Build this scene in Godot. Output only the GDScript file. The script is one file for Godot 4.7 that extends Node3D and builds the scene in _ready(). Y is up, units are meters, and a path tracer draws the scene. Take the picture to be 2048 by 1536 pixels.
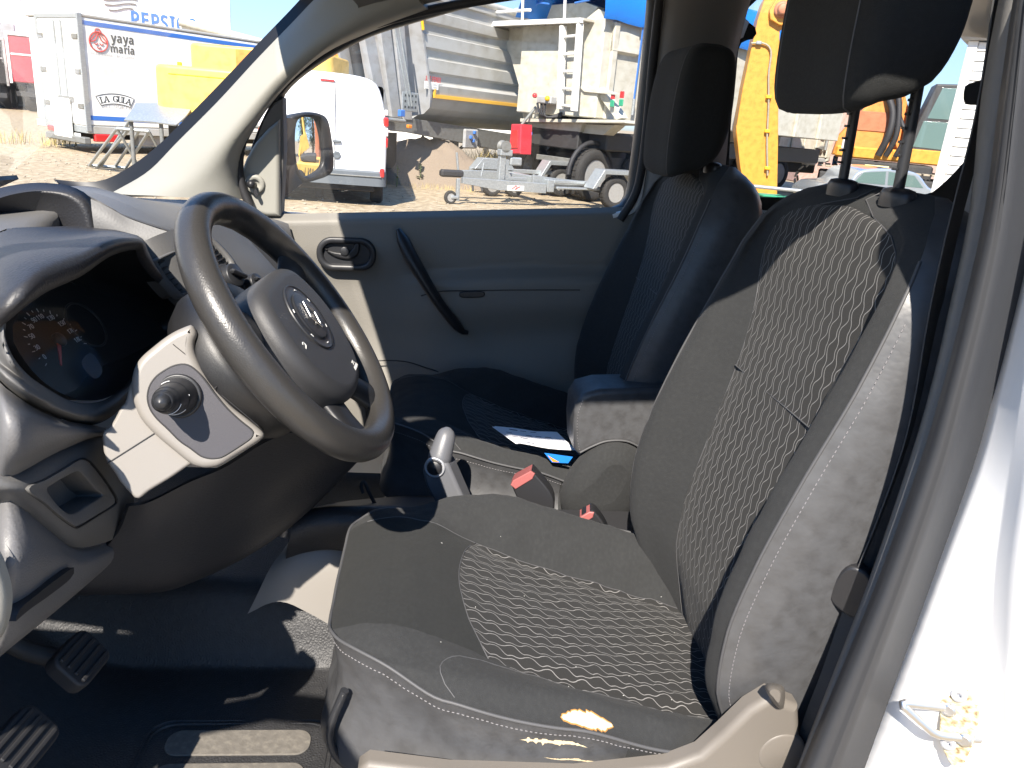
extends Node3D
# A parked van's cabin seen from its open driver's door, with a yard of trucks and machines behind.
# x runs towards the van's tail, y up, -z towards the passenger's side; metres.

class MB:
	var p := PackedVector3Array()
	var n := PackedVector3Array()
	var u := PackedVector2Array()
	var i := PackedInt32Array()
	func tri(a: Vector3, b: Vector3, c: Vector3) -> void:
		var m := (c - a).cross(b - a).normalized()
		var k := p.size()
		p.append_array([a, b, c]); n.append_array([m, m, m])
		u.append_array([Vector2(a.x, a.z), Vector2(b.x, b.z), Vector2(c.x, c.z)])
		i.append_array([k, k + 1, k + 2])
	func quad(a: Vector3, b: Vector3, c: Vector3, d: Vector3) -> void:
		tri(a, b, c); tri(a, c, d)
	# a smooth sheet of rows of points; w / h close it around
	func grid(g: Array, close_rows := false, close_cols := false, us := 1.0, vs := 1.0) -> void:
		var nr := g.size()
		var nc: int = g[0].size()
		var acc := []
		for r in nr:
			var a := PackedVector3Array(); a.resize(nc); acc.append(a)
		for r in (nr if close_rows else nr - 1):
			for c in (nc if close_cols else nc - 1):
				var r2 := (r + 1) % nr
				var c2 := (c + 1) % nc
				var m: Vector3 = (g[r2][c2] - g[r][c]).cross(g[r][c2] - g[r2][c])
				acc[r][c] += m; acc[r2][c] += m; acc[r][c2] += m; acc[r2][c2] += m
		var k := p.size()
		var rr := nr + (1 if close_rows else 0)
		var cc := nc + (1 if close_cols else 0)
		var vv := PackedFloat32Array(); vv.resize(cc)
		for r in rr:
			var uu := 0.0
			for c in cc:
				var q: Vector3 = g[r % nr][c % nc]
				if c > 0:
					uu += q.distance_to(g[r % nr][(c - 1) % nc])
				if r > 0:
					vv[c] += q.distance_to(g[(r - 1) % nr][c % nc])
				p.append(q); n.append(acc[r % nr][c % nc].normalized()); u.append(Vector2(uu * us, vv[c] * vs))
		for r in rr - 1:
			for c in cc - 1:
				var a := k + r * cc + c
				i.append_array([a, a + 1, a + cc + 1, a, a + cc + 1, a + cc])
	func fan(loop, flip := false) -> void:
		var mid := Vector3.ZERO
		for q in loop: mid += q
		mid /= loop.size()
		for k in loop.size():
			var a: Vector3 = loop[k]
			var b: Vector3 = loop[(k + 1) % loop.size()]
			if flip: tri(mid, b, a)
			else: tri(mid, a, b)
	# a sheet with thickness: front g, back moved by t along the sheet's own normals
	func skin(g: Array, t: float) -> void:
		var nr := g.size()
		var nc: int = g[0].size()
		var back := []
		for r in nr:
			var row := PackedVector3Array()
			for c in nc:
				var du: Vector3 = g[r][mini(c + 1, nc - 1)] - g[r][maxi(c - 1, 0)]
				var dv: Vector3 = g[mini(r + 1, nr - 1)][c] - g[maxi(r - 1, 0)][c]
				row.append(g[r][c] - dv.cross(du).normalized() * t)
			back.append(row)
		grid(g)
		var rev := back.duplicate(); rev.reverse(); grid(rev)
		var e0 := PackedVector3Array(); var e1 := PackedVector3Array()
		for c in nc: e0.append(g[0][c]); e1.append(back[0][c])
		for r in range(1, nr): e0.append(g[r][nc - 1]); e1.append(back[r][nc - 1])
		for c in range(nc - 2, -1, -1): e0.append(g[nr - 1][c]); e1.append(back[nr - 1][c])
		for r in range(nr - 2, 0, -1): e0.append(g[r][0]); e1.append(back[r][0])
		grid([e1, e0], false, true)
	func tube(path, rad, sides := 10, closed := false, flat := 1.0, up := Vector3.ZERO) -> void:
		var m: int = path.size()
		var g := []
		var side := Vector3.ZERO
		for k in m:
			var d: Vector3 = (path[(k + 1) % m] - path[(k - 1 + m) % m]) if closed else (path[mini(k + 1, m - 1)] - path[maxi(k - 1, 0)])
			d = d.normalized()
			if side == Vector3.ZERO:
				var h := up if up != Vector3.ZERO else (Vector3.UP if absf(d.y) < 0.9 else Vector3.RIGHT)
				side = h.cross(d).normalized()
			if up != Vector3.ZERO:
				side = up.cross(d).normalized()
			side = (side - d * side.dot(d)).normalized()
			var o := d.cross(side)
			var rr: float = rad if rad is float else rad[k]
			var ring := PackedVector3Array()
			for s in sides:
				var a := TAU * s / sides
				ring.append(path[k] + side * cos(a) * rr + o * sin(a) * rr * flat)
			g.append(ring)
		grid(g, closed, true)
		if not closed:
			fan(g[0], true); fan(g[m - 1])
	# closed rings one after another, ends capped
	func loft(g: Array, cap := true) -> void:
		grid(g, false, true)
		if cap:
			fan(g[0], true); fan(g[g.size() - 1])
	# profile of (radius, height) turned about the y axis of xf
	func lathe(prof, xf: Transform3D, seg := 24, cap := true) -> void:
		var g := []
		for q in prof:
			var ring := PackedVector3Array()
			for s in seg:
				var a := TAU * s / seg
				ring.append(xf * Vector3(cos(a) * q[0], q[1], -sin(a) * q[0]))
			g.append(ring)
		loft(g, cap)
	# chamfered box: centre frame xf, full size s
	func box(xf: Transform3D, s: Vector3, b := 0.004) -> void:
		var h := s * 0.5
		b = minf(b, minf(h.x, minf(h.y, h.z)) * 0.9)
		var f := func(sx: float, sy: float, sz: float, ax: int) -> Vector3:
			var q := Vector3(sx * (h.x - b), sy * (h.y - b), sz * (h.z - b))
			q[ax] = [sx, sy, sz][ax] * h[ax]
			return xf * q
		var put := func(a: Vector3, bb: Vector3, c: Vector3, d: Vector3) -> void:
			var m := (c - a).cross(bb - a)
			if m.dot((a + c) * 0.5 - xf.origin) < 0: quad(a, d, c, bb)
			else: quad(a, bb, c, d)
		for ax in 3:
			var a1 := (ax + 1) % 3
			var a2 := (ax + 2) % 3
			for sg in [-1.0, 1.0]:
				var c := []
				for k in [[-1, -1], [1, -1], [1, 1], [-1, 1]]:
					var q := [0.0, 0.0, 0.0]
					q[ax] = sg; q[a1] = float(k[0]); q[a2] = float(k[1])
					c.append(f.call(q[0], q[1], q[2], ax))
				put.call(c[0], c[1], c[2], c[3])
			for s1 in [-1.0, 1.0]:
				for s2 in [-1.0, 1.0]:
					var c := []
					for k in [[-1, a1], [1, a1], [1, a2], [-1, a2]]:
						var q := [0.0, 0.0, 0.0]
						q[ax] = float(k[0]); q[a1] = s1; q[a2] = s2
						c.append(f.call(q[0], q[1], q[2], k[1]))
					put.call(c[0], c[1], c[2], c[3])
		for sx in [-1.0, 1.0]:
			for sy in [-1.0, 1.0]:
				for sz in [-1.0, 1.0]:
					var a: Vector3 = f.call(sx, sy, sz, 0)
					var bb: Vector3 = f.call(sx, sy, sz, 1)
					var c: Vector3 = f.call(sx, sy, sz, 2)
					if (c - a).cross(bb - a).dot(a - xf.origin) < 0: tri(a, c, bb)
					else: tri(a, bb, c)
	# outline (x, y of xf) extruded from z0 to z1, rounded by b at the z1 edge
	func prism(poly, xf: Transform3D, z0: float, z1: float, b := 0.0, steps := 3) -> void:
		var pts := PackedVector2Array(poly)
		if Geometry2D.is_polygon_clockwise(pts): pts.reverse()
		var m := pts.size()
		var rows := []
		var ring := func(inset: float, z: float) -> PackedVector2Array:
			var o := PackedVector2Array()
			for k in m:
				var e0 := (pts[k] - pts[(k - 1 + m) % m]).normalized()
				var e1 := (pts[(k + 1) % m] - pts[k]).normalized()
				var nn := (Vector2(-e0.y, e0.x) + Vector2(-e1.y, e1.x)).normalized()
				var cs := maxf(0.5, nn.dot(Vector2(-e0.y, e0.x)))
				o.append(pts[k] + nn * inset / cs)
			return o
		var prof := [[0.0, z0]]
		if b > 0.0:
			var sg := signf(z1 - z0)
			for s in steps + 1:
				var a := PI / 2 * s / steps
				prof.append([b * (1 - cos(a)), z1 - sg * b * (1 - sin(a))])
		else: prof.append([0.0, z1])
		var last: PackedVector2Array
		for q in prof:
			last = ring.call(q[0], q[1])
			rows.append([last, q[1]])
		# side walls, sharp where the outline turns sharply
		for k in m:
			var k2 := (k + 1) % m
			for r in rows.size() - 1:
				var aa := [rows[r][0][k], rows[r][0][k2], rows[r + 1][0][k2], rows[r + 1][0][k]]
				var zz := [rows[r][1], rows[r][1], rows[r + 1][1], rows[r + 1][1]]
				var t := p.size()
				for c in 4:
					var kk: int = k if c == 0 or c == 3 else k2
					var e0 := (pts[kk] - pts[(kk - 1 + m) % m]).normalized()
					var e1 := (pts[(kk + 1) % m] - pts[kk]).normalized()
					var me := e1 if kk == k else e0
					var no := Vector2(me.y, -me.x)
					if e0.dot(e1) > 0.6: no = (Vector2(e0.y, -e0.x) + Vector2(e1.y, -e1.x)).normalized()
					var tilt := 0.0
					if b > 0.0:
						var ri: int = r if c < 2 else r + 1
						tilt = clampf(float(ri - 1) / steps, 0, 1) * PI / 2
					var q2: Vector2 = aa[c]
					p.append(xf * Vector3(q2.x, q2.y, zz[c]))
					n.append((xf.basis * Vector3(no.x * cos(tilt), no.y * cos(tilt), sin(tilt) * signf(z1 - z0))).normalized())
					u.append(Vector2(q2.x + zz[c], q2.y))
				if (z1 > z0): i.append_array([t, t + 2, t + 1, t, t + 3, t + 2])
				else: i.append_array([t, t + 1, t + 2, t, t + 2, t + 3])
		for e in 2:
			var lp: PackedVector2Array = pts if e == 0 else last
			var z := z0 if e == 0 else z1
			if e == 1 and b > 0.0:
				var tidy := Geometry2D.offset_polygon(pts, -b)
				if tidy.size() > 0 and Geometry2D.triangulate_polygon(lp).is_empty(): lp = tidy[0]
			var ids := Geometry2D.triangulate_polygon(lp)
			var up := (z1 > z0) == (e == 1)
			for t in range(0, ids.size(), 3):
				var a: Vector3 = xf * Vector3(lp[ids[t]].x, lp[ids[t]].y, z)
				var bb: Vector3 = xf * Vector3(lp[ids[t + 1]].x, lp[ids[t + 1]].y, z)
				var c: Vector3 = xf * Vector3(lp[ids[t + 2]].x, lp[ids[t + 2]].y, z)
				if ((c - a).cross(bb - a).dot(xf.basis.z) > 0) == up: tri(a, bb, c)
				else: tri(a, c, bb)
	func mesh() -> ArrayMesh:
		var a := []
		a.resize(Mesh.ARRAY_MAX)
		a[Mesh.ARRAY_VERTEX] = p; a[Mesh.ARRAY_NORMAL] = n; a[Mesh.ARRAY_TEX_UV] = u; a[Mesh.ARRAY_INDEX] = i
		var am := ArrayMesh.new()
		am.add_surface_from_arrays(Mesh.PRIMITIVE_TRIANGLES, a)
		return am

func v(x: float, y: float, z: float) -> Vector3: return Vector3(x, y, z)
func at(x: float, y: float, z: float) -> Transform3D: return Transform3D(Basis(), Vector3(x, y, z))
# a frame whose z axis points along d and whose y axis leans to up
func frame(o: Vector3, d: Vector3, up := Vector3.UP) -> Transform3D:
	var z := d.normalized()
	var x := up.cross(z).normalized()
	return Transform3D(Basis(x, z.cross(x), z), o)
# a frame whose y axis points along d
func axis(o: Vector3, d: Vector3) -> Transform3D:
	var y := d.normalized()
	var x := y.cross(Vector3.FORWARD if absf(y.z) < 0.9 else Vector3.RIGHT).normalized()
	return Transform3D(Basis(x, y, x.cross(y)), o)
# a smooth curve through pts as m points, evenly spaced
func cr(pts, m: int, closed := false) -> PackedVector3Array:
	var fine := PackedVector3Array()
	var k: int = pts.size()
	var segs := k if closed else k - 1
	for s in segs:
		var a: Vector3 = pts[(s - 1 + k) % k] if closed or s > 0 else pts[0] * 2 - pts[1]
		var b: Vector3 = pts[s]
		var c: Vector3 = pts[(s + 1) % k]
		var d: Vector3 = pts[(s + 2) % k] if closed or s + 2 < k else pts[k - 1] * 2 - pts[k - 2]
		for t in 12: fine.append(b.cubic_interpolate(c, a, d, t / 12.0))
	fine.append(pts[0] if closed else pts[k - 1])
	var len := PackedFloat32Array([0.0])
	for s in range(1, fine.size()): len.append(len[s - 1] + fine[s].distance_to(fine[s - 1]))
	var out := PackedVector3Array()
	var j := 0
	for s in m:
		var t := len[len.size() - 1] * s / (m if closed else m - 1)
		while j < len.size() - 2 and len[j + 1] < t: j += 1
		out.append(fine[j].lerp(fine[j + 1], clampf((t - len[j]) / maxf(len[j + 1] - len[j], 1e-9), 0, 1)))
	return out
func cr2(pts, m: int, closed := false) -> PackedVector2Array:
	var a := []
	for q in pts: a.append(Vector3(q.x, q.y, 0))
	var o := PackedVector2Array()
	for q in cr(a, m, closed): o.append(Vector2(q.x, q.y))
	return o
# a surface through rows of points
func surf(rows: Array, nu: int, nv: int) -> Array:
	var rs := []
	for r in rows: rs.append(cr(r, nu))
	var g := []
	for k in nv: g.append(PackedVector3Array())
	for c in nu:
		var col := []
		for r in rs: col.append(r[c])
		var q := cr(col, nv) if col.size() > 2 else lin(col[0], col[1], nv)
		for k in nv: g[k].append(q[k])
	return g
func lin(a: Vector3, b: Vector3, m: int) -> PackedVector3Array:
	var o := PackedVector3Array()
	for k in m: o.append(a.lerp(b, k / float(m - 1)))
	return o
func table(t: Array, x: float) -> float:
	if x <= t[0][0]: return t[0][1]
	for k in range(1, t.size()):
		if x <= t[k][0]:
			var f: float = (x - t[k - 1][0]) / (t[k][0] - t[k - 1][0])
			var a: float = t[k - 2][1] if k > 1 else t[k - 1][1]
			var d: float = t[k + 1][1] if k + 1 < t.size() else t[k][1]
			return lerpf(lerpf(t[k - 1][1], t[k][1], f), cubic_interpolate(t[k - 1][1], t[k][1], a, d, f), 0.7)
	return t[t.size() - 1][1]
func rrect(w: float, h: float, r: float, seg := 5) -> PackedVector2Array:
	var o := PackedVector2Array()
	for q in 4:
		var c := Vector2((w / 2 - r) * (1 if q == 0 or q == 3 else -1), (h / 2 - r) * (1 if q < 2 else -1))
		for s in seg + 1:
			var a := PI / 2 * (q + s / float(seg))
			o.append(c + Vector2(cos(a), sin(a)) * r)
	return o
func ring2(w: float, h: float, m: int) -> PackedVector2Array:
	var o := PackedVector2Array()
	for k in m: o.append(Vector2(cos(TAU * k / m) * w / 2, sin(TAU * k / m) * h / 2))
	return o

# ---- the scene's tree
var used := {}
func numbered(s: String) -> String:
	if not used.has(s):
		used[s] = 0
		return s
	used[s] += 1
	return "%s_%03d" % [s, used[s]]
func tag(o: Node3D, label: String, category: String, group := "") -> Node3D:
	o.set_meta("label", label); o.set_meta("category", category)
	if group: o.set_meta("group", group)
	return o
func thing(called: String, label: String, category: String, base := Vector3.ZERO, group := "") -> Node3D:
	var o := Node3D.new()
	o.name = numbered(called); add_child(o); o.position = base
	return tag(o, label, category, group)
# a named mesh; under a thing its points are given in the scene's own metres
func obj(called: String, mb, m: Material, parent: Node3D = null) -> MeshInstance3D:
	var o := MeshInstance3D.new()
	o.mesh = mb.mesh() if mb is MB else mb
	o.material_override = m
	if parent == null:
		o.name = numbered(called); add_child(o)
	else:
		o.name = called; parent.add_child(o, true)
		if parent.get_parent() == self and not parent is MeshInstance3D: o.position = -parent.position
	return o
func structure(called: String, mb, m: Material) -> MeshInstance3D:
	var o := obj(called, mb, m)
	o.set_meta("kind", "structure")
	return o
func dup(o: Node3D, called: String, label: String, move: Vector3, turn := 0.0) -> Node3D:
	var c: Node3D = o.duplicate()
	c.name = numbered(called); add_child(c)
	c.position = o.position + move; c.rotation.y += turn
	c.set_meta("label", label)
	return c
func text(s: String, height: float, xf: Transform3D, m: Material, parent: Node3D, font := "Droid Sans", wide := 1.0, called := "lettering", bold := false) -> MeshInstance3D:
	var t := TextMesh.new()
	var f := SystemFont.new()
	f.font_names = PackedStringArray([font])
	if bold: f.font_weight = 700
	t.font = f; t.text = s; t.font_size = 32; t.pixel_size = height / 23.0; t.depth = height * 0.03 + 0.0003
	var o := MeshInstance3D.new()
	o.mesh = t; o.material_override = m; o.name = called
	parent.add_child(o, true)
	var b := xf.basis
	o.transform = Transform3D(Basis(b.x * wide, b.y, b.z), xf.origin - (parent.position if parent.get_parent() == self and not parent is MeshInstance3D else Vector3.ZERO))
	return o

# lettering scaled to fill w by h round the middle of xf
func text_fit(s: String, w: float, h: float, xf: Transform3D, m: Material, parent: Node3D, font := "Droid Sans", called := "lettering", bold := false) -> MeshInstance3D:
	var o := text(s, 1.0, Transform3D.IDENTITY, m, parent, font, 1.0, called, bold)
	var b := o.mesh.get_aabb()
	var k := Vector3(w / b.size.x, h / b.size.y, 0.02)
	var mid := b.position + b.size / 2
	var t := xf * Transform3D(Basis.from_scale(k), Vector3(-mid.x * k.x, -mid.y * k.y, 0))
	if parent.get_parent() == self and not parent is MeshInstance3D: t.origin -= parent.position
	o.transform = t
	return o

# ---- materials
func lc(r: float, g: float, b: float) -> Color: return Color(r, g, b).linear_to_srgb()
func noise(kind: int, freq: float, size := 256, bump := 0.0, oct := 3, sd := 1, ramp := []) -> NoiseTexture2D:
	var f := FastNoiseLite.new()
	f.noise_type = kind as FastNoiseLite.NoiseType; f.frequency = freq; f.fractal_octaves = oct; f.seed = sd
	if kind == FastNoiseLite.TYPE_CELLULAR:
		f.cellular_return_type = FastNoiseLite.RETURN_DISTANCE2_SUB; f.fractal_type = FastNoiseLite.FRACTAL_NONE
	var t := NoiseTexture2D.new()
	t.width = size; t.height = size; t.seamless = true; t.noise = f
	if bump > 0.0: t.as_normal_map = true; t.bump_strength = bump
	if ramp:
		var gr := Gradient.new()
		var off := PackedFloat32Array(); var col := PackedColorArray()
		for q in ramp: off.append(q[0]); col.append(q[1])
		gr.offsets = off; gr.colors = col
		t.color_ramp = gr
	return t
func mat(called: String, c: Color, rough := 0.6, o := {}) -> StandardMaterial3D:
	var m := StandardMaterial3D.new()
	m.resource_name = called; m.albedo_color = c.linear_to_srgb(); m.roughness = rough
	m.metallic = o.get("metal", 0.0)
	m.metallic_specular = o.get("spec", 0.5)
	if o.has("tri"):
		m.uv1_triplanar = true; m.uv1_scale = Vector3.ONE * float(o.tri)
	if o.has("uv"): m.uv1_scale = Vector3(o.uv, o.uv, 1)
	if o.has("nrm"):
		m.normal_enabled = true; m.normal_texture = o.nrm; m.normal_scale = o.get("ns", 1.0)
	if o.has("tex"): m.albedo_texture = o.tex; m.albedo_color = Color.WHITE
	if o.has("mul"): m.albedo_texture = o.mul
	if o.has("rtex"): m.roughness_texture = o.rtex
	if o.has("coat"): m.clearcoat_enabled = true; m.clearcoat = o.coat; m.clearcoat_roughness = o.get("cr", 0.1)
	if o.has("sheen"): m.rim_enabled = true; m.rim = o.sheen; m.rim_tint = 0.5
	if o.has("alpha"):
		m.transparency = BaseMaterial3D.TRANSPARENCY_ALPHA; m.albedo_color.a = o.alpha
	return m
var M := {}
func _ready() -> void:
	# camera
	var cam := Camera3D.new()
	cam.name = "camera"; add_child(cam)
	cam.position = Vector3(0, 1.45, 0)
	cam.basis = Basis(Vector3.UP, deg_to_rad(-7.0)) * Basis(Vector3.RIGHT, deg_to_rad(-19.0)) * Basis(Vector3.BACK, deg_to_rad(5.0))
	cam.fov = 53.0; cam.near = 0.05; cam.far = 600.0
	# sky and exposure
	var env := Environment.new()
	var sm := ProceduralSkyMaterial.new()
	sm.sky_top_color = Color(0.33, 0.56, 0.84); sm.sky_horizon_color = Color(0.76, 0.88, 0.95); sm.sky_curve = 0.14
	sm.ground_bottom_color = Color(0.62, 0.56, 0.46); sm.ground_horizon_color = Color(0.70, 0.68, 0.62)
	sm.sun_angle_max = 12.0
	var sky := Sky.new()
	sky.sky_material = sm
	env.background_mode = Environment.BG_SKY; env.sky = sky
	env.background_energy_multiplier = 0.72
	env.tonemap_mode = Environment.TONE_MAPPER_LINEAR; env.tonemap_exposure = 2.5
	env.sdfgi_enabled = true; env.ssao_enabled = true; env.ssil_enabled = true
	var we := WorldEnvironment.new()
	we.name = "world"; we.environment = env; add_child(we)
	# sun: from the front left of the van, high
	var sun := DirectionalLight3D.new()
	sun.name = "sun"; add_child(sun)
	sun.transform = frame(Vector3(0, 30, 0), -Vector3(0.34, -1.02, -1.0))
	sun.light_energy = 1.6; sun.light_color = Color(1.0, 0.965, 0.915); sun.light_angular_distance = 0.5; sun.shadow_enabled = true
	materials()
	ground()
	buildings()
	van_shell()
	passenger_door()
	driver_side()
	dashboard()
	steering()
	cabin_floor()
	seats()
	small_things()
	yard_left()
	yard_middle()
	yard_right()
	behind_the_camera()

func wave_image() -> Image:
	var im := Image.create(360, 720, false, Image.FORMAT_RGB8)
	var rg := RandomNumberGenerator.new()
	rg.seed = 4
	for y in 720:
		var t := y / 360.0
		var cs := []
		for k in range(-1, 5):
			var ph := t + 0.5 * (k & 1)
			var w := 27.0 * clampf(1.25 * sin(TAU * ph), -0.9, 0.9) + 15.0 * sin(2 * TAU * ph + 1.0)
			var dw := (27.0 * (1.25 * cos(TAU * ph) if absf(sin(TAU * ph)) < 0.72 else 0.0) + 30.0 * cos(2 * TAU * ph + 1.0)) * TAU / 360.0
			cs.append([45.0 + 90.0 * k + w, sqrt(1.0 + dw * dw)])
		for x in 360:
			var d := 99.0
			for c in cs: d = minf(d, absf(x - c[0]) / c[1])
			var weave := 0.85 + 0.3 * rg.randf() * (1.0 if (x + y) % 6 < 3 else 0.75)
			var a := clampf(5.2 - d, 0, 1.6) / 1.6
			var lum := lerpf(0.016 * weave, 0.27 * (0.75 + 0.25 * sin(y * 1.1)) * (0.9 + 0.2 * rg.randf()), a)
			im.set_pixel(x, y, lc(lum, lum * 0.975, lum * 0.95))
	return im

func materials() -> void:
	var grain := noise(FastNoiseLite.TYPE_CELLULAR, 0.09, 256, 5.0, 1, 3)
	var fine := noise(FastNoiseLite.TYPE_SIMPLEX, 0.25, 256, 4.0, 2, 5)
	var soft := noise(FastNoiseLite.TYPE_SIMPLEX, 0.02, 256, 3.0, 4, 6)
	var pebble := noise(FastNoiseLite.TYPE_CELLULAR, 0.06, 512, 8.0, 1, 9)
	var worn := noise(FastNoiseLite.TYPE_SIMPLEX, 0.012, 512, 0.0, 5, 11, [[0.0, Color(0.86, 0.86, 0.86)], [0.6, Color(0.93, 0.93, 0.93)], [0.85, Color(1, 1, 0.99)]])
	var blotch := noise(FastNoiseLite.TYPE_SIMPLEX, 0.012, 512, 0.0, 6, 14, [[0.0, Color(0.84, 0.835, 0.83)], [0.35, Color(0.93, 0.925, 0.92)], [0.6, Color(0.97, 0.97, 0.97)], [0.85, Color(1, 1, 1)]])
	var rub := noise(FastNoiseLite.TYPE_SIMPLEX, 0.02, 256, 0.0, 4, 12, [[0.2, Color(0.8, 0.8, 0.8)], [0.8, Color(1, 1, 1)]])
	M.wave = mat("patterned seat cloth", Color.WHITE, 0.95, {"tex": ImageTexture.create_from_image(wave_image()), "sheen": 0.1})
	M.wave.uv1_scale = Vector3(1 / 0.042, 1 / 0.104, 1)
	M.cloth = mat("plain seat cloth", Color(0.025, 0.026, 0.027), 0.95, {"tri": 14, "nrm": fine, "ns": 0.7, "mul": worn, "sheen": 0.15})
	M.cloth_dark = mat("headrest cloth", Color(0.014, 0.015, 0.015), 0.95, {"tri": 14, "nrm": fine, "ns": 0.7, "mul": worn, "sheen": 0.12})
	M.leather = mat("grey leatherette", Color(0.074, 0.075, 0.079), 0.46, {"tri": 5, "nrm": grain, "ns": 0.06, "mul": blotch, "rtex": rub})
	M.piping = mat("seat piping", Color(0.063, 0.063, 0.066), 0.6)
	M.thread = mat("grey thread", Color(0.176, 0.168, 0.176), 0.8)
	M.foam = mat("cream seat foam", Color(0.576, 0.464, 0.288), 0.95, {"tri": 30, "nrm": soft, "ns": 0.6})
	M.dash = mat("dark dash plastic", Color(0.022, 0.022, 0.025), 0.5, {"tri": 9, "nrm": grain, "ns": 0.22})
	M.dash_mid = mat("grey dash plastic", Color(0.110, 0.108, 0.106), 0.55, {"tri": 9, "nrm": grain, "ns": 0.1})
	M.dash_grain = mat("grained grey plastic", Color(0.128, 0.126, 0.128), 0.5, {"tri": 15, "nrm": grain, "ns": 0.22})
	M.door = mat("grey door trim", Color(0.185, 0.175, 0.155), 0.6, {"tri": 10, "nrm": grain, "ns": 0.15})
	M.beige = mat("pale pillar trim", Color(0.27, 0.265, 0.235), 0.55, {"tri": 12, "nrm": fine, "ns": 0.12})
	M.shroud = mat("pale grey column plastic", Color(0.217, 0.203, 0.186), 0.42, {"tri": 16, "nrm": fine, "ns": 0.1})
	M.taupe = mat("taupe seat base plastic", Color(0.142, 0.127, 0.110), 0.5, {"tri": 16, "nrm": fine, "ns": 0.12})
	M.panel = mat("slate plastic", Color(0.047, 0.045, 0.052), 0.5, {"tri": 16, "nrm": fine, "ns": 0.15})
	M.black = mat("black plastic", Color(0.018, 0.018, 0.02), 0.4, {"tri": 16, "nrm": fine, "ns": 0.15})
	M.satin = mat("satin black plastic", Color(0.022, 0.023, 0.026), 0.42)
	M.rubber = mat("black rubber", Color(0.02, 0.02, 0.022), 0.65)
	M.seal = mat("door seal rubber", Color(0.034, 0.036, 0.041), 0.42, {"tri": 20, "nrm": fine, "ns": 0.1})
	M.rim = mat("worn wheel leather", Color(0.035, 0.033, 0.031), 0.40, {"tri": 16, "nrm": grain, "ns": 0.14, "rtex": rub})
	M.hub = mat("dark wheel plastic", Color(0.036, 0.036, 0.038), 0.5, {"tri": 20, "nrm": fine, "ns": 0.3})
	M.hub_grey = mat("slate wheel plastic", Color(0.011, 0.011, 0.012), 0.45, {"tri": 16, "nrm": fine, "ns": 0.15})
	M.white_mark = mat("white print", Color(0.62, 0.62, 0.62), 0.6)
	M.red_mark = mat("red needle", Color(0.55, 0.05, 0.04), 0.5)
	M.dial = mat("dial face", Color(0.008, 0.009, 0.011), 0.55)
	M.chrome = mat("bright metal", Color(0.72, 0.72, 0.72), 0.32, {"metal": 1.0})
	M.silver = mat("silver plastic", Color(0.46, 0.47, 0.5), 0.35, {"metal": 0.4})
	M.grip = mat("grey lever plastic", Color(0.105, 0.108, 0.119), 0.38, {"tri": 16, "nrm": fine, "ns": 0.15})
	M.red = mat("red buckle plastic", Color(0.30, 0.09, 0.085), 0.45)
	M.mat = mat("rubber floor mat", Color(0.034, 0.034, 0.036), 0.55, {"tri": 7.0, "nrm": pebble, "ns": 0.45, "mul": worn})
	M.dust = mat("dusty rubber", Color(0.17, 0.155, 0.135), 0.9, {"tri": 8, "nrm": soft, "ns": 0.5, "mul": worn})
	M.belt = mat("belt webbing", Color(0.05, 0.05, 0.05), 0.8, {"tri": 60, "nrm": fine, "ns": 0.8})
	M.van_white = mat("white van paint", Color(0.80, 0.80, 0.80), 0.35, {"coat": 0.6})
	M.van_in = mat("bare white inner steel", Color(0.70, 0.70, 0.70), 0.45, {"coat": 0.3})
	M.liner = mat("roof lining", Color(0.154, 0.147, 0.133), 0.9, {"tri": 20, "nrm": fine, "ns": 0.5})
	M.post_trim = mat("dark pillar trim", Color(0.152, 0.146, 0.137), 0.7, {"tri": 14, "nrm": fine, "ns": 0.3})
	M.glass = mat("window glass", Color(1, 1, 1), 0.02, {"alpha": 0.03})
	M.lens = mat("matt instrument lens", Color(1, 1, 1), 0.05, {"alpha": 0.02, "spec": 0.12})
	M.frit = mat("black glass border", Color(0.008, 0.008, 0.009), 0.3)
	M.mirror = mat("mirror", Color(0.9, 0.9, 0.9), 0.02, {"metal": 1.0})
	M.zinc = mat("galvanised steel", Color(0.42, 0.45, 0.46), 0.42, {"metal": 0.5, "tri": 3, "mul": worn})
	M.rust_zinc = mat("tarnished striker plate", Color(0.66, 0.62, 0.52), 0.45, {"metal": 0.2, "tri": 22, "mul": noise(FastNoiseLite.TYPE_SIMPLEX, 0.02, 256, 0.0, 4, 21, [[0.2, Color(0.62, 0.53, 0.40)], [0.45, Color(0.9, 0.87, 0.78)], [0.7, Color(1, 1, 0.97)]])})
	M.paper = mat("printed paper", Color(0.80, 0.80, 0.82), 0.8)
	M.ink = mat("grey print", Color(0.12, 0.13, 0.18), 0.8)
	var paint := noise(FastNoiseLite.TYPE_SIMPLEX, 0.01, 512, 0.0, 5, 31, [[0.1, Color(0.90, 0.89, 0.87)], [0.4, Color(0.97, 0.97, 0.96)], [0.8, Color(1, 1, 1)]])
	var grime := noise(FastNoiseLite.TYPE_SIMPLEX, 0.015, 512, 0.0, 5, 33, [[0.0, Color(0.84, 0.82, 0.78)], [0.3, Color(0.95, 0.94, 0.92)], [0.65, Color(1, 1, 1)]])
	M.white = mat("white truck paint", Color(0.82, 0.82, 0.80), 0.4, {"tri": 0.3, "mul": paint})
	M.facade = mat("white facade cladding", Color(0.85, 0.85, 0.83), 0.6, {"tri": 0.05, "mul": paint})
	M.blue = mat("blue stripe paint", Color(0.045, 0.16, 0.50), 0.45)
	M.blue_tarp = mat("blue tarpaulin", Color(0.010, 0.144, 0.496), 0.45, {"tri": 1.2, "nrm": soft, "ns": 0.5})
	M.logo_red = mat("logo red", Color(0.55, 0.03, 0.03), 0.5)
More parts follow.
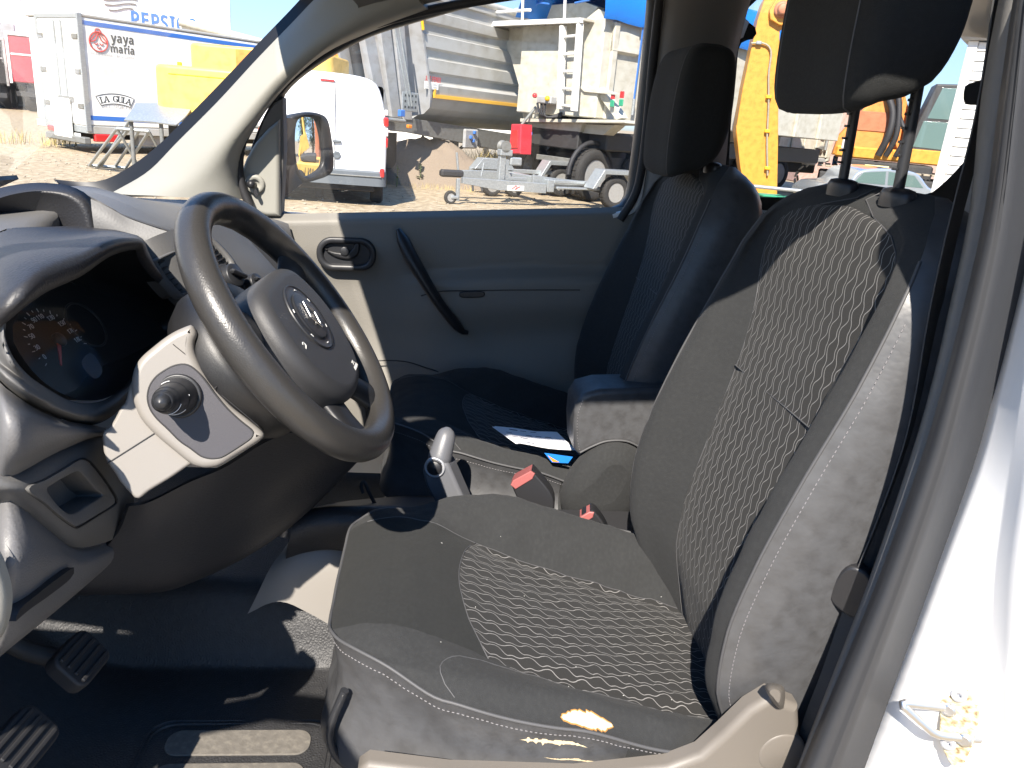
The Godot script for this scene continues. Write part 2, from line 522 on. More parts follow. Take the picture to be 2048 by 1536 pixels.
	M.print = mat("dark print", Color(0.05, 0.06, 0.06), 0.5)
	M.pale_print = mat("pale print", Color(0.546, 0.546, 0.520), 0.6)
	M.alloy = mat("dull aluminium", Color(0.414, 0.414, 0.393), 0.4, {"metal": 0.0, "tri": 0.25, "mul": grime})
	M.body_grey = mat("grey trailer paint", Color(0.340, 0.348, 0.357), 0.4, {"tri": 0.5, "mul": grime})
	M.hopper = mat("beige hopper paint", Color(0.492, 0.476, 0.410), 0.5, {"tri": 0.5, "mul": grime})
	M.dark_steel = mat("dark chassis steel", Color(0.035, 0.035, 0.036), 0.6, {"tri": 1.2, "mul": grime})
	M.mid_steel = mat("grey chassis steel", Color(0.16, 0.165, 0.16), 0.55, {"tri": 1.2, "mul": grime})
	M.tyre = mat("tyre rubber", Color(0.028, 0.027, 0.026), 0.85, {"tri": 3, "mul": grime})
	M.wheel_rim = mat("steel wheel", Color(0.40, 0.40, 0.39), 0.5, {"metal": 0.4, "tri": 4, "mul": grime})
	M.yellow = mat("yellow machine paint", Color(0.74, 0.47, 0.12), 0.4, {"tri": 0.8, "mul": paint})
	M.amber = mat("amber machine paint", Color(0.594, 0.278, 0.039), 0.45, {"tri": 0.8, "mul": grime})
	M.orange = mat("faded orange paint", Color(0.62, 0.24, 0.05), 0.55, {"tri": 0.7, "mul": grime})
	M.rust = mat("rust-orange container paint", Color(0.42, 0.15, 0.07), 0.6, {"tri": 0.5, "mul": grime})
	M.stripe = mat("yellow marking", Color(0.75, 0.42, 0.02), 0.5)
	M.red_paint = mat("red paint", Color(0.55, 0.03, 0.05), 0.45, {"tri": 0.8, "mul": paint})
	M.red_lamp = mat("red lamp lens", Color(0.55, 0.03, 0.03), 0.15, {"coat": 0.8})
	M.orange_lamp = mat("orange lamp lens", Color(0.75, 0.22, 0.02), 0.2, {"coat": 0.6})
	M.clear_lamp = mat("clear lamp lens", Color(0.65, 0.66, 0.68), 0.12, {"coat": 0.8})
	M.bumper = mat("grey bumper plastic", Color(0.10, 0.115, 0.13), 0.6)
	M.track = mat("dusty track steel", Color(0.34, 0.30, 0.23), 0.7, {"metal": 0.2, "tri": 2, "mul": grime})
	M.green = mat("green plastic", Color(0.03, 0.26, 0.14), 0.5)
	M.tinted = mat("tinted cab glass", Color(0.11, 0.17, 0.16), 0.12, {"coat": 0.5})
	M.brown = mat("brown roof sheet", Color(0.17, 0.08, 0.06), 0.7)
	M.straw = mat("dry grass", Color(0.416, 0.336, 0.144), 0.9)
	M.weed = mat("green weed", Color(0.12, 0.17, 0.05), 0.9)
	M.leaf = mat("tree foliage", Color(0.045, 0.085, 0.025), 0.8)
	M.leaf.backlight_enabled = true; M.leaf.backlight = Color(0.06, 0.10, 0.03)
	M.bark = mat("bark", Color(0.14, 0.10, 0.07), 0.9)
	M.soil = mat("dry yard soil", Color(1, 1, 1), 0.95, {"tri": 0.22, "tex": noise(FastNoiseLite.TYPE_SIMPLEX, 0.02, 1024, 0.0, 6, 41, [[0.1, Color(0.52, 0.46, 0.37)], [0.42, Color(0.59, 0.53, 0.43)], [0.6, Color(0.62, 0.56, 0.46)], [0.85, Color(0.67, 0.62, 0.53)]]), "nrm": noise(FastNoiseLite.TYPE_SIMPLEX, 0.05, 512, 4.0, 5, 42), "ns": 0.35})
	M.stone = mat("pale stones", Color(0.336, 0.296, 0.232), 0.95)
const SEAT_XC := [[0.62, 0.468], [0.70, 0.452], [0.80, 0.432], [0.90, 0.437], [1.0, 0.455], [1.1, 0.476], [1.2, 0.494], [1.3, 0.508], [1.35, 0.519], [1.38, 0.535], [1.398, 0.562], [1.404, 0.575]]
const SEAT_D := [[0.62, 0.12], [1.2, 0.14], [1.3, 0.13], [1.35, 0.115], [1.38, 0.085], [1.398, 0.04], [1.404, 0.02]]
const SEAT_W := [[0.62, 0.20], [0.70, 0.225], [0.80, 0.24], [0.90, 0.247], [1.0, 0.25], [1.1, 0.25], [1.2, 0.247], [1.3, 0.236], [1.35, 0.218], [1.38, 0.188], [1.398, 0.15], [1.404, 0.12]]
const SEAT_B := [[0.62, 0.0], [0.70, 0.03], [0.80, 0.055], [0.90, 0.066], [1.0, 0.065], [1.1, 0.055], [1.2, 0.036], [1.3, 0.016], [1.36, 0.004], [1.404, 0.0]]
const SEAT_I := [[0.62, 0.10], [0.70, 0.115], [0.80, 0.125], [1.0, 0.125], [1.15, 0.128], [1.22, 0.142], [1.28, 0.166], [1.32, 0.166], [1.35, 0.145], [1.368, 0.10], [1.376, 0.05], [1.378, 0.012]]
const CUSH_Y := [[-0.11, 0.800], [-0.09, 0.818], [-0.05, 0.834], [0.0, 0.831], [0.06, 0.81], [0.13, 0.776], [0.2, 0.749], [0.3, 0.719], [0.4, 0.693], [0.47, 0.676]]
const CUSH_FAR := [[-0.05, -0.02], [0.0, -0.012], [0.05, 0.02], [0.1, 0.052], [0.16, 0.074], [0.28, 0.074], [0.36, 0.072], [0.42, 0.074], [0.47, 0.06]]
const CUSH_NEAR := [[-0.05, -0.012], [0.0, -0.008], [0.08, 0.016], [0.14, 0.027], [0.22, 0.039], [0.30, 0.034], [0.36, 0.036], [0.47, 0.03]]
const CUSH_W := [[0.0, 0.225], [0.1, 0.24], [0.3, 0.248], [0.8, 0.246], [1.0, 0.235]]

var lumps := FastNoiseLite.new()
var lumps_rng := RandomNumberGenerator.new()
# half of a section of the seat back at height y: [distance from the middle, x]
func back_half(y: float) -> Array:
	var x := table(SEAT_XC, y); var d := table(SEAT_D, y); var w := table(SEAT_W, y); var b := table(SEAT_B, y); var i := minf(table(SEAT_I, y), w * 0.8)
	return [[0.0, x], [i * 0.6, x - 0.001], [i, x + 0.002], [lerpf(i, w, 0.38), x - b * 0.62], [w - 0.045, x - b - 0.003], [w - 0.016, x - b + 0.004], [w - 0.001, x - b * 0.8 + minf(0.03, d * 0.25)], [w + 0.004, x + d * 0.36], [w - 0.008, x + d * 0.75], [w - 0.045, x + d * 0.97], [0.0, x + d]]
func back_row(y: float, ks: Array, sg: float, z0: float, m: int) -> PackedVector3Array:
	var h := back_half(y)
	var c := []
	for k in ks: c.append(v(h[k][1] + (0.004 * lumps.get_noise_3d(y * 60, sg * h[k][0] * 60, 7.0) if k < 8 else 0.0), y, z0 + sg * h[k][0]))
	return cr(c, m)
func cush(u: float, s: float, z0: float) -> Vector3:
	var a := absf(s)
	var xn := -0.108 + 0.012 * s * s + 0.62 * pow(maxf(0, a - 0.52), 2.2) * (1.0 if s > 0 else 0.85)
	var x := lerpf(xn, 0.462, u)
	var y := table(CUSH_Y, x + 0.03 * s * s * (1 - u))
	var add := table(CUSH_FAR if s < 0 else CUSH_NEAR, x)
	var lo := 0.50 if s < 0 else 0.58
	y += add * smoothstep(lo, 0.86, a) - 0.016 * smoothstep(0.86, 1.0, a)
	y -= 0.007 * exp(-pow((a - lo) / 0.05, 2)) * smoothstep(0.2, 0.5, u)
	y += 0.006 * (1 - s * s) * smoothstep(0.0, 0.25, u) * smoothstep(1.0, 0.6, u)
	if s > -0.98: # creases of the worn cloth beside the bolsters, and its soft unevenness
		var k := exp(-pow((s + 0.60) / 0.13, 2)) * smoothstep(0.18, 0.4, u) + 0.6 * exp(-pow((s - 0.72) / 0.10, 2)) * smoothstep(0.55, 0.8, u)
		y += 0.0030 * k * sin((x * 0.55 + s * 0.20 + 0.02 * lumps.get_noise_2d(x * 40, s * 12)) * 120.0)
	y += 0.0042 * lumps.get_noise_2d(x * 90, s * 26) * smoothstep(1.0, 0.9, a)
	return v(x, y, z0 + s * table(CUSH_W, u))
func cush_grid(u0: float, u1: float, s0: float, s1: float, z0: float, nu := 30, ns := 20) -> Array:
	var g := []
	for r in nu:
		var row := PackedVector3Array()
		for c in ns:
			var s := lerpf(s0, s1, c / float(ns - 1))
			# the seam between front and middle bows forward
			var bow := -0.055 * (1 - pow((s - 0.03) / 0.57, 2)) + 0.02
			var a := u0 + (bow if is_equal_approx(u0, 0.34) else 0.0)
			var e := u1 + (bow if is_equal_approx(u1, 0.34) else 0.0)
			row.append(cush(lerpf(a, e, r / float(nu - 1)), s, z0))
		g.append(row)
	return g
# the rim of the cushion from the back of the near side round the nose to the back of the far side
func cush_rim(z0: float) -> PackedVector3Array:
	var o := []
	for k in 15: o.append(cush(1.0 - k / 14.0, 1.0, z0))
	for k in range(1, 20): o.append(cush(0.0, 1.0 - 2.0 * k / 20.0, z0))
	for k in 15: o.append(cush(k / 14.0, -1.0, z0))
	return cr(o, 140)
func skirt_point(rim: PackedVector3Array, k: int, f: float) -> Vector3:
	var d := (rim[mini(k + 1, rim.size() - 1)] - rim[maxi(k - 1, 0)])
	d.y = 0
	var out := Vector3(-d.z, 0, d.x).normalized()
	var y0 := rim[k].y
	var low := 0.645
	return Vector3(rim[k].x, lerpf(y0, low, f), rim[k].z) + out * (0.014 * sin(PI * minf(1.0, f * 1.15)) - 0.010 * f * f + 0.004 * lumps.get_noise_2d(k * 1.2, f * 14) * minf(1.0, f * 4.0))
func stitches(path: PackedVector3Array, st: MB, gap := 0.006) -> void:
	var run := 0.0
	for k in range(1, path.size()):
		run += path[k].distance_to(path[k - 1])
	var m := int(run / gap)
	var q := cr(path, m * 2)
	for k in range(0, q.size() - 1, 2): st.tube([q[k], q[k].lerp(q[k + 1], 0.55), q[k + 1]], 0.0007, 4)

func make_seat(label: String) -> Node3D:
	lumps_rng.seed = 5
	lumps.seed = 3; lumps.frequency = 0.16
	var z0 := -0.97
	var t := thing("front_seat", label, "car seat", v(0.2, 0.5, z0), "front seats of the van")
	# cushion
	var mb := MB.new()
	mb.grid(cush_grid(0.34, 1.0, -0.53, 0.60, z0, 40, 36))
	for k in mb.p.size(): mb.u[k] = Vector2(mb.p[k].z, mb.p[k].x * 1.06)
	obj("cushion_insert", mb, M.wave, t)
	mb = MB.new(); mb.grid(cush_grid(0.0, 0.34, -0.53, 0.60, z0, 22, 30)); obj("cushion_front", mb, M.cloth_dark, t)
	mb = MB.new(); mb.grid(cush_grid(0.0, 1.0, -1.0, -0.53, z0, 60, 26)); obj("cushion_bolster", mb, M.cloth, t)
	mb = MB.new(); mb.grid(cush_grid(0.0, 1.0, 0.60, 1.0, z0, 60, 20)); obj("cushion_bolster", mb, M.cloth, t)
	var rim := cush_rim(z0)
	var lift := PackedVector3Array()
	for q in rim: lift.append(q + Vector3(0, 0.0005, 0))
	mb = MB.new(); mb.tube(lift, 0.0024, 7); obj("piping", mb, M.piping, t)
	var seam := PackedVector3Array()
	for k in 24: seam.append(cush(0.36 - 0.055 * (1 - pow((lerpf(-0.53, 0.60, k / 23.0) - 0.03) / 0.57, 2)), lerpf(-0.53, 0.60, k / 23.0), z0) + v(0, 0.0002, 0))
	var line := PackedVector3Array()
	for k in 40: line.append(cush(lerpf(0.05, 1.0, k / 39.0), -0.53, z0))
	mb = MB.new(); mb.tube(seam, 0.0009, 5); obj("seam", mb, M.piping, t)
	mb = MB.new(); mb.tube(line, 0.0009, 5); obj("seam", mb, M.piping, t)
	mb = MB.new()
	line = PackedVector3Array()
	for k in 40: line.append(cush(lerpf(0.11, 1.0, k / 39.0), 0.60 + 0.36 * pow(1 - k / 39.0, 6.0), z0))
	mb.tube(line, 0.0009, 5)
	obj("seam", mb, M.piping, t)
	# leather skirt, ending in cloth towards the back
	var split := 18
	for part in 2:
		var g := []
		for f in 13:
			var row := PackedVector3Array()
			for k in range(0 if part else split, split + 1 if part else rim.size()): row.append(skirt_point(rim, k, f / 12.0))
			g.append(row)
		mb = MB.new(); mb.grid(g)
		obj("skirt_end" if part else "skirt", mb, M.cloth if part else M.leather, t)
	mb = MB.new()
	line = PackedVector3Array()
	for k in range(split - 4, 92): line.append(skirt_point(rim, k, 0.12) + v(0, 0, 0.0006))
	stitches(line, mb)
	obj("stitching", mb, M.thread, t)
	# the closed underside
	var loop := []
	for k in range(0, rim.size(), 3): loop.append(skirt_point(rim, k, 1.0))
	mb = MB.new(); mb.fan(loop); obj("cushion_pan", mb, M.black, t)
	# seat back
	var ys := []
	for k in 44: ys.append(lerpf(0.64, 1.404, pow(k / 43.0, 0.86)))
	for half in 2:
		mb = MB.new()
		var g := []
		for k in 26:
			var y := lerpf([0.64, 1.118][half], [1.118, 1.378][half], k / 25.0)
			var a := back_row(y, [2, 1, 0], -1, z0, 12)
			var b := back_row(y, [0, 1, 2], 1, z0, 12)
			a.resize(11); a.append_array(b); g.append(a)
		mb.grid(g)
		for k in mb.p.size(): mb.u[k] = Vector2(mb.p[k].z, mb.p[k].y * 1.04)
		obj(["lower_insert", "upper_insert"][half], mb, M.wave, t)
	for sg in [-1.0, 1.0]:
		var g := []
		var s := []
		var bk := []
		var pipe := PackedVector3Array()
		var seamline := PackedVector3Array()
		for y in ys:
			g.append(back_row(y, [2, 3, 4, 5], sg, z0, 12))
			s.append(back_row(y, [5, 6, 7, 8, 9], sg, z0, 14))
			bk.append(back_row(y, [9, 10], sg, z0, 4))
			var h := back_half(y)
			pipe.append(v(h[5][1], y, z0 + sg * h[5][0]))
			seamline.append(v(h[2][1], y, z0 + sg * h[2][0]))
		mb = MB.new(); mb.grid(g); obj("backrest_bolster", mb, M.cloth, t)
		mb = MB.new(); mb.grid(s); obj("backrest_side", mb, M.leather, t)
		mb = MB.new(); mb.grid(bk); obj("backrest_back", mb, M.cloth_dark, t)
		mb = MB.new(); mb.tube(pipe.slice(2, 40), 0.0022, 6); obj("piping", mb, M.piping, t)
		mb = MB.new(); mb.tube(seamline, 0.001, 5); obj("seam", mb, M.piping, t)
		mb = MB.new()
		line = PackedVector3Array()
		for y in ys.slice(3, 36):
			var h := back_half(y)
			line.append(v(lerpf(h[5][1], h[6][1], 0.35) - 0.0006, y, z0 + sg * (lerpf(h[5][0], h[6][0], 0.35) + 0.0012)))
		stitches(line, mb)
		obj("stitching", mb, M.thread, t)
	mb = MB.new()
	var top := []
	for k in 20:
		var a := TAU * k / 20
		top.append(v(0.585 + 0.012 * cos(a), 1.404, z0 + 0.12 * sin(a)))
	mb.fan(top)
	var lid := []
	for k in 12:
		var y := lerpf(1.31, 1.404, k / 11.0)
		var row := PackedVector3Array()
		for c in 15: row.append(v(table(SEAT_XC, y) + 0.004, y, z0 + lerpf(-1, 1, c / 14.0) * table(SEAT_W, y) * 0.75))
		lid.append(row)
	mb.grid(lid); obj("backrest_top", mb, M.cloth_dark, t)
	var cross := PackedVector3Array()
	for k in 11:
		var h := back_half(1.118)
		var f := k / 10.0 * 2 - 1
		cross.append(v(h[0][1] - 0.0005, 1.118 , z0 + f * h[2][0]))
	mb = MB.new(); mb.tube(cross, 0.0011, 5); obj("seam", mb, M.piping, t)
	# headrest on its two posts
	var hr := []
	for q in [[1.472, 0.028, 0.085], [1.475, 0.042, 0.112], [1.484, 0.053, 0.120], [1.51, 0.060, 0.127], [1.57, 0.064, 0.130], [1.64, 0.064, 0.130], [1.70, 0.058, 0.127], [1.735, 0.046, 0.12], [1.748, 0.025, 0.09]]:
		var ring := PackedVector3Array()
		for k in 40:
			var a := TAU * k / 40
			var cx: float = signf(cos(a)) * pow(absf(cos(a)), 0.62) * q[1]
			var cz: float = signf(sin(a)) * pow(absf(sin(a)), 0.62) * q[2]
			var bow: float = 0.022 * pow(cz / 0.137, 2)
			ring.append(v(0.512 + cx - bow * (1 if cx < 0 else 0) + 0.012 * (q[0] - 1.5), q[0] + 0.55 * (cx + 0.06) * smoothstep(1.62, 1.48, q[0]), z0 + cz))
		hr.append(ring)
	var smooth := []
	for k in hr[0].size():
		var col := []
		for r in hr: col.append(r[k])
		smooth.append(cr(col, 26))
	var rings := []
	for r in 26:
		var ring := PackedVector3Array()
		for k in smooth.size(): ring.append(smooth[k][r])
		rings.append(ring)
	mb = MB.new(); mb.loft(rings)
	var head := obj("headrest", mb, M.cloth_dark, t)
	mb = MB.new()
	for k in [16, 24]:
		line = PackedVector3Array()
		for r in range(1, 25): line.append(rings[r][k])
		mb.tube(line, 0.0011, 5)
	obj("seam", mb, M.piping, head)
	for dz in [-0.067, 0.067]:
		mb = MB.new()
		mb.tube([v(0.558, 1.37, z0 + dz), v(0.553, 1.48, z0 + dz), v(0.545, 1.60, z0 + dz)], 0.0066, 12)
		for k in 9: # the catches
			mb.box(at(0.5515 - 0.006, 1.43 + k * 0.0155, z0 + dz), v(0.004, 0.003, 0.008), 0.0005)
		obj("post", mb, M.satin, head)
		mb = MB.new()
		var g := []
		for q in [[0.98, -0.01], [1.0, 0.0], [0.98, 0.006], [0.85, 0.011], [0.5, 0.013]]:
			var ring := PackedVector3Array()
			for k in 28: ring.append(v(0.558 + 0.017 * cos(TAU * k / 28) * q[0], 1.396 + q[1], z0 + dz + 0.029 * sin(TAU * k / 28) * q[0]))
			g.append(ring)
		mb.loft(g); obj("post_collar", mb, M.black, t)
	return t

func seats() -> void:
	var d := make_seat("driver's dark grey patterned cloth seat, torn front edge, behind the steering wheel")
	var p: Node3D = dup(d, "front_seat", "passenger's dark grey patterned cloth seat in shade beside the far door", v(0.03, -0.012, -0.74))
	var h: Node3D = p.get_node("headrest")
	h.position += v(0.0, -0.115, 0)
	var z0 := -0.97
	var rim := cush_rim(z0)
	# what only the driver's seat has: the tears, the plastic side cover, the bar under its front
	var mb := MB.new()
	var g := []
	for r in 7:
		var row := PackedVector3Array()
		for c in 25:
			var f := c / 24.0
			var wd := (0.016 + 0.008 * lumps.get_noise_1d(c * 1.7)) * pow(sin(PI * clampf(f, 0.02, 0.98)), 0.6)
			var q := cush(lerpf(0.40, 0.545, f), 0.955 - (r / 6.0 - 0.5) * wd * 4.0 - 0.012 * f, z0)
			row.append(q + v(0, 0.0006 + 0.0016 * sin(PI * r / 6.0), 0.0004))
		g.append(row)
	mb.grid(g); var tear := obj("foam_tear", mb, M.foam, d)
	mb = MB.new()
	var lip := PackedVector3Array()
	for c in 25: lip.append(g[0][c])
	for c in range(24, -1, -1): lip.append(g[6][c])
	mb.tube(lip, 0.0011, 5, true); obj("torn_edge", mb, mat("scorched foam edge", Color(0.30, 0.15, 0.04), 0.9), tear)
	mb = MB.new() # specks of lint on the cloth
	for k in 13:
		var q := cush(lumps_rng.randf_range(0.05, 0.95), lumps_rng.randf_range(-0.9, 0.9), z0)
		mb.box(Transform3D(Basis(Vector3.UP, lumps_rng.randf() * 3.0), q + v(0, 0.0008, 0)), v(0.0012 + 0.0025 * lumps_rng.randf() * lumps_rng.randf(), 0.0005, 0.0008), 0.0002)
	obj("lint", mb, M.pale_print, d).set_meta("kind", "stuff")
	mb = MB.new()
	var rg := RandomNumberGenerator.new()
	rg.seed = 8
	for q in [[31, 23, 0.26, 0.010], [28, 21, 0.46, 0.004], [23, 20, 0.52, 0.006]]:
		var top := PackedVector3Array(); var low := PackedVector3Array()
		var m := 40
		for k in m + 1:
			var f := k / float(m)
			var kk: float = lerpf(q[0], q[1], f)
			var a := skirt_point(rim, int(kk), q[2]).lerp(skirt_point(rim, int(kk) + 1, q[2]), kk - int(kk))
			var wd: float = q[3] * sin(PI * f) * (0.35 + 0.65 * rg.randf()) + (0.008 if rg.randf() < 0.10 and q[3] > 0.005 else 0.0)
			top.append(a + v(0, wd * 0.6, 0.0012)); low.append(a + v(0, -wd * 0.4, 0.0012))
		mb.grid([top, low])
	obj("rip", mb, M.foam, d)
	mb = MB.new()
	mb.prism(poly_xy([v(-.062,.64,-.712),v(-.053,.726,-.712),v(-.041,.737,-.712),v(.053,.721,-.712),v(.205,.713,-.712),v(.315,.727,-.712),v(.353,.746,-.712),v(.376,.777,-.712),v(.401,.814,-.712),v(.425,.834,-.712),v(.463,.818,-.712),v(.511,.626,-.712)]), Transform3D(), -0.722, -0.698, 0.010, 4)
	obj("side_cover", mb, M.taupe, d)
	mb = MB.new()
	mb.lathe([[0.030, 0.0], [0.030, 0.004], [0.027, 0.007], [0.0, 0.008]], axis(v(.454,.75,-.703), Vector3.BACK), 28)
	obj("recliner_cap", mb, M.taupe, d)
	mb = MB.new()
	mb.loft([cr([v(.413,.849,-.7),v(.422,.853,-.7),v(.438,.846,-.7),v(.443,.814,-.7),v(.428,.825,-.7)], 20, true), cr([v(.403,.863,-.68),v(.411,.868,-.68),v(.426,.86,-.68),v(.429,.835,-.68),v(.416,.845,-.68)], 20, true), cr([v(.403,.866,-.67),v(.408,.87,-.67),v(.416,.865,-.67),v(.417,.851,-.67),v(.41,.858,-.67)], 20, true)])
	obj("recliner_lever", mb, M.taupe, d)
	mb = MB.new()
	mb.tube(cr([v(-.079,.755,-.8),v(-.094,.708,-.8),v(-.097,.68,-.8),v(-.089,.651,-.8),v(-.068,.626,-.8),v(-.031,.583,-.8)], 24), 0.0055, 10)
	obj("adjuster_bar", mb, M.satin, d)
	# what only the passenger's seat has: an armrest and a cloth lump at its hinge
	mb = MB.new()
	var arm := poly_xy([v(.308,.872,-1.43),v(.307,.916,-1.43),v(.319,.94,-1.43),v(.354,.952,-1.43),v(.487,.962,-1.43),v(.554,.938,-1.43),v(.572,.827,-1.43),v(.466,.817,-1.43),v(.426,.837,-1.43),v(.384,.836,-1.43),v(.349,.82,-1.43),v(.33,.804,-1.43),v(.316,.817,-1.43)])
	mb.prism(arm, Transform3D(), -1.52, -1.425, 0.012, 4)
	obj("armrest", mb, M.leather, p)
	mb = MB.new()
	stitches(cr([v(.32,.929,-1.423),v(.314,.897,-1.423),v(.317,.853,-1.423),v(.327,.814,-1.423)], 30), mb)
	obj("stitching", mb, M.thread, p)
	mb = MB.new()
	mb.tube(cr([v(.327,.815,-1.422),v(.351,.83,-1.422),v(.381,.843,-1.422),v(.423,.844,-1.422),v(.462,.826,-1.422)], 20), 0.0025, 6)
	obj("piping", mb, M.piping, p)
	mb = MB.new()
	mb.loft([cr([v(.336,.756,-1.5),v(.386,.806,-1.5),v(.44,.811,-1.5),v(.489,.78,-1.5),v(.502,.695,-1.5),v(.468,.606,-1.5),v(.366,.591,-1.5),v(.313,.664,-1.5)], 28, true), cr([v(.316,.783,-1.43),v(.363,.832,-1.43),v(.415,.841,-1.43),v(.464,.811,-1.43),v(.476,.731,-1.43),v(.44,.648,-1.43),v(.349,.631,-1.43),v(.298,.701,-1.43)], 28, true), cr([v(.327,.781,-1.4),v(.367,.832,-1.4),v(.408,.84,-1.4),v(.443,.813,-1.4),v(.451,.751,-1.4),v(.418,.68,-1.4),v(.35,.666,-1.4),v(.308,.717,-1.4)], 28, true), cr([v(.358,.764,-1.39),v(.38,.799,-1.39),v(.405,.805,-1.39),v(.423,.789,-1.39),v(.421,.761,-1.39),v(.4,.72,-1.39),v(.364,.713,-1.39),v(.335,.741,-1.39)], 28, true)])
	obj("armrest_hinge_cover", mb, M.cloth, p)
func poly_xy(pts: Array) -> PackedVector2Array:
	var o := PackedVector2Array()
	for q in pts: o.append(Vector2(q.x, q.y))
	return o
var van: Node3D
func van_shell() -> void:
	van = thing("van_body", "cabin shell of the white van seen through its open driver's door", "van", v(0.3, 0, -1.34))
	var mb := MB.new()
	# passenger-side windscreen pillar trim: a rounded skin from the windscreen edge to the door seal
	var g := surf([
		[v(-.77,1.186,-2),v(-.679,1.245,-2),v(-.605,1.321,-2),v(-.508,1.419,-2),v(-.414,1.522,-2),v(-.333,1.607,-2),v(-.27,1.674,-2),v(-.187,1.75,-2)],
		[v(-.718,1.195,-1.975),v(-.636,1.25,-1.975),v(-.569,1.315,-1.975),v(-.482,1.41,-1.975),v(-.391,1.51,-1.975),v(-.311,1.594,-1.975),v(-.241,1.663,-1.975),v(-.151,1.742,-1.975)],
		[v(-.609,1.206,-1.955),v(-.549,1.261,-1.955),v(-.501,1.322,-1.955),v(-.434,1.401,-1.955),v(-.36,1.488,-1.955),v(-.279,1.568,-1.955),v(-.194,1.636,-1.955),v(-.093,1.718,-1.955)],
		[v(-.51,1.21,-1.975),v(-.496,1.275,-1.975),v(-.473,1.332,-1.975),v(-.422,1.413,-1.975),v(-.357,1.494,-1.975),v(-.272,1.568,-1.975),v(-.171,1.628,-1.975),v(-.047,1.688,-1.975)],
		[v(-.471,1.202,-2.03),v(-.481,1.266,-2.03),v(-.472,1.33,-2.03),v(-.425,1.413,-2.03),v(-.358,1.496,-2.03),v(-.271,1.57,-2.03),v(-.161,1.628,-2.03),v(-.025,1.684,-2.03)]], 40, 16)
	mb.skin(g, -0.012); obj("pillar_trim", mb, M.beige, van)
	mb = MB.new()
	mb.tube(cr([v(-.449,1.189,-2.015),v(-.467,1.236,-2.015),v(-.472,1.286,-2.015),v(-.464,1.336,-2.015),v(-.436,1.396,-2.015),v(-.389,1.461,-2.015),v(-.33,1.524,-2.015),v(-.255,1.579,-2.015),v(-.157,1.629,-2.015),v(-.036,1.67,-2.015),v(.092,1.704,-2.015),v(.232,1.736,-2.015),v(.375,1.761,-2.015)], 60), 0.0105, 10)
	obj("door_seal", mb, M.rubber, van)
	# roof edge trim above the passenger's door, and the roof lining
	g = surf([
		[v(-.184,1.635,-1.99),v(-.036,1.682,-1.99),v(.09,1.719,-1.99),v(.251,1.756,-1.99),v(.427,1.783,-1.99),v(.606,1.805,-1.99)],
		[v(-.198,1.674,-1.9),v(-.037,1.729,-1.9),v(.125,1.775,-1.9),v(.268,1.798,-1.9),v(.445,1.826,-1.9),v(.626,1.854,-1.9)],
		[v(-0.34, 1.74, -1.75), v(-0.1, 1.79, -1.75), v(0.2, 1.81, -1.75), v(0.4, 1.82, -1.75), v(0.7, 1.82, -1.75), v(1.0, 1.82, -1.75)],
		[v(-0.36, 1.77, -1.34), v(-0.1, 1.82, -1.34), v(0.2, 1.84, -1.34), v(0.4, 1.84, -1.34), v(0.7, 1.84, -1.34), v(1.0, 1.84, -1.34)],
		[v(-0.34, 1.75, -0.95), v(-0.1, 1.80, -0.95), v(0.2, 1.81, -0.95), v(0.4, 1.82, -0.95), v(0.7, 1.82, -0.95), v(1.0, 1.82, -0.95)],
		[v(-0.28, 1.70, -0.72), v(-0.1, 1.73, -0.72), v(0.2, 1.745, -0.72), v(0.4, 1.75, -0.72), v(0.7, 1.75, -0.72), v(1.0, 1.75, -0.72)]], 16, 24)
	mb = MB.new(); mb.skin(g, -0.01); obj("roof_lining", mb, M.liner, van)
	mb = MB.new()
	mb.skin(surf([[v(0.98, 1.75, -2.02), v(0.98, 1.83, -1.7), v(0.98, 1.845, -1.34), v(0.98, 1.83, -0.98), v(0.98, 1.75, -0.68)], [v(2.3, 1.78, -2.02), v(2.3, 1.86, -1.7), v(2.3, 1.87, -1.34), v(2.3, 1.86, -0.98), v(2.3, 1.78, -0.68)]], 12, 4), -0.02)
	mb.skin(surf([[v(-0.42, 1.73, -2.0), v(-0.44, 1.79, -1.7), v(-0.45, 1.81, -1.34), v(-0.44, 1.79, -0.98), v(-0.42, 1.73, -0.66)], [v(0.3, 1.79, -2.06), v(0.3, 1.86, -1.7), v(0.3, 1.88, -1.34), v(0.3, 1.86, -0.98), v(0.3, 1.825, -0.62)], [v(1.2, 1.80, -2.08), v(1.2, 1.87, -1.7), v(1.2, 1.885, -1.34), v(1.2, 1.87, -0.98), v(1.2, 1.825, -0.60)], [v(2.32, 1.80, -2.06), v(2.32, 1.87, -1.7), v(2.32, 1.885, -1.34), v(2.32, 1.87, -0.98), v(2.32, 1.80, -0.62)]], 16, 16), 0.01)
	obj("roof", mb, M.van_white, van)
	# windscreen with its black border
	var ws := surf([
		[v(-1.02, 1.20, -1.98), v(-1.10, 1.205, -1.7), v(-1.13, 1.21, -1.34), v(-1.10, 1.205, -0.98), v(-1.02, 1.20, -0.70)],
		[v(-0.70, 1.49, -1.99), v(-0.77, 1.50, -1.7), v(-0.79, 1.505, -1.34), v(-0.77, 1.50, -0.98), v(-0.70, 1.49, -0.69)],
		[v(-0.40, 1.73, -1.99), v(-0.45, 1.76, -1.7), v(-0.46, 1.77, -1.34), v(-0.45, 1.76, -0.98), v(-0.40, 1.73, -0.69)]], 16, 12)
	mb = MB.new(); mb.grid(ws); obj("windscreen", mb, M.glass, van)
	mb = MB.new()
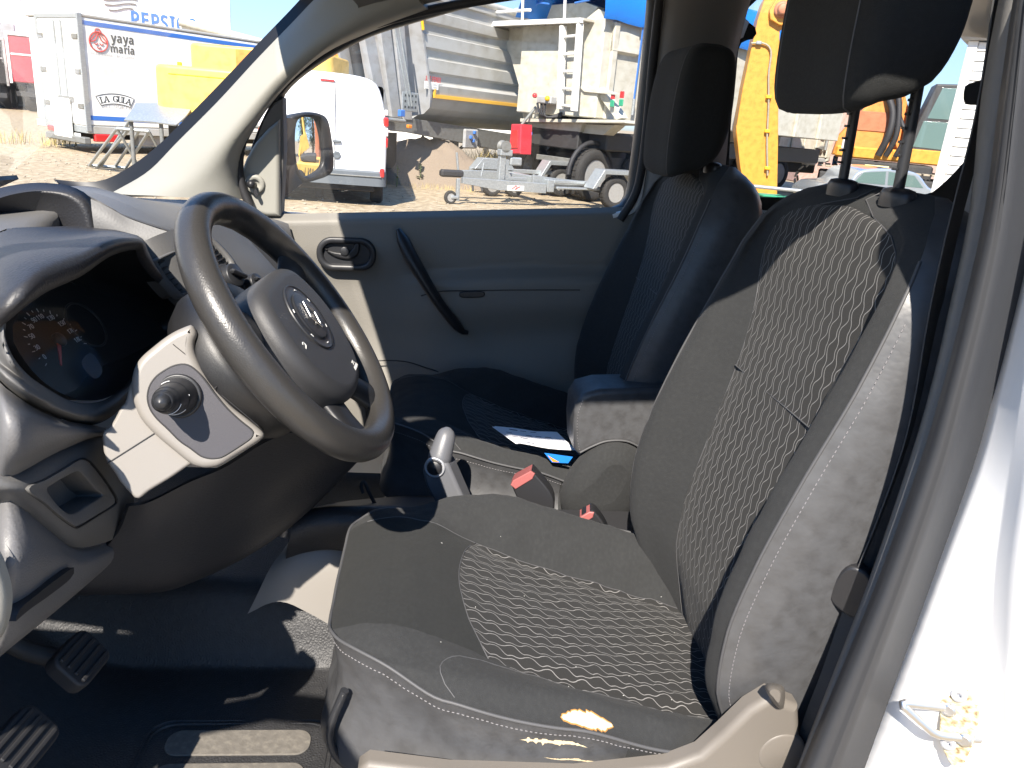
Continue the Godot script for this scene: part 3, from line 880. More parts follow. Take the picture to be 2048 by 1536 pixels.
	mb.skin(surf([[v(-.906,1.215,-2.015),v(-.825,1.216,-2.015),v(-.763,1.237,-2.015),v(-.68,1.295,-2.015),v(-.607,1.364,-2.015),v(-.51,1.464,-2.015),v(-.416,1.564,-2.015),v(-.335,1.649,-2.015),v(-.267,1.724,-2.015),v(-.189,1.793,-2.015)], [v(-.878,1.2,-2),v(-.799,1.189,-2),v(-.745,1.202,-2),v(-.673,1.26,-2),v(-.6,1.33,-2),v(-.503,1.429,-2),v(-.41,1.529,-2),v(-.328,1.614,-2),v(-.26,1.687,-2),v(-.176,1.761,-2)]], 40, 4), -0.006)
	obj("windscreen_border", mb, M.frit, van)
	mb = MB.new()
	mb.skin(surf([[v(-1.03, 1.19, -2.0), v(-1.12, 1.195, -1.7), v(-1.15, 1.20, -1.34), v(-1.12, 1.195, -0.98), v(-1.03, 1.19, -0.68)], [v(-0.98, 1.215, -2.0), v(-1.06, 1.215, -1.7), v(-1.09, 1.22, -1.34), v(-1.06, 1.215, -0.98), v(-0.98, 1.215, -0.68)]], 20, 3), 0.01)
	obj("cowl", mb, M.frit, van)
	mb = MB.new() # wiper lying at the foot of the glass
	mb.tube(cr([v(-1.165, 1.235, -1.0), v(-1.16, 1.245, -1.5), v(-1.10, 1.25, -1.86)], 20), 0.012, 8)
	mb.tube(cr([v(-1.15, 1.215, -1.05), v(-1.18, 1.225, -1.6), v(-1.13, 1.225, -1.9)], 20), 0.008, 8)
	obj("wiper", mb, M.rubber, van)
	# bonnet and wings in front of the glass
	mb = MB.new()
	mb.skin(surf([[v(-1.16, 1.16, -2.2), v(-1.22, 1.18, -1.34), v(-1.16, 1.16, -0.48)], [v(-1.6, 1.02, -2.2), v(-1.64, 1.06, -1.34), v(-1.6, 1.02, -0.48)], [v(-1.95, 0.74, -2.1), v(-2.02, 0.78, -1.34), v(-1.95, 0.74, -0.58)]], 14, 12), 0.02)
	obj("bonnet", mb, M.van_white, van)
	for z in [-2.22, -0.46]:
		mb = MB.new()
		mb.prism([Vector2(-1.98, 0.3), Vector2(-0.72, 0.3), Vector2(-0.70, 1.0), Vector2(-0.85, 1.17), Vector2(-1.16, 1.15), Vector2(-1.6, 1.01), Vector2(-1.96, 0.74)], Transform3D(), z - 0.02, z + 0.02, 0.01)
		obj("wing", mb, M.van_white, van)
	mb = MB.new(); mb.box(at(-1.05, 0.72, -1.34), v(0.03, 0.86, 1.7)); obj("firewall", mb, M.rubber, van)
	# passenger-side middle pillar
	g = surf([
		[v(.541,1.178,-2.06),v(.559,1.272,-2.06),v(.561,1.401,-2.06),v(.554,1.523,-2.06),v(.55,1.641,-2.06),v(.548,1.755,-2.06),v(.547,1.842,-2.06)],
		[v(.556,1.188,-2),v(.57,1.279,-2),v(.571,1.404,-2),v(.566,1.523,-2),v(.564,1.638,-2),v(.564,1.749,-2),v(.565,1.834,-2)],
		[v(.612,1.194,-1.985),v(.625,1.285,-1.985),v(.626,1.409,-1.985),v(.622,1.528,-1.985),v(.621,1.642,-1.985),v(.623,1.752,-1.985),v(.623,1.838,-1.985)],
		[v(.701,1.196,-2.01),v(.706,1.288,-2.01),v(.705,1.414,-2.01),v(.7,1.535,-2.01),v(.697,1.651,-2.01),v(.707,1.764,-2.01),v(.716,1.851,-2.01)],
		[v(.774,1.194,-2.06),v(.766,1.287,-2.06),v(.757,1.416,-2.06),v(.744,1.539,-2.06),v(.741,1.658,-2.06),v(.753,1.774,-2.06),v(.772,1.865,-2.06)]], 26, 16)
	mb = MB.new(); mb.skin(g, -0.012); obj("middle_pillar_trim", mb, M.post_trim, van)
	mb = MB.new(); mb.tube(cr([v(.499,1.218,-2.035),v(.531,1.286,-2.035),v(.539,1.362,-2.035),v(.537,1.485,-2.035),v(.531,1.615,-2.035),v(.528,1.739,-2.035),v(.528,1.826,-2.035)], 30), 0.011, 10)
	obj("door_seal", mb, M.rubber, van)
	# rear side: a panel with a window whose black border has blunt tabs
	var inner := cr([v(.881,1.297,-2.125),v(1.084,1.312,-2.125),v(1.289,1.33,-2.125),v(1.395,1.343,-2.125),v(1.431,1.368,-2.125),v(1.47,1.418,-2.125),v(1.494,1.464,-2.125),v(1.495,1.522,-2.125),v(1.485,1.584,-2.125),v(1.472,1.588,-2.125),v(1.442,1.588,-2.125),v(1.431,1.611,-2.125),v(1.429,1.634,-2.125),v(1.441,1.642,-2.125),v(1.478,1.648,-2.125),v(1.484,1.666,-2.125),v(1.484,1.719,-2.125),v(1.474,1.733,-2.125),v(1.461,1.764,-2.125),v(1.459,1.796,-2.125),v(1.471,1.814,-2.125),v(1.477,1.824,-2.125),v(1.466,1.837,-2.125),v(1.446,1.843,-2.125),v(1.382,1.841,-2.125),v(1.052,1.817,-2.125),v(.826,1.793,-2.125),v(.797,1.779,-2.125),v(.782,1.759,-2.125),v(.782,1.74,-2.125),v(.793,1.729,-2.125),v(.81,1.724,-2.125),v(.818,1.713,-2.125),v(.815,1.698,-2.125),v(.802,1.692,-2.125),v(.785,1.686,-2.125),v(.777,1.666,-2.125),v(.783,1.593,-2.125),v(.788,1.506,-2.125),v(.798,1.416,-2.125),v(.807,1.351,-2.125),v(.808,1.316,-2.125),v(.82,1.298,-2.125)], 150, true)
	var border := []
	var mid := v(1.15, 1.53, -2.125)
	var outer := []
	for q in inner:
		var d: Vector3 = q - mid
		var k := 1.0 / pow(pow(absf(d.x) / 0.375, 6) + pow(absf(d.y) / 0.272, 6), 1.0 / 6)
		border.append(mid + d * maxf(k, 1.05) + v(0, 0, 0.002))
		var sq := minf(0.60 / maxf(absf(d.x), 1e-4), 0.47 / maxf(absf(d.y), 1e-4))
		outer.append(mid + d * sq + v(0, 0, 0.02))
	var off := func(a: Array, z: float) -> Array:
		var o := []
		for q in a: o.append(q + v(0, 0, z))
		return o
	mb = MB.new(); mb.grid([off.call(inner, 0.0), off.call(inner, 0.004), border], false, true); obj("rear_window_border", mb, M.frit, van)
	var hole := []
	for q in border: hole.append(mid + (q - mid) * 0.985 + v(0, 0, 0.004))
	mb = MB.new(); mb.grid([off.call(hole, -0.02), hole, off.call(outer, -0.01), outer, off.call(outer, -0.06)], false, true)
	mb.box(at(1.45, 0.80, -2.10), v(1.75, 0.62, 0.03), 0.008)
	mb.box(at(2.03, 1.45, -2.12), v(0.58, 0.72, 0.03), 0.008)
	obj("rear_side_panel", mb, M.van_in, van)
	mb = MB.new() # pressed ribs in the bare steel below the glass
	for y in [1.20, 1.235]: mb.box(at(1.2, y, -2.082), v(0.95, 0.012, 0.012), 0.004)
	obj("panel_rib", mb, M.van_in, van)
	mb = MB.new()
	var pane := []
	for q in cr(border, 40, true): pane.append(q - v(0, 0, 0.004))
	mb.fan(pane); obj("rear_window", mb, M.glass, van)
	# tail, far floor and near rear side, which shut the load space
	mb = MB.new(); mb.box(at(2.32, 1.15, -1.34), v(0.04, 1.3, 1.45), 0.01); obj("rear_doors", mb, M.van_in, van)
	mb = MB.new(); mb.box(at(1.48, 1.12, -0.56), v(1.68, 1.36, 0.04), 0.01); obj("near_side_panel", mb, M.van_in, van)
	mb = MB.new(); mb.box(at(1.5, 0.50, -1.34), v(1.72, 0.04, 1.5), 0.01); obj("load_floor", mb, M.rubber, van)
	# outside skin below the passenger's window
	mb = MB.new(); mb.box(at(0.35, 0.72, -2.245), v(3.9, 0.86, 0.02), 0.008); obj("outer_skin", mb, M.van_white, van)

func passenger_door() -> void:
	var d := thing("passenger_door", "grey trimmed passenger's door with its window wound up", "car door", v(0.1, 0.5, -2.05))
	var mb := MB.new()
	# inner trim: flat beside the dash, an armrest swelling towards the seat
	var g := []
	for r in 46:
		var row := PackedVector3Array()
		var f := r / 45.0
		for c in 50:
			var x := lerpf(-0.46, 0.64, c / 49.0)
			var top := 1.166 + 0.092 * (x + 0.4)
			var h := 0.62 * pow(f, 1.25)
			var k := smoothstep(-0.10, 0.10, x)
			var z := -2.036
			z -= 0.028 * pow(1 - smoothstep(0.0, 0.022, h), 2)
			var lip := 0.155 + 0.022 * pow((x - 0.22) / 0.35, 2)
			z += k * 0.036 * smoothstep(lip - 0.004, lip + 0.022, h) * (1 - 0.6 * smoothstep(0.24, 0.34, h))
			z -= k * 0.006 * exp(-pow((h - lip + 0.006) / 0.006, 2))
			z += 0.016 * smoothstep(0.36, 0.50, h + 0.10 * x)
			z -= (1 - k) * 0.02 * smoothstep(0.08, 0.2, h) * smoothstep(0.5, 0.3, h)
			row.append(v(x, top - h, z))
		g.append(row)
	mb.skin(g, 0.01); obj("door_trim", mb, M.door, d)
	mb = MB.new()
	for c in [[v(-.015,.989,-2),v(.034,1.004,-2),v(.139,1.013,-2),v(.272,1.023,-2),v(.406,1.031,-2)], [v(-.198,.791,-2.018),v(-.064,.801,-2.018),v(.018,.782,-2.018),v(.116,.755,-2.018),v(.193,.756,-2.018),v(.268,.78,-2.018),v(.383,.827,-2.018)]]: mb.tube(cr(c, 30), 0.0016, 5)
	obj("trim_joint", mb, M.rubber, d)
	# frame round the glass
	var gi := cr([v(-.384,1.172,-2.07),v(-.383,1.289,-2.07),v(-.38,1.398,-2.07),v(-.378,1.449,-2.07),v(-.352,1.484,-2.07),v(-.307,1.522,-2.07),v(-.247,1.564,-2.07),v(-.161,1.612,-2.07),v(-.048,1.655,-2.07),v(.083,1.701,-2.07),v(.215,1.74,-2.07),v(.36,1.767,-2.07),v(.471,1.78,-2.07),v(.506,1.774,-2.07),v(.512,1.741,-2.07),v(.516,1.662,-2.07),v(.519,1.568,-2.07),v(.522,1.472,-2.07),v(.522,1.372,-2.07),v(.522,1.297,-2.07),v(.512,1.265,-2.07),v(.483,1.243,-2.07),v(.315,1.226,-2.07),v(.05,1.202,-2.07),v(-.208,1.179,-2.07)], 110, true)
	var go := cr([v(-.408,1.155,-2.05),v(-.432,1.201,-2.05),v(-.454,1.267,-2.05),v(-.445,1.334,-2.05),v(-.417,1.404,-2.05),v(-.383,1.458,-2.05),v(-.323,1.52,-2.05),v(-.257,1.573,-2.05),v(-.165,1.625,-2.05),v(-.048,1.671,-2.05),v(.081,1.718,-2.05),v(.211,1.756,-2.05),v(.354,1.785,-2.05),v(.489,1.798,-2.05),v(.525,1.789,-2.05),v(.537,1.741,-2.05),v(.539,1.662,-2.05),v(.541,1.569,-2.05),v(.543,1.474,-2.05),v(.544,1.375,-2.05),v(.545,1.288,-2.05),v(.529,1.247,-2.05),v(.494,1.232,-2.05),v(.313,1.215,-2.05),v(.051,1.191,-2.05),v(-.206,1.169,-2.05)], 110, true)
	var back := []
	for q in gi: back.append(q - v(0, 0, 0.03))
	var ob := []
	for q in go: ob.append(q - v(0, 0, 0.05))
	mb = MB.new(); mb.grid([back, gi, go, ob], false, true); obj("window_frame", mb, M.satin, d)
	mb = MB.new() # bare metal edge of the frame behind the seal
	mb.tube(cr([v(.48,1.224,-2.045),v(.528,1.243,-2.045),v(.548,1.278,-2.045),v(.551,1.35,-2.045),v(.548,1.486,-2.045),v(.542,1.616,-2.045),v(.539,1.752,-2.045)], 30), 0.010, 8); obj("frame_edge", mb, M.van_in, d)
	mb = MB.new()
	var pane := []
	for q in cr(gi, 40, true): pane.append(q - v(0, 0, 0.012))
	mb.fan(pane); obj("window_pane", mb, M.glass, d)
	# pale corner piece with the mirror's stalk
	mb = MB.new()
	mb.prism(poly_xy([v(-.381,1.164,-2.05),v(-.414,1.162,-2.05),v(-.447,1.17,-2.05),v(-.466,1.211,-2.05),v(-.473,1.269,-2.05),v(-.461,1.299,-2.05),v(-.438,1.339,-2.05),v(-.408,1.374,-2.05),v(-.378,1.4,-2.05)]), Transform3D(), -2.08, -2.035, 0.012, 4)
	obj("corner_trim", mb, M.beige, d)
	mb = MB.new()
	mb.prism(poly_xy([v(-.381,1.161,-2.055),v(-.402,1.16,-2.055),v(-.433,1.188,-2.055),v(-.459,1.266,-2.055),v(-.45,1.331,-2.055),v(-.423,1.394,-2.055),v(-.394,1.436,-2.055),v(-.372,1.45,-2.055),v(-.371,1.327,-2.055)]), Transform3D(), -2.10, -2.052, 0.006)
	obj("corner_backing", mb, M.post_trim, d)
	mb = MB.new()
	mb.lathe([[0.024, 0.0], [0.024, 0.006], [0.021, 0.011], [0.013, 0.011], [0.011, 0.004], [0.0, 0.004]], axis(v(-.439,1.241,-2.036), v(0.1, 0, 1)), 24)
	var boss := obj("knob_boss", mb, M.beige, d)
	mb = MB.new()
	mb.lathe([[0.004, 0.0], [0.004, 0.016], [0.0095, 0.018], [0.0105, 0.026], [0.007, 0.031], [0.0, 0.032]], axis(v(-.438,1.241,-2.034), v(-0.25, 0.05, 1)), 16)
	obj("mirror_knob", mb, M.black, boss)
	mb = MB.new()
	mb.loft([cr([v(-.436,1.233,-2.018),v(-.429,1.219,-2.018),v(-.433,1.211,-2.018),v(-.439,1.221,-2.018)], 12, true), cr([v(-.435,1.234,-2.012),v(-.428,1.22,-2.012),v(-.432,1.212,-2.012),v(-.438,1.221,-2.012)], 12, true)])
	obj("knob_lever", mb, M.black, boss)
	# inner door handle in its oval bowl
	var hx := v(-.212,1.081,-2.034)
	var fr := Transform3D(Basis(Vector3.BACK, deg_to_rad(2)), hx)
	mb = MB.new()
	var o := []
	for q in [[0.152, 0.086, 0.0, 0.040], [0.152, 0.086, 0.007, 0.040], [0.146, 0.080, 0.012, 0.038], [0.126, 0.060, 0.012, 0.029], [0.120, 0.054, 0.004, 0.026], [0.108, 0.044, -0.02, 0.021], [0.07, 0.02, -0.026, 0.009]]:
		var ring := []
		for p in rrect(q[0], q[1], q[3], 8): ring.append(fr * Vector3(p.x, p.y, q[2]))
		o.append(ring)
	mb.loft(o); obj("handle_bowl", mb, M.satin, d)
	mb = MB.new()
	var hb := func(pts: Array) -> PackedVector2Array:
		var r := []
		for q in pts: r.append(Vector2(q[0], q[1]))
		return cr2(r, 30, true)
	mb.prism(hb.call([[-0.056, 0.014], [-0.03, 0.006], [0.0, 0.004], [0.016, 0.016], [0.022, 0.030], [0.034, 0.030], [0.034, 0.012], [0.026, -0.006], [0.008, -0.014], [-0.018, -0.012], [-0.042, -0.002]]), fr, -0.012, 0.008, 0.006, 3)
	obj("handle_lever", mb, M.black, d)
	mb = MB.new(); mb.lathe([[0.012, 0.0], [0.012, 0.004], [0.010, 0.006], [0.0, 0.006]], axis(fr * v(-0.004, 0.008, 0.006), Vector3.BACK), 20); obj("lock_button", mb, M.satin, d)
	# sloping grab handle
	var gp := cr([v(-.08,1.159,-1.985),v(-.067,1.135,-1.985),v(-.045,1.095,-1.985),v(-.012,1.045,-1.985),v(.03,.984,-1.985),v(.071,.933,-1.985),v(.1,.901,-1.985),v(.114,.897,-1.985)], 26)
	var gr := PackedFloat32Array()
	for k in 26:
		gp[k].z += 0.030 * sin(PI * k / 25.0) - 0.012
		gr.append(table([[0, 0.008], [2, 0.019], [6, 0.0225], [11, 0.019], [17, 0.0165], [22, 0.016], [25, 0.006]], k))
	mb = MB.new(); mb.tube(gp, gr, 14, false, 0.75); obj("grab_handle", mb, M.black, d)
	mb = MB.new(); mb.prism(cr2(poly_xy([v(.084,1,-2),v(.093,1.008,-2),v(.142,1.012,-2),v(.153,1.005,-2),v(.143,.996,-2),v(.094,.992,-2)]), 24, true), Transform3D(), -2.02, -1.994, 0.003); obj("window_switch", mb, M.satin, d)
	# outside mirror, turned so that it looks back along the van
	var m := thing("wing_mirror", "black passenger-side wing mirror showing a yellow machine", "wing mirror", v(-0.36, 1.2, -2.27))
	var mf := frame(v(-0.36, 1.29, -2.28), v(0.80, -0.02, 0.60))
	var face := cr2([Vector2(-.042,.111),Vector2(.005,.127),Vector2(.066,.127),Vector2(.095,.111),Vector2(.111,.064),Vector2(.121,.012),Vector2(.12,-.027),Vector2(.098,-.044),Vector2(.058,-.054),Vector2(.011,-.062),Vector2(-.015,-.056),Vector2(-.03,-.034),Vector2(-.04,.014),Vector2(-.046,.067)], 48, true)
	var inn := cr2([Vector2(-.019,.107),Vector2(.009,.116),Vector2(.062,.115),Vector2(.074,.102),Vector2(.085,.05),Vector2(.088,.004),Vector2(.079,-.021),Vector2(.046,-.039),Vector2(.011,-.047),Vector2(-.006,-.038),Vector2(-.021,-.015),Vector2(-.029,.028),Vector2(-.029,.078)], 48, true)
	var rows := [[], [], [], [], [], []]
	for k in 48:
		rows[0].append(mf * Vector3(face[k].x * 0.55 + 0.0, face[k].y * 0.6, -0.085))
		rows[1].append(mf * Vector3(face[k].x * 0.92, face[k].y * 0.93, -0.055))
		rows[2].append(mf * Vector3(face[k].x * 1.0, face[k].y * 1.0, -0.012))
		rows[3].append(mf * Vector3(face[k].x * 0.985, face[k].y * 0.985, 0.0))
		rows[4].append(mf * Vector3(inn[k].x, inn[k].y, -0.001))
		rows[5].append(mf * Vector3(inn[k].x, inn[k].y, -0.014))
	mb = MB.new(); mb.grid(rows, false, true); mb.fan(rows[0], true)
	obj("housing", mb, M.satin, m)
	mb = MB.new()
	var caps := []
	for s in 8:
		var r := PackedVector3Array()
		for k in 48:
			var q := inn[k] * (1.01 * (1.0 - s / 7.2))
			r.append(mf * Vector3(q.x, q.y, -0.007 - q.length_squared() / 2.0))
		caps.append(r)
	mb.grid(caps, false, true); mb.fan(caps[7]); obj("mirror_glass", mb, M.mirror, m)
	mb = MB.new()
	mb.skin(surf([[v(-.404,1.4,-2.16),v(-.406,1.332,-2.16),v(-.407,1.262,-2.16),v(-.408,1.191,-2.16)], [v(-.387,1.401,-2.2),v(-.386,1.332,-2.2),v(-.39,1.267,-2.2),v(-.394,1.198,-2.2)], [v(-.372,1.399,-2.24),v(-.378,1.331,-2.24),v(-.373,1.259,-2.24),v(-.355,1.232,-2.24)]], 12, 10), -0.03)
	obj("mirror_arm", mb, M.satin, m)
func driver_side() -> void:
	var mb := MB.new()
	# roof rail and screen pillar above the open doorway
	mb.tube(cr([v(-1.0, 1.17, -0.62), v(-0.72, 1.37, -0.62), v(-0.42, 1.64, -0.63), v(-0.22, 1.745, -0.63), v(0.1, 1.79, -0.62), v(0.35, 1.81, -0.61), v(0.7, 1.81, -0.60)], 40), PackedFloat32Array(_rail()), 12)
	obj("roof_rail", mb, M.van_white, van)
	# rear post of the doorway: white jamb, dark seal, inner trim
	var seal_l := [v(.444,1.59,-.63),v(.445,1.569,-.63),v(.456,1.496,-.63),v(.47,1.409,-.63),v(.475,1.331,-.63),v(.477,1.245,-.63),v(.475,1.164,-.63),v(.463,1.017,-.63),v(.435,.797,-.63),v(.428,.721,-.63)]
	var seal_m := [v(.441,1.587,-.61),v(.441,1.567,-.61),v(.454,1.496,-.61),v(.468,1.411,-.61),v(.475,1.335,-.61),v(.478,1.253,-.61),v(.479,1.173,-.61),v(.471,1.031,-.61),v(.45,.818,-.61),v(.444,.744,-.61)]
	var seal_r := [v(.458,1.589,-.615),v(.459,1.569,-.615),v(.479,1.483,-.615),v(.498,1.396,-.615),v(.505,1.304,-.615),v(.507,1.243,-.615),v(.508,1.172,-.615),v(.499,1.028,-.615),v(.485,.812,-.615),v(.481,.737,-.615)]
	var mids := []
	var a := cr(seal_l, 40); var b := cr(seal_m, 40); var c := cr(seal_r, 40)
	mb = MB.new(); mb.grid([off_row(a, v(0.03, 0, -0.02)), a, lerp_rows(a, b, 0.3, v(-0.004, 0, 0.006)), lerp_rows(a, b, 0.7, v(-0.008, 0, 0.010)), b, lerp_rows(b, c, 0.3, v(-0.010, 0, 0.008)), lerp_rows(b, c, 0.65, v(-0.008, 0, 0.006)), c, off_row(c, v(0.03, 0, -0.004))])
	obj("doorway_seal", mb, M.seal, van)
	var j1 := cr([v(.464,1.583,-.572),v(.47,1.531,-.572),v(.483,1.462,-.572),v(.492,1.386,-.572),v(.501,1.303,-.572),v(.513,1.231,-.572),v(.524,1.164,-.572),v(.538,1.086,-.572),v(.561,1.002,-.572),v(.583,.929,-.572),v(.613,.854,-.572),v(.64,.782,-.572)], 40)
	var j2 := cr([v(.452,1.578,-.545),v(.459,1.529,-.545),v(.472,1.462,-.545),v(.481,1.39,-.545),v(.489,1.311,-.545),v(.498,1.242,-.545),v(.507,1.178,-.545),v(.523,1.103,-.545),v(.546,1.023,-.545),v(.568,.954,-.545),v(.595,.882,-.545),v(.621,.814,-.545)], 40)
	var j3 := cr([v(.45,1.566,-.47),v(.462,1.524,-.47),v(.475,1.466,-.47),v(.486,1.403,-.47),v(.502,1.334,-.47),v(.517,1.274,-.47),v(.531,1.218,-.47),v(.551,1.153,-.47),v(.578,1.083,-.47),v(.601,1.022,-.47),v(.625,.959,-.47),v(.648,.898,-.47)], 40)
	var c2 := off_row(c, v(0.012, 0, -0.004))
	mb = MB.new(); mb.grid([off_row(c2, v(0.05, 0, -0.03)), c2, lerp_rows(c2, j1, 0.33, Vector3.ZERO), lerp_rows(c2, j1, 0.66, Vector3.ZERO), lerp_rows(c2, j1, 0.93, Vector3.ZERO), j1, lerp_rows(j1, j2, 0.5, v(0.006, 0, 0.002)), off_row(j2, v(0.012, 0, 0)), lerp_rows(j2, j3, 0.5, v(0.012, 0, 0)), j3, off_row(j3, v(0.25, 0, -0.02))])
	obj("door_jamb", mb, M.van_white, van)
	# inner trim of the post, in shade behind the belt
	var t0 := cr([v(.48,1.605,-.7),v(.481,1.581,-.7),v(.489,1.5,-.7),v(.507,1.403,-.7),v(.513,1.316,-.7),v(.517,1.222,-.7),v(.515,1.131,-.7),v(.504,.968,-.7),v(.478,.725,-.7),v(.468,.64,-.7)], 30)
	var t1 := cr([v(.465,1.596,-.655),v(.465,1.574,-.655),v(.473,1.498,-.655),v(.483,1.407,-.655),v(.489,1.326,-.655),v(.492,1.237,-.655),v(.49,1.152,-.655),v(.478,.999,-.655),v(.453,.771,-.655),v(.445,.692,-.655)], 30)
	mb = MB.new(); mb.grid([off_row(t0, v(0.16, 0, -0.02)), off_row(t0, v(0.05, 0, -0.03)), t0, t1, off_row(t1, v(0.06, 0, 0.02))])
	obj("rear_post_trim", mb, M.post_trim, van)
	# striker plate with its bent wire loop and two screws
	mb = MB.new()
	var pl := [v(.541,.964,-.583),v(.553,.958,-.583),v(.566,.942,-.583),v(.576,.932,-.583),v(.581,.92,-.583),v(.584,.907,-.583),v(.585,.887,-.583),v(.584,.873,-.583),v(.582,.861,-.583),v(.576,.856,-.583),v(.567,.859,-.583),v(.554,.871,-.583),v(.545,.886,-.583),v(.538,.907,-.583),v(.533,.923,-.583),v(.532,.942,-.583),v(.532,.959,-.583)]
	var up := plate_frame()
	var flat := []
	for q in pl:
		var e: Vector3 = up.affine_inverse() * q
		flat.append(Vector2(e.x, e.y))
	mb.prism(cr2(flat, 48, true), up, -0.004, 0.003, 0.0015, 2)
	var st := obj("striker_plate", mb, M.rust_zinc, van)
	for q in [[1916, 1392, 0], [1897, 1478, 1]]:
		mb = MB.new()
		var sp: Vector3 = up.affine_inverse() * [v(.552,.937,-.583), v(.558,.881,-.583)][q[2]]
		mb.lathe([[0.0075, 0.002], [0.0075, 0.0045], [0.0065, 0.006], [0.0025, 0.006], [0.0022, 0.0025], [0.0, 0.0025]], axis(up * v(sp.x, sp.y, 0.001), up.basis.z), 18)
		obj("screw", mb, M.silver, st)
	mb = MB.new()
	var pin := []
	for q in [v(.546,.917,-.583), v(.574,.891,-.583)]:
		var e: Vector3 = up.affine_inverse() * q
		pin.append(e)
	var lp := [pin[0] + v(0, 0, -0.003), pin[0] + v(0, 0, 0.02), pin[0] + v(0, 0, 0.036), pin[0].lerp(pin[1], 0.06) + v(0, 0, 0.0415), pin[0].lerp(pin[1], 0.2) + v(0, 0, 0.043), pin[0].lerp(pin[1], 0.8) + v(0, 0, 0.043), pin[0].lerp(pin[1], 0.94) + v(0, 0, 0.0415), pin[1] + v(0, 0, 0.036), pin[1] + v(0, 0, 0.02), pin[1] + v(0, 0, -0.003)]
	var wp := []
	for q in lp: wp.append(up * (q - Vector3(0.8 * q.z, 0, 0.25 * q.z)))
	mb.tube(cr(wp, 50), 0.0042, 12)
	for q in pin: mb.lathe([[0.0075, 0.003], [0.007, 0.006], [0.0045, 0.007]], axis(up * Vector3(q.x, q.y, 0), up.basis.z), 16)
	obj("striker_loop", mb, M.chrome, st)
	# sill under the doorway
	mb = MB.new(); mb.box(at(-0.15, 0.36, -0.52), v(1.3, 0.16, 0.12), 0.02); obj("sill", mb, M.van_white, van)
	open_door()
func plate_frame() -> Transform3D:
	# the jamb faces forward and outward
	return frame(v(.559,.912,-.583), v(-0.68, 0.10, 0.73), v(0.1, 1, 0))
func off_row(r, o: Vector3) -> PackedVector3Array:
	var q := PackedVector3Array()
	for p in r: q.append(p + o)
	return q
func lerp_rows(a, b, f: float, o: Vector3) -> PackedVector3Array:
	var q := PackedVector3Array()
	for k in a.size(): q.append(a[k].lerp(b[k], f) + o)
	return q
func open_door() -> void:
	# the driver's door stands wide open, left of the picture
	var d := thing("driver_door", "white driver's door standing wide open", "car door", v(-0.72, 0.4, -0.42))
	var turn := deg_to_rad(72.0)
	var fr := Transform3D(Basis(Vector3.UP, -turn), v(-0.74, 0, -0.42))
	var mb := MB.new()
	mb.prism([Vector2(0.0, 0.36), Vector2(1.08, 0.36), Vector2(1.12, 1.16), Vector2(0.02, 1.10)], fr, -0.04, 0.06, 0.01)
	obj("door_panel", mb, M.van_white, d)
	mb = MB.new()
	mb.tube([fr * v(0.02, 1.08, 0.0), fr * v(0.36, 1.48, -0.07), fr * v(0.58, 1.66, -0.10), fr * v(0.85, 1.69, -0.11), fr * v(1.08, 1.69, -0.11), fr * v(1.12, 1.4, -0.06), fr * v(1.11, 1.12, 0.0)], 0.026, 8)
	obj("window_frame", mb, M.satin, d)
	mb = MB.new()
	mb.fan([fr * v(0.02, 1.08, 0.0), fr * v(0.36, 1.48, -0.07), fr * v(0.58, 1.66, -0.10), fr * v(0.85, 1.69, -0.11), fr * v(1.08, 1.69, -0.11), fr * v(1.12, 1.4, -0.06), fr * v(1.11, 1.12, 0.0)])
	obj("window_pane", mb, M.glass, d)
func _rail() -> Array:
	var o := []
	for k in 40: o.append(lerpf(0.045, 0.032, clampf((k - 8) / 10.0, 0, 1)))
	return o
func loops(mb: MB, rows: Array, m: int, floor_cap := true) -> void:
	var g := []
	for r in rows: g.append(cr(r, m, true))
	mb.grid(g, false, true)
	if floor_cap: mb.fan(g[g.size() - 1])
func shift(a: Array, o: Vector3) -> Array:
	var r := []
	for q in a: r.append(q + o)
	return r

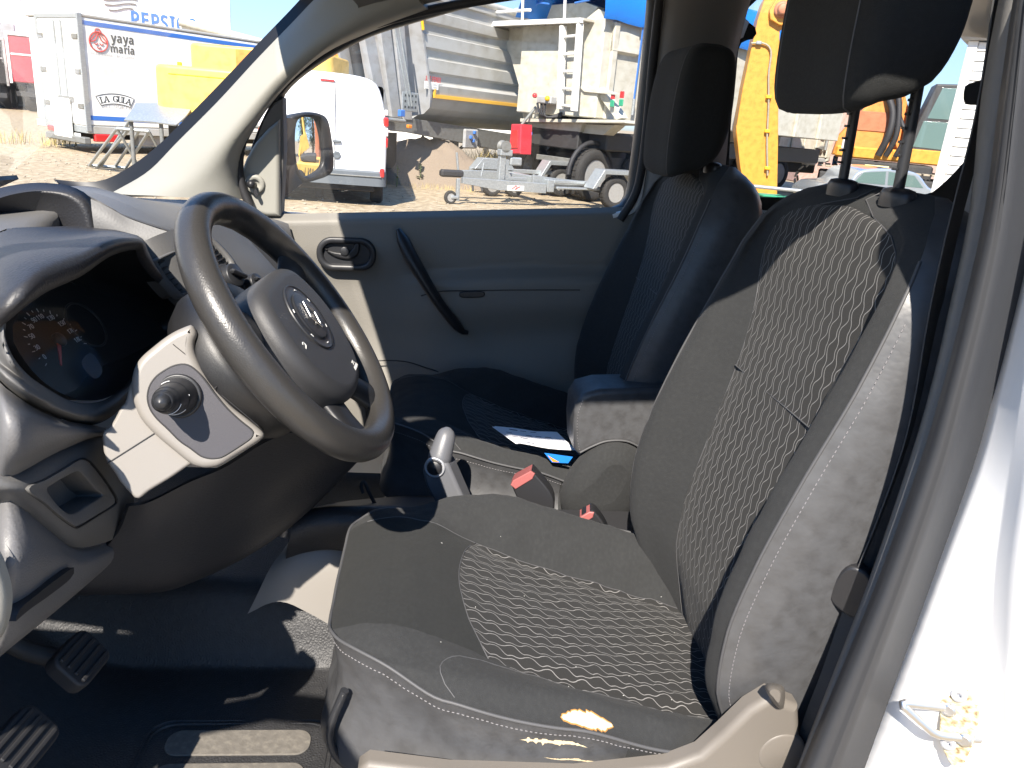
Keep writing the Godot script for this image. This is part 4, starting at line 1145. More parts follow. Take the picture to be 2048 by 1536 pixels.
func dashboard() -> void:
	var d := thing("dashboard", "grey dashboard with hooded instruments, an air vent and an open top tray", "dashboard", v(-0.5, 0.6, -1.3))
	var mb := MB.new()
	# top and face of the far side
	mb.skin(surf([
		[v(-1.10, 1.205, -1.0), v(-1.08, 1.205, -1.34), v(-1.04, 1.20, -1.7), v(-.831,1.21,-2), v(-.756,1.191,-2.01), v(-.642,1.19,-2.02), v(-.537,1.195,-2.03), v(-.453,1.196,-2.035)],
		[v(-0.72, 1.22, -1.0), v(-.668,1.255,-1.5), v(-.647,1.236,-1.62), v(-.637,1.213,-1.75), v(-.6,1.196,-1.85), v(-.534,1.185,-1.93), v(-.477,1.176,-1.98), v(-.428,1.168,-2.03)],
		[v(-0.60, 1.21, -1.0), v(-.575,1.266,-1.34), v(-.547,1.262,-1.36), v(-.519,1.237,-1.4), v(-.476,1.201,-1.5), v(-.447,1.167,-1.68), v(-.405,1.152,-1.86), v(-.363,1.152,-2.02)],
		[v(-0.56, 1.17, -1.0), v(-.573,1.257,-1.335), v(-.547,1.257,-1.35), v(-.518,1.231,-1.39), v(-.477,1.193,-1.49), v(-.445,1.156,-1.67), v(-.398,1.138,-1.85), v(-.353,1.137,-2.02)],
		[v(-0.56, 1.10, -1.0), v(-.576,1.202,-1.33), v(-.547,1.21,-1.345), v(-.508,1.182,-1.38), v(-.46,1.131,-1.48), v(-.415,1.077,-1.66), v(-.369,1.043,-1.84), v(-.321,1.028,-2.02)],
		[v(-0.56, 1.0, -1.0), v(-.583,1.135,-1.33), v(-.549,1.134,-1.345), v(-.5,1.095,-1.38), v(-.438,1.026,-1.48), v(-.378,.947,-1.66), v(-.325,.885,-1.84), v(-.265,.821,-2.02)],
		[v(-0.60, 0.7, -1.0), v(-.579,1.014,-1.33), v(-.545,.993,-1.345), v(-.493,.946,-1.38), v(-.436,.872,-1.48), v(-.382,.783,-1.66), v(-.339,.714,-1.84), v(-.278,.647,-2.02)]], 40, 40), 0.012)
	obj("far_side", mb, M.dash_mid, d)
	mb = MB.new()
	mb.tube(cr([v(-.565,1.265,-1.335), v(-.543,1.26,-1.35), v(-.515,1.235,-1.39), v(-.473,1.199,-1.49), v(-.445,1.163,-1.67), v(-.4,1.147,-1.85)], 30), 0.003, 7); obj("bright_edge", mb, M.dash_grain, d)
	mb = MB.new()
	mb.skin(surf([[v(-1.12, 1.20, -0.58), v(-0.85, 1.19, -0.58), v(-0.62, 1.15, -0.58)], [v(-1.12, 1.21, -0.8), v(-0.85, 1.225, -0.8), v(-0.58, 1.22, -0.8)], [v(-1.12, 1.205, -1.06), v(-0.85, 1.22, -1.06), v(-0.58, 1.215, -1.06)]], 12, 12), 0.01)
	obj("near_side_top", mb, M.dash, d)
	# open tray on top: a rim round a dark hollow
	var rim := [v(-.697,1.264,-1.27),v(-.666,1.28,-1.27),v(-.636,1.29,-1.27),v(-.601,1.297,-1.27),v(-.571,1.298,-1.27),v(-.55,1.296,-1.27),v(-.53,1.288,-1.27),v(-.517,1.274,-1.27),v(-.51,1.247,-1.27),v(-.515,1.216,-1.27),v(-.619,1.193,-1.27),v(-.712,1.202,-1.27)]
	var lip := [v(-.681,1.253,-1.25),v(-.654,1.268,-1.25),v(-.627,1.279,-1.25),v(-.593,1.287,-1.25),v(-.567,1.288,-1.25),v(-.546,1.286,-1.25),v(-.53,1.279,-1.25),v(-.52,1.267,-1.25),v(-.515,1.242,-1.25),v(-.52,1.215,-1.25),v(-.61,1.193,-1.25),v(-.695,1.199,-1.25)]
	mb = MB.new()
	var dep := []
	for q in lip: dep.append(q + v(-0.10, -0.06, -0.05))
	loops(mb, [shift(rim, v(-0.06, -0.03, -0.02)), rim, lip, shift(lip, v(-0.012, -0.004, -0.004)), dep], 48)
	obj("top_tray", mb, M.dash, d)
	mb = MB.new()
	mb.skin(surf([[v(-.517,1.28,-1.26),v(-.49,1.268,-1.26),v(-.465,1.255,-1.26),v(-.433,1.245,-1.26),v(-.4,1.236,-1.26)], [v(-.513,1.262,-1.25),v(-.486,1.252,-1.25),v(-.458,1.237,-1.25),v(-.431,1.228,-1.25),v(-.401,1.219,-1.25)], [v(-.51,1.238,-1.245),v(-.483,1.23,-1.245),v(-.458,1.219,-1.245),v(-.433,1.212,-1.245),v(-.408,1.202,-1.245)], [v(-.512,1.212,-1.25),v(-.484,1.204,-1.25),v(-.461,1.196,-1.25),v(-.436,1.188,-1.25),v(-.414,1.18,-1.25)]], 20, 10), 0.006)
	obj("tray_side", mb, M.dash_mid, d)
	# hood over the instruments
	mb = MB.new()
	mb.skin(surf([
		[v(-.543,1.138,-.926), v(-.45,1.197,-.814), v(-.396,1.23,-.741), v(-.376,1.248,-.745), v(-.375,1.253,-.788), v(-.373,1.254,-.861), v(-.375,1.26,-.95), v(-.378,1.252,-1.037), v(-.386,1.233,-1.07), v(-.394,1.197,-1.132), v(-.4,1.141,-1.244), v(-.405,1.081,-1.335)],
		[v(-.526,1.154,-.899), v(-.434,1.213,-.787), v(-.38,1.246,-.713), v(-.36,1.264,-.716), v(-.359,1.269,-.757), v(-.358,1.27,-.826), v(-.36,1.274,-.915), v(-.367,1.262,-1.018), v(-.377,1.24,-1.06), v(-.386,1.201,-1.13), v(-.394,1.143,-1.242), v(-.4,1.079,-1.343)],
		[v(-.549,1.193,-.951), v(-.461,1.238,-.846), v(-.409,1.264,-.776), v(-.391,1.275,-.785), v(-.391,1.276,-.838), v(-.391,1.273,-.914), v(-.394,1.267,-1.01), v(-.403,1.244,-1.128), v(-.408,1.22,-1.164), v(-.414,1.181,-1.225), v(-.419,1.122,-1.336), v(-.425,1.053,-1.437)],
		[v(-.627,1.208,-1.1), v(-.54,1.24,-.999), v(-.487,1.259,-.933), v(-.47,1.263,-.954), v(-.47,1.257,-1.02), v(-.47,1.249,-1.107), v(-.464,1.24,-1.196), v(-.458,1.22,-1.277), v(-.458,1.194,-1.303), v(-.458,1.155,-1.355), v(-.458,1.094,-1.456), v(-.458,1.024,-1.544)],
		[v(-.717,1.21,-1.266), v(-.629,1.233,-1.172), v(-.577,1.248,-1.11), v(-.559,1.245,-1.147), v(-.559,1.235,-1.231), v(-.548,1.226,-1.296), v(-.525,1.215,-1.346), v(-.514,1.197,-1.415), v(-.503,1.172,-1.416), v(-.503,1.129,-1.475), v(-.503,1.064,-1.579), v(-.503,.986,-1.681)],
		[v(-0.60, 1.22, -0.62), v(-0.60, 1.235, -0.66), v(-0.60, 1.24, -0.70), v(-0.60, 1.24, -0.76), v(-0.60, 1.24, -0.84), v(-0.60, 1.23, -0.92), v(-0.58, 1.20, -1.0), v(-0.56, 1.15, -1.08), v(-0.55, 1.10, -1.12), v(-0.55, 1.06, -1.15), v(-0.55, 1.02, -1.17), v(-0.55, 0.98, -1.18)]], 60, 36), 0.004)
	obj("instrument_hood", mb, M.dash, d)
	# ring below the dial, and the well that the dial sits in
	var well := [v(-.391,1.224,-.753), v(-.391,1.214,-.749), v(-.391,1.199,-.756), v(-.391,1.182,-.768), v(-.391,1.163,-.785), v(-.391,1.143,-.808), v(-.391,1.121,-.84), v(-.391,1.1,-.879), v(-.391,1.081,-.934), v(-.391,1.073,-.988), v(-.391,1.077,-1.028), v(-.394,1.075,-1.087), v(-.396,1.066,-1.179), v(-.403,1.061,-1.324), v(-.4,1.121,-1.278), v(-.398,1.164,-1.205), v(-.396,1.196,-1.139), v(-.389,1.23,-1.079), v(-.382,1.247,-1.045), v(-.378,1.256,-.958), v(-.378,1.249,-.871), v(-.378,1.249,-.795), v(-.38,1.241,-.753)]
	var inner := []
	for q in well: inner.append((q - v(0, 1.131, -1.018)) * v(0, 0.94, 0.95) + v(-0.487 - (q.y - 1.131) * 0.72, 1.126, -1.018))
	mb = MB.new(); loops(mb, [well, inner], 80, false); obj("instrument_well", mb, M.black, d)
	mb = MB.new(); mb.fan(cr(inner, 80, true)); obj("dial_panel", mb, M.dial, d)
	mb = MB.new()
	mb.skin(surf([
		[v(-.394,1.231,-.746), v(-.394,1.214,-.744), v(-.394,1.192,-.753), v(-.394,1.166,-.776), v(-.394,1.138,-.812), v(-.394,1.109,-.855), v(-.394,1.089,-.898), v(-.395,1.074,-.951), v(-.397,1.069,-1.006), v(-.4,1.07,-1.078)],
		[v(-.391,1.234,-.737), v(-.391,1.215,-.733), v(-.382,1.195,-.725), v(-.382,1.17,-.747), v(-.382,1.143,-.781), v(-.382,1.113,-.827), v(-.382,1.09,-.874), v(-.384,1.078,-.926), v(-.387,1.071,-.989), v(-.391,1.071,-1.052)],
		[v(-.457,1.201,-.824), v(-.448,1.186,-.806), v(-.393,1.189,-.726), v(-.376,1.168,-.726), v(-.376,1.14,-.764), v(-.376,1.112,-.808), v(-.377,1.083,-.866), v(-.38,1.068,-.927), v(-.385,1.064,-.992), v(-.389,1.065,-1.045)],
		[v(-.525,1.166,-.92), v(-.507,1.151,-.893), v(-.43,1.157,-.787), v(-.403,1.14,-.774), v(-.403,1.112,-.814), v(-.403,1.08,-.864), v(-.403,1.049,-.926), v(-.403,1.037,-.987), v(-.403,1.039,-1.04), v(-.403,1.044,-1.079)]], 50, 16), 0.004)
	obj("instrument_ring", mb, M.dash_mid, d)
	# speedometer marks and needle
	var fr := frame(v(-0.470, 1.126, -1.005), v(0.816, 0.574, 0.071))
	var marks := obj("dial_marks", dial_ticks(fr), M.white_mark, d)
	var names := ["0", "30", "50", "70", "90", "110", "130", "150", "170", "180"]
	var angs := [189.0, 169.0, 146.0, 124.0, 102.0, 82.0, 56.0, 32.0, 11.0, -9.0]
	for k in names.size():
		var a := deg_to_rad(angs[k])
		text(names[k], 0.0062, fr * at(cos(a) * 0.040, sin(a) * 0.040, 0.0016), M.white_mark, marks, "Droid Sans")
	mb = MB.new()
	mb.prism([Vector2(0.004, 0.003), Vector2(-0.002, 0.006), Vector2(-0.0295, -0.0235), Vector2(-0.0285, -0.0255)], fr, 0.004, 0.0055)
	obj("needle", mb, M.red_mark, d)
	mb = MB.new(); mb.lathe([[0.010, 0.001], [0.010, 0.006], [0.008, 0.008], [0.0, 0.008]], axis(fr * v(0.003, 0.004, 0), fr.basis.z), 24); obj("needle_hub", mb, M.black, d)
	mb = MB.new(); mb.prism(cr2([Vector2(0.012, -0.036), Vector2(0.044, -0.030), Vector2(0.040, -0.056), Vector2(0.014, -0.060)], 24, true), fr, 0.0006, 0.0016); obj("display", mb, M.panel, d)
	mb = MB.new()
	var ring := []
	for k in 60: ring.append(fr * v(0.078 + 0.034 * cos(TAU * k / 60), 0.006 + 0.034 * sin(TAU * k / 60), 0.001))
	mb.tube(ring, 0.0016, 6, true); obj("gauge_ring", mb, M.black, d)
	mb = MB.new()
	var lens := []
	for q in well: lens.append(q + v(-0.030 - (q.y - 1.09) * 0.50, 0, 0))
	mb.fan(cr(lens, 60, true)); obj("lens", mb, M.lens, d)
	# grained skin between ring and lower panel
	mb = MB.new()
	mb.skin(surf([
		[v(-.613,1.145,-1.023), v(-.519,1.158,-.907), v(-.421,1.162,-.77), v(-.391,1.148,-.753), v(-.391,1.119,-.791), v(-.391,1.09,-.84), v(-.393,1.058,-.905), v(-.403,1.03,-.962)],
		[v(-.59,1.084,-.967), v(-.498,1.116,-.856), v(-.389,1.159,-.709), v(-.369,1.148,-.709), v(-.369,1.125,-.747), v(-.371,1.1,-.795), v(-.378,1.067,-.868), v(-.391,1.037,-.934)],
		[v(-.59,.999,-.945), v(-.497,1.051,-.837), v(-.389,1.117,-.699), v(-.369,1.117,-.703), v(-.371,1.103,-.749), v(-.375,1.084,-.804), v(-.38,1.06,-.872), v(-.394,1.029,-.941)],
		[v(-.613,.912,-.962), v(-.52,.981,-.863), v(-.411,1.067,-.731), v(-.391,1.077,-.743), v(-.391,1.07,-.788), v(-.391,1.059,-.841), v(-.394,1.041,-.908), v(-.403,1.015,-.965)]], 40, 16), 0.005)
	obj("grained_panel", mb, M.dash_grain, d)
	# lower panel with its square pocket
	var o1 := [v(-.394,1.082,-.699),v(-.394,1.075,-.747),v(-.394,1.066,-.797),v(-.394,1.054,-.855),v(-.394,1.04,-.919),v(-.394,1.012,-.96),v(-.394,.967,-.985),v(-.394,.902,-1.008),v(-.394,.88,-.996),v(-.394,.877,-.958),v(-.394,.898,-.9),v(-.394,.935,-.83),v(-.393,.995,-.775),v(-.394,1.049,-.729)]
	var o2 := [v(-.386,1.062,-.73),v(-.386,1.055,-.765),v(-.386,1.048,-.804),v(-.386,1.042,-.841),v(-.386,1.032,-.863),v(-.386,1.011,-.884),v(-.386,.969,-.917),v(-.386,.942,-.934),v(-.386,.939,-.923),v(-.386,.951,-.875),v(-.386,.963,-.828),v(-.386,.971,-.814),v(-.386,.999,-.786),v(-.386,1.03,-.759)]
	var o3 := [v(-.38,1.066,-.723),v(-.38,1.059,-.756),v(-.38,1.052,-.793),v(-.38,1.046,-.83),v(-.38,1.038,-.848),v(-.38,1.017,-.868),v(-.38,.977,-.899),v(-.38,.952,-.915),v(-.38,.95,-.906),v(-.38,.961,-.86),v(-.38,.973,-.816),v(-.38,.979,-.804),v(-.38,1.006,-.777),v(-.38,1.036,-.75)]
	var o4 := [v(-.38,1.049,-.755),v(-.38,1.048,-.771),v(-.38,1.044,-.793),v(-.38,1.038,-.819),v(-.38,1.03,-.835),v(-.38,1.013,-.851),v(-.38,.989,-.871),v(-.38,.975,-.885),v(-.38,.975,-.876),v(-.38,.982,-.846),v(-.38,.99,-.811),v(-.38,.998,-.795),v(-.38,1.011,-.781),v(-.38,1.031,-.765)]
	mb = MB.new()
	loops(mb, [shift(o1, v(-0.03, 0, 0)), o1, o2], 80, false)
	obj("lower_panel", mb, M.dash_mid, d)
	mb = MB.new()
	loops(mb, [shift(o2, v(-0.004, 0, 0)), shift(o3, v(-0.001, 0, 0)), o3, o4, shift(o4, v(-0.004, 0, 0)), shift(o4, v(-0.034, -0.004, -0.004))], 80)
	obj("pocket", mb, M.dash_mid, d)
	mb = MB.new(); mb.tube(cr(shift(o2, v(0.0002, 0, 0)), 80, true), 0.0013, 5, true); obj("joint", mb, M.rubber, d)
	mb = MB.new()
	mb.skin(surf([
		[v(-.624,.909,-.981), v(-.514,.985,-.863), v(-.422,1.052,-.75), v(-.403,1.039,-.745), v(-.403,.984,-.793), v(-.403,.922,-.849), v(-.405,.881,-.925), v(-.407,.853,-1.001), v(-.416,.839,-1.062)],
		[v(-.596,.857,-.917), v(-.487,.94,-.8), v(-.398,1.016,-.691), v(-.38,1.017,-.699), v(-.38,.978,-.75), v(-.386,.926,-.817), v(-.394,.88,-.905), v(-.403,.845,-.998), v(-.416,.825,-1.072)],
		[v(-.59,.781,-.887), v(-.485,.887,-.782), v(-.398,.977,-.681), v(-.382,.975,-.699), v(-.386,.943,-.763), v(-.391,.901,-.836), v(-.398,.862,-.923), v(-.405,.834,-1.006), v(-.418,.811,-1.084)],
		[v(-.613,.663,-.896), v(-.507,.781,-.798), v(-.42,.886,-.703), v(-.405,.891,-.736), v(-.407,.868,-.817), v(-.409,.85,-.883), v(-.411,.829,-.965), v(-.414,.81,-1.038), v(-.423,.795,-1.102)],
		[v(-.702,.548,-1.027), v(-.597,.664,-.938), v(-.509,.766,-.853), v(-.492,.771,-.895), v(-.492,.747,-.988), v(-.492,.729,-1.061), v(-.492,.707,-1.154), v(-.492,.688,-1.234), v(-.492,.688,-1.283)]], 44, 24), 0.005)
	obj("knee_panel", mb, M.dash_grain, d)
	mb = MB.new()
	mb.prism(cr2([Vector2(-.018,.01),Vector2(-.029,.003),Vector2(-.074,.013),Vector2(-.114,.024),Vector2(-.138,.029),Vector2(-.143,.03),Vector2(-.131,.036),Vector2(-.102,.031),Vector2(-.061,.022)], 30, true), frame(v(-0.378, 0.925, -0.805), v(1, 0, 0)), -0.012, 0.0005, 0.0)
	obj("shadow_slit", mb, M.rubber, d)  # shadow of a thin slit, put in as a flush black strip
	# the end of the dash at the door
	mb = MB.new()
	mb.prism([Vector2(-0.98, 0.62), Vector2(-0.56, 0.62), Vector2(-0.50, 0.90), Vector2(-0.49, 1.0), Vector2(-0.52, 1.10), Vector2(-0.6, 1.14), Vector2(-0.75, 1.15), Vector2(-0.98, 1.15)], Transform3D(), -0.60, -0.570, 0.012)
	obj("end_cover", mb, M.beige, d)
	mb = MB.new()
	mb.prism(cr2(poly_xy([v(-.399,1.074,-.62),v(-.376,1.068,-.62),v(-.363,1.055,-.62),v(-.359,1.037,-.62),v(-.357,1.017,-.62),v(-.359,.998,-.62),v(-.364,.98,-.62),v(-.374,.96,-.62),v(-.393,.941,-.62),v(-.42,.934,-.62)]), 40, true), Transform3D(), -0.630, -0.612, 0.010, 4)
	obj("end_cap", mb, M.beige, d)
	# dark cover under the column, sweeping down to the tunnel
	mb = MB.new()
	mb.skin(surf([
		[v(-.37,.935,-.93), v(-.351,.931,-.95), v(-.302,.957,-.96), v(-.258,.976,-.97), v(-.203,1.009,-.99), v(-.154,1.014,-1.02), v(-.104,.982,-1.08), v(-.075,.949,-1.14)],
		[v(-.384,.9,-.93), v(-.36,.896,-.95), v(-.307,.91,-.97), v(-.265,.924,-.99), v(-.213,.941,-1.02), v(-.166,.954,-1.05), v(-.121,.944,-1.1), v(-.083,.931,-1.15)],
		[v(-.412,.861,-.93), v(-.373,.844,-.96), v(-.323,.843,-.99), v(-.282,.85,-1.02), v(-.232,.87,-1.05), v(-.183,.891,-1.09), v(-.136,.904,-1.13), v(-.092,.91,-1.17)],
		[v(-.452,.802,-.93), v(-.406,.77,-.98), v(-.358,.75,-1.02), v(-.311,.751,-1.06), v(-.26,.763,-1.1), v(-.205,.79,-1.14), v(-.154,.828,-1.18), v(-.103,.881,-1.2)],
		[v(-.511,.718,-1.05), v(-.455,.689,-1.1), v(-.4,.672,-1.14), v(-.346,.678,-1.18), v(-.288,.694,-1.22), v(-.226,.727,-1.26), v(-.169,.771,-1.3), v(-.113,.831,-1.32)]], 40, 24), 0.006)
	obj("column_undercover", mb, M.dash, d)
	mb = MB.new()
	mb.skin(surf([[v(-.4,.884,-1.011),v(-.4,.832,-1.043),v(-.4,.799,-1.14),v(-.4,.748,-1.327)], [v(-.41,.848,-.99),v(-.41,.8,-1.079),v(-.41,.758,-1.189),v(-.41,.699,-1.389)], [v(-.44,.816,-.912),v(-.44,.787,-1.021),v(-.44,.748,-1.157),v(-.44,.693,-1.302)]], 16, 8), 0.004)
	obj("column_bracket", mb, M.dash_mid, d)
	# centre vent and heater knobs
	vent(d)

func dial_ticks(fr: Transform3D) -> MB:
	var mb := MB.new()
	for k in 19:
		var a := deg_to_rad(lerpf(198.0, -18.0, k / 18.0))
		var long := 0.0052 if k % 2 == 0 else 0.003
		var f := fr * Transform3D(Basis(Vector3.BACK, a), Vector3(cos(a) * 0.0495, sin(a) * 0.0495, 0.0016))
		mb.box(f, v(long, 0.0009, 0.0006), 0.0001)
	return mb

func vent(d: Node3D) -> void:
	var mb := MB.new()
	mb.skin(surf([
		[v(-.428,1.22,-1.19), v(-.42,1.194,-1.19), v(-.402,1.162,-1.2), v(-.377,1.125,-1.215), v(-.357,1.09,-1.23)],
		[v(-.422,1.23,-1.185), v(-.409,1.2,-1.18), v(-.39,1.169,-1.19), v(-.366,1.133,-1.205), v(-.343,1.097,-1.22)],
		[v(-.405,1.239,-1.22), v(-.384,1.209,-1.215), v(-.362,1.172,-1.22), v(-.336,1.134,-1.235), v(-.307,1.095,-1.25)],
		[v(-.384,1.24,-1.34), v(-.363,1.209,-1.33), v(-.338,1.172,-1.33), v(-.311,1.129,-1.34), v(-.28,1.088,-1.35)],
		[v(-.361,1.222,-1.44), v(-.336,1.19,-1.43), v(-.304,1.151,-1.43), v(-.275,1.104,-1.44), v(-.246,1.065,-1.45)],
		[v(-.356,1.202,-1.5), v(-.327,1.169,-1.5), v(-.293,1.128,-1.5), v(-.261,1.079,-1.51), v(-.232,1.037,-1.52)],
		[v(-.379,1.186,-1.6), v(-.349,1.147,-1.62), v(-.313,1.098,-1.64), v(-.279,1.042,-1.66), v(-.251,.994,-1.68)]], 24, 30), 0.005)
	obj("centre_panel", mb, M.dash_mid, d)
	# grille: frame, slats, middle blade, set a few millimetres proud of the panel
	var a := v(-.402,1.207,-1.165)
	var b := v(-.363,1.221,-1.315)
	var c := v(-.329,1.178,-1.325)
	var e := v(-.373,1.153,-1.185)
	var nn := (b - a).cross(e - a).normalized()
	if nn.x < 0: nn = -nn
	var spot := func(s: float, t: float, h: float) -> Vector3: return a.lerp(b, s).lerp(e.lerp(c, s), t) + nn * h
	var o := []
	var q0 := [[0.06, 0.0], [0.5, -0.02], [0.94, 0.0], [1.0, 0.08], [1.02, 0.5], [1.0, 0.92], [0.94, 1.0], [0.5, 1.02], [0.06, 1.0], [0.0, 0.92], [-0.02, 0.5], [0.0, 0.08]]
	for lv in [[1.10, -0.004], [1.10, 0.006], [1.0, 0.009], [0.95, 0.004], [0.95, -0.03]]:
		var r := []
		for q in q0: r.append(spot.call(0.5 + (q[0] - 0.5) * lv[0], 0.5 + (q[1] - 0.5) * lv[0], lv[1]))
		o.append(r)
	mb = MB.new(); loops(mb, o, 60); obj("vent_frame", mb, M.dash_mid, d)
	var dirx := (b - a).normalized()
	var diry := (e - a).normalized()
	for k in 6:
		mb = MB.new()
		var t := (k + 0.6) / 6.2
		var p0: Vector3 = spot.call(0.02, t, 0.003)
		var p1: Vector3 = spot.call(0.98, t, 0.003)
		mb.skin([PackedVector3Array([p0 - diry * 0.001, p1 - diry * 0.001]), PackedVector3Array([p0 - nn * 0.018 + diry * 0.006, p1 - nn * 0.018 + diry * 0.006])], 0.0022)
		obj("vent_slat", mb, M.dash, d)
	for s in [0.22, 0.5, 0.78]:
		mb = MB.new()
		var p0: Vector3 = spot.call(s, 0.0, -0.020)
		var p1: Vector3 = spot.call(s, 1.0, -0.020)
		mb.tube([p0, p1], 0.0012, 6); obj("vent_blade", mb, M.black, d)
	mb = MB.new()
	mb.tube([spot.call(0.36, 0.62, 0.002), spot.call(0.36, 0.62, 0.010)], 0.0045, 8); obj("vent_tab", mb, M.silver, d)
	for q in [[v(-.323,1.164,-1.29), 0.021, 1], [v(-.3,1.144,-1.34), 0.016, 0]]:
		mb = MB.new()
		var ax := axis(q[0] - nn * 0.006, (nn * 0.6 + v(0.55, 0.35, 0.25)).normalized())
		var r: float = q[1]
		mb.lathe([[r * 1.2, -0.012], [r * 1.2, 0.002], [r * 1.05, 0.004], [r * 1.0, 0.004], [r * 0.96, 0.018], [r * 0.88, 0.021], [0.0, 0.022]], ax, 28)
		var kn := obj("heater_knob", mb, M.satin, d)
		mb = MB.new(); mb.box(ax * Transform3D(Basis(Vector3.UP, 0.9), v(0, 0.026, 0)), v(r * 1.7, 0.010, r * 0.4), 0.003); obj("finger_bar", mb, M.satin, kn)
		if q[2]:
			mb = MB.new(); mb.box(ax * Transform3D(Basis(Vector3.UP, 2.4), v(0, 0.006, 0)) * at(r * 1.0, 0, 0), v(0.004, 0.009, 0.004), 0.0008); obj("orange_mark", mb, M.orange_lamp, kn)

func steering() -> void:
	# column shroud: its near face leans up and back a little
	var t := thing("steering_column", "pale steering column shroud with a dark stalk plate, behind the wheel", "steering column", v(-0.3, 1.1, -0.97))
	var fr := frame(v(-0.25, 1.14, -0.87), v(0.20, 0.30, 0.93))
	var mb := MB.new()
	mb.prism(cr2([Vector2(-.079,-.006),Vector2(-.086,-.029),Vector2(-.09,-.033),Vector2(-.096,-.045),Vector2(-.102,-.055),Vector2(-.107,-.059),Vector2(-.11,-.062),Vector2(-.11,-.075),Vector2(-.109,-.087),Vector2(-.105,-.098),Vector2(-.099,-.108),Vector2(-.093,-.12),Vector2(-.085,-.131),Vector2(-.076,-.14),Vector2(-.063,-.131),Vector2(-.041,-.118),Vector2(-.02,-.104),Vector2(-.003,-.096),Vector2(.014,-.088),Vector2(.025,-.065),Vector2(.015,-.029),Vector2(-.006,-.005),Vector2(-.038,.01),Vector2(-.064,.009)], 90, true), fr, -0.14, -0.012, 0.004, 2)
	obj("lower_shroud", mb, M.shroud, t)
	mb = MB.new()
	mb.prism(cr2([Vector2(-.017,.058),Vector2(-.03,.052),Vector2(-.042,.044),Vector2(-.054,.034),Vector2(-.064,.025),Vector2(-.071,.016),Vector2(-.075,.006),Vector2(-.077,-.006),Vector2(-.077,-.019),Vector2(-.073,-.036),Vector2(-.066,-.051),Vector2(-.053,-.067),Vector2(-.036,-.084),Vector2(-.019,-.1),Vector2(-.01,-.105),Vector2(0,-.107),Vector2(.014,-.105),Vector2(.031,-.095),Vector2(.048,-.085),Vector2(.059,-.078),Vector2(.064,-.072),Vector2(.061,-.066),Vector2(.047,-.053),Vector2(.03,-.038),Vector2(.019,-.025),Vector2(.009,-.011),Vector2(.002,0),Vector2(-.003,.009),Vector2(-.007,.019),Vector2(-.01,.029),Vector2(-.01,.039),Vector2(-.007,.048),Vector2(-.009,.055),Vector2(-.013,.059)], 130, true), fr, -0.16, 0.004, 0.009, 5)
	obj("upper_shroud", mb, M.shroud, t)
	mb = MB.new()
	mb.tube([fr * v2([Vector2(-.106,-.097)]), fr * v2([Vector2(-.056,-.065)])], 0.0007, 5)
	mb.tube([fr * v2([Vector2(.01,-.015)]) + fr.basis.z * 0.016, fr * v2([Vector2(.013,-.012)]) + fr.basis.z * 0.014], 0.0007, 5)
	obj("shroud_joint", mb, M.rubber, t)
	var pl := cr2([Vector2(-.024,.014),Vector2(-.017,.013),Vector2(-.011,.009),Vector2(-.006,.004),Vector2(-.002,-.001),Vector2(.004,-.01),Vector2(.011,-.021),Vector2(.023,-.037),Vector2(.037,-.052),Vector2(.05,-.064),Vector2(.051,-.069),Vector2(.048,-.074),Vector2(.033,-.084),Vector2(.018,-.093),Vector2(.011,-.095),Vector2(.004,-.095),Vector2(-.003,-.093),Vector2(-.008,-.09),Vector2(-.017,-.082),Vector2(-.028,-.073),Vector2(-.04,-.059),Vector2(-.05,-.048),Vector2(-.056,-.039),Vector2(-.059,-.031),Vector2(-.06,-.023),Vector2(-.059,-.015),Vector2(-.056,-.007),Vector2(-.05,.001),Vector2(-.042,.007),Vector2(-.033,.012)], 90, true)
	mb = MB.new()
	mb.prism(pl, fr, -0.004, 0.0052, 0.001, 2)
	obj("stalk_plate", mb, M.panel, t)
	mb = MB.new()
	var gl := []
	for q in pl: gl.append(fr * Vector3(q.x, q.y, 0.0044))
	mb.tube(gl, 0.0011, 5, true)
	for q in [[Vector2(-0.032, 0.037), Vector2(-0.020, 0.026)], [Vector2(0.018, -0.022), Vector2(0.058, -0.060)]]:
		mb.tube([fr * v(q[0].x, q[0].y, 0.0052), fr * v(q[1].x, q[1].y, 0.0052)], 0.0005, 4)
	obj("plate_joint", mb, M.rubber, t)
	var sb: Vector2 = [Vector2(-.028,-.022)][0]
	var ax := axis(fr * v(sb.x, sb.y, 0.005), v(0.06, 0.26, 0.96))
	mb = MB.new()
	mb.lathe([[0.0255, -0.002], [0.0255, 0.001], [0.0235, 0.0025], [0.0225, 0.0015], [0.0215, 0.002], [0.0205, 0.012], [0.0185, 0.024], [0.0175, 0.025], [0.0165, 0.040], [0.0150, 0.050], [0.0140, 0.051], [0.0125, 0.060], [0.0115, 0.061], [0.0112, 0.066], [0.0095, 0.0665], [0.0090, 0.068], [0.0080, 0.073], [0.0052, 0.0765], [0.0, 0.0778]], ax, 36)
	var sk := obj("stalk", mb, M.satin, t)
	mb = MB.new()
	for k in [[0.2, 0.7, 0.0192, 0.0235], [2.6, 4.0, 0.0185, 0.0245], [3.3, 4.5, 0.0152, 0.0495], [1.2, 1.25, 0.0178, 0.025], [4.9, 5.0, 0.0178, 0.0245]]:
		var arc := []
		for s in 9:
			var an := lerpf(k[0], k[1], s / 8.0)
			arc.append(ax * v(cos(an) * k[2], k[3] + 0.0005, -sin(an) * k[2]))
		mb.tube(arc, 0.0005, 4)
	obj("stalk_marks", mb, M.white_mark, sk)

	# the wheel
	var w := thing("steering_wheel", "four-spoke steering wheel with worn leather rim and airbag hub", "steering wheel", v(-0.1625, 1.1765, -0.9707))
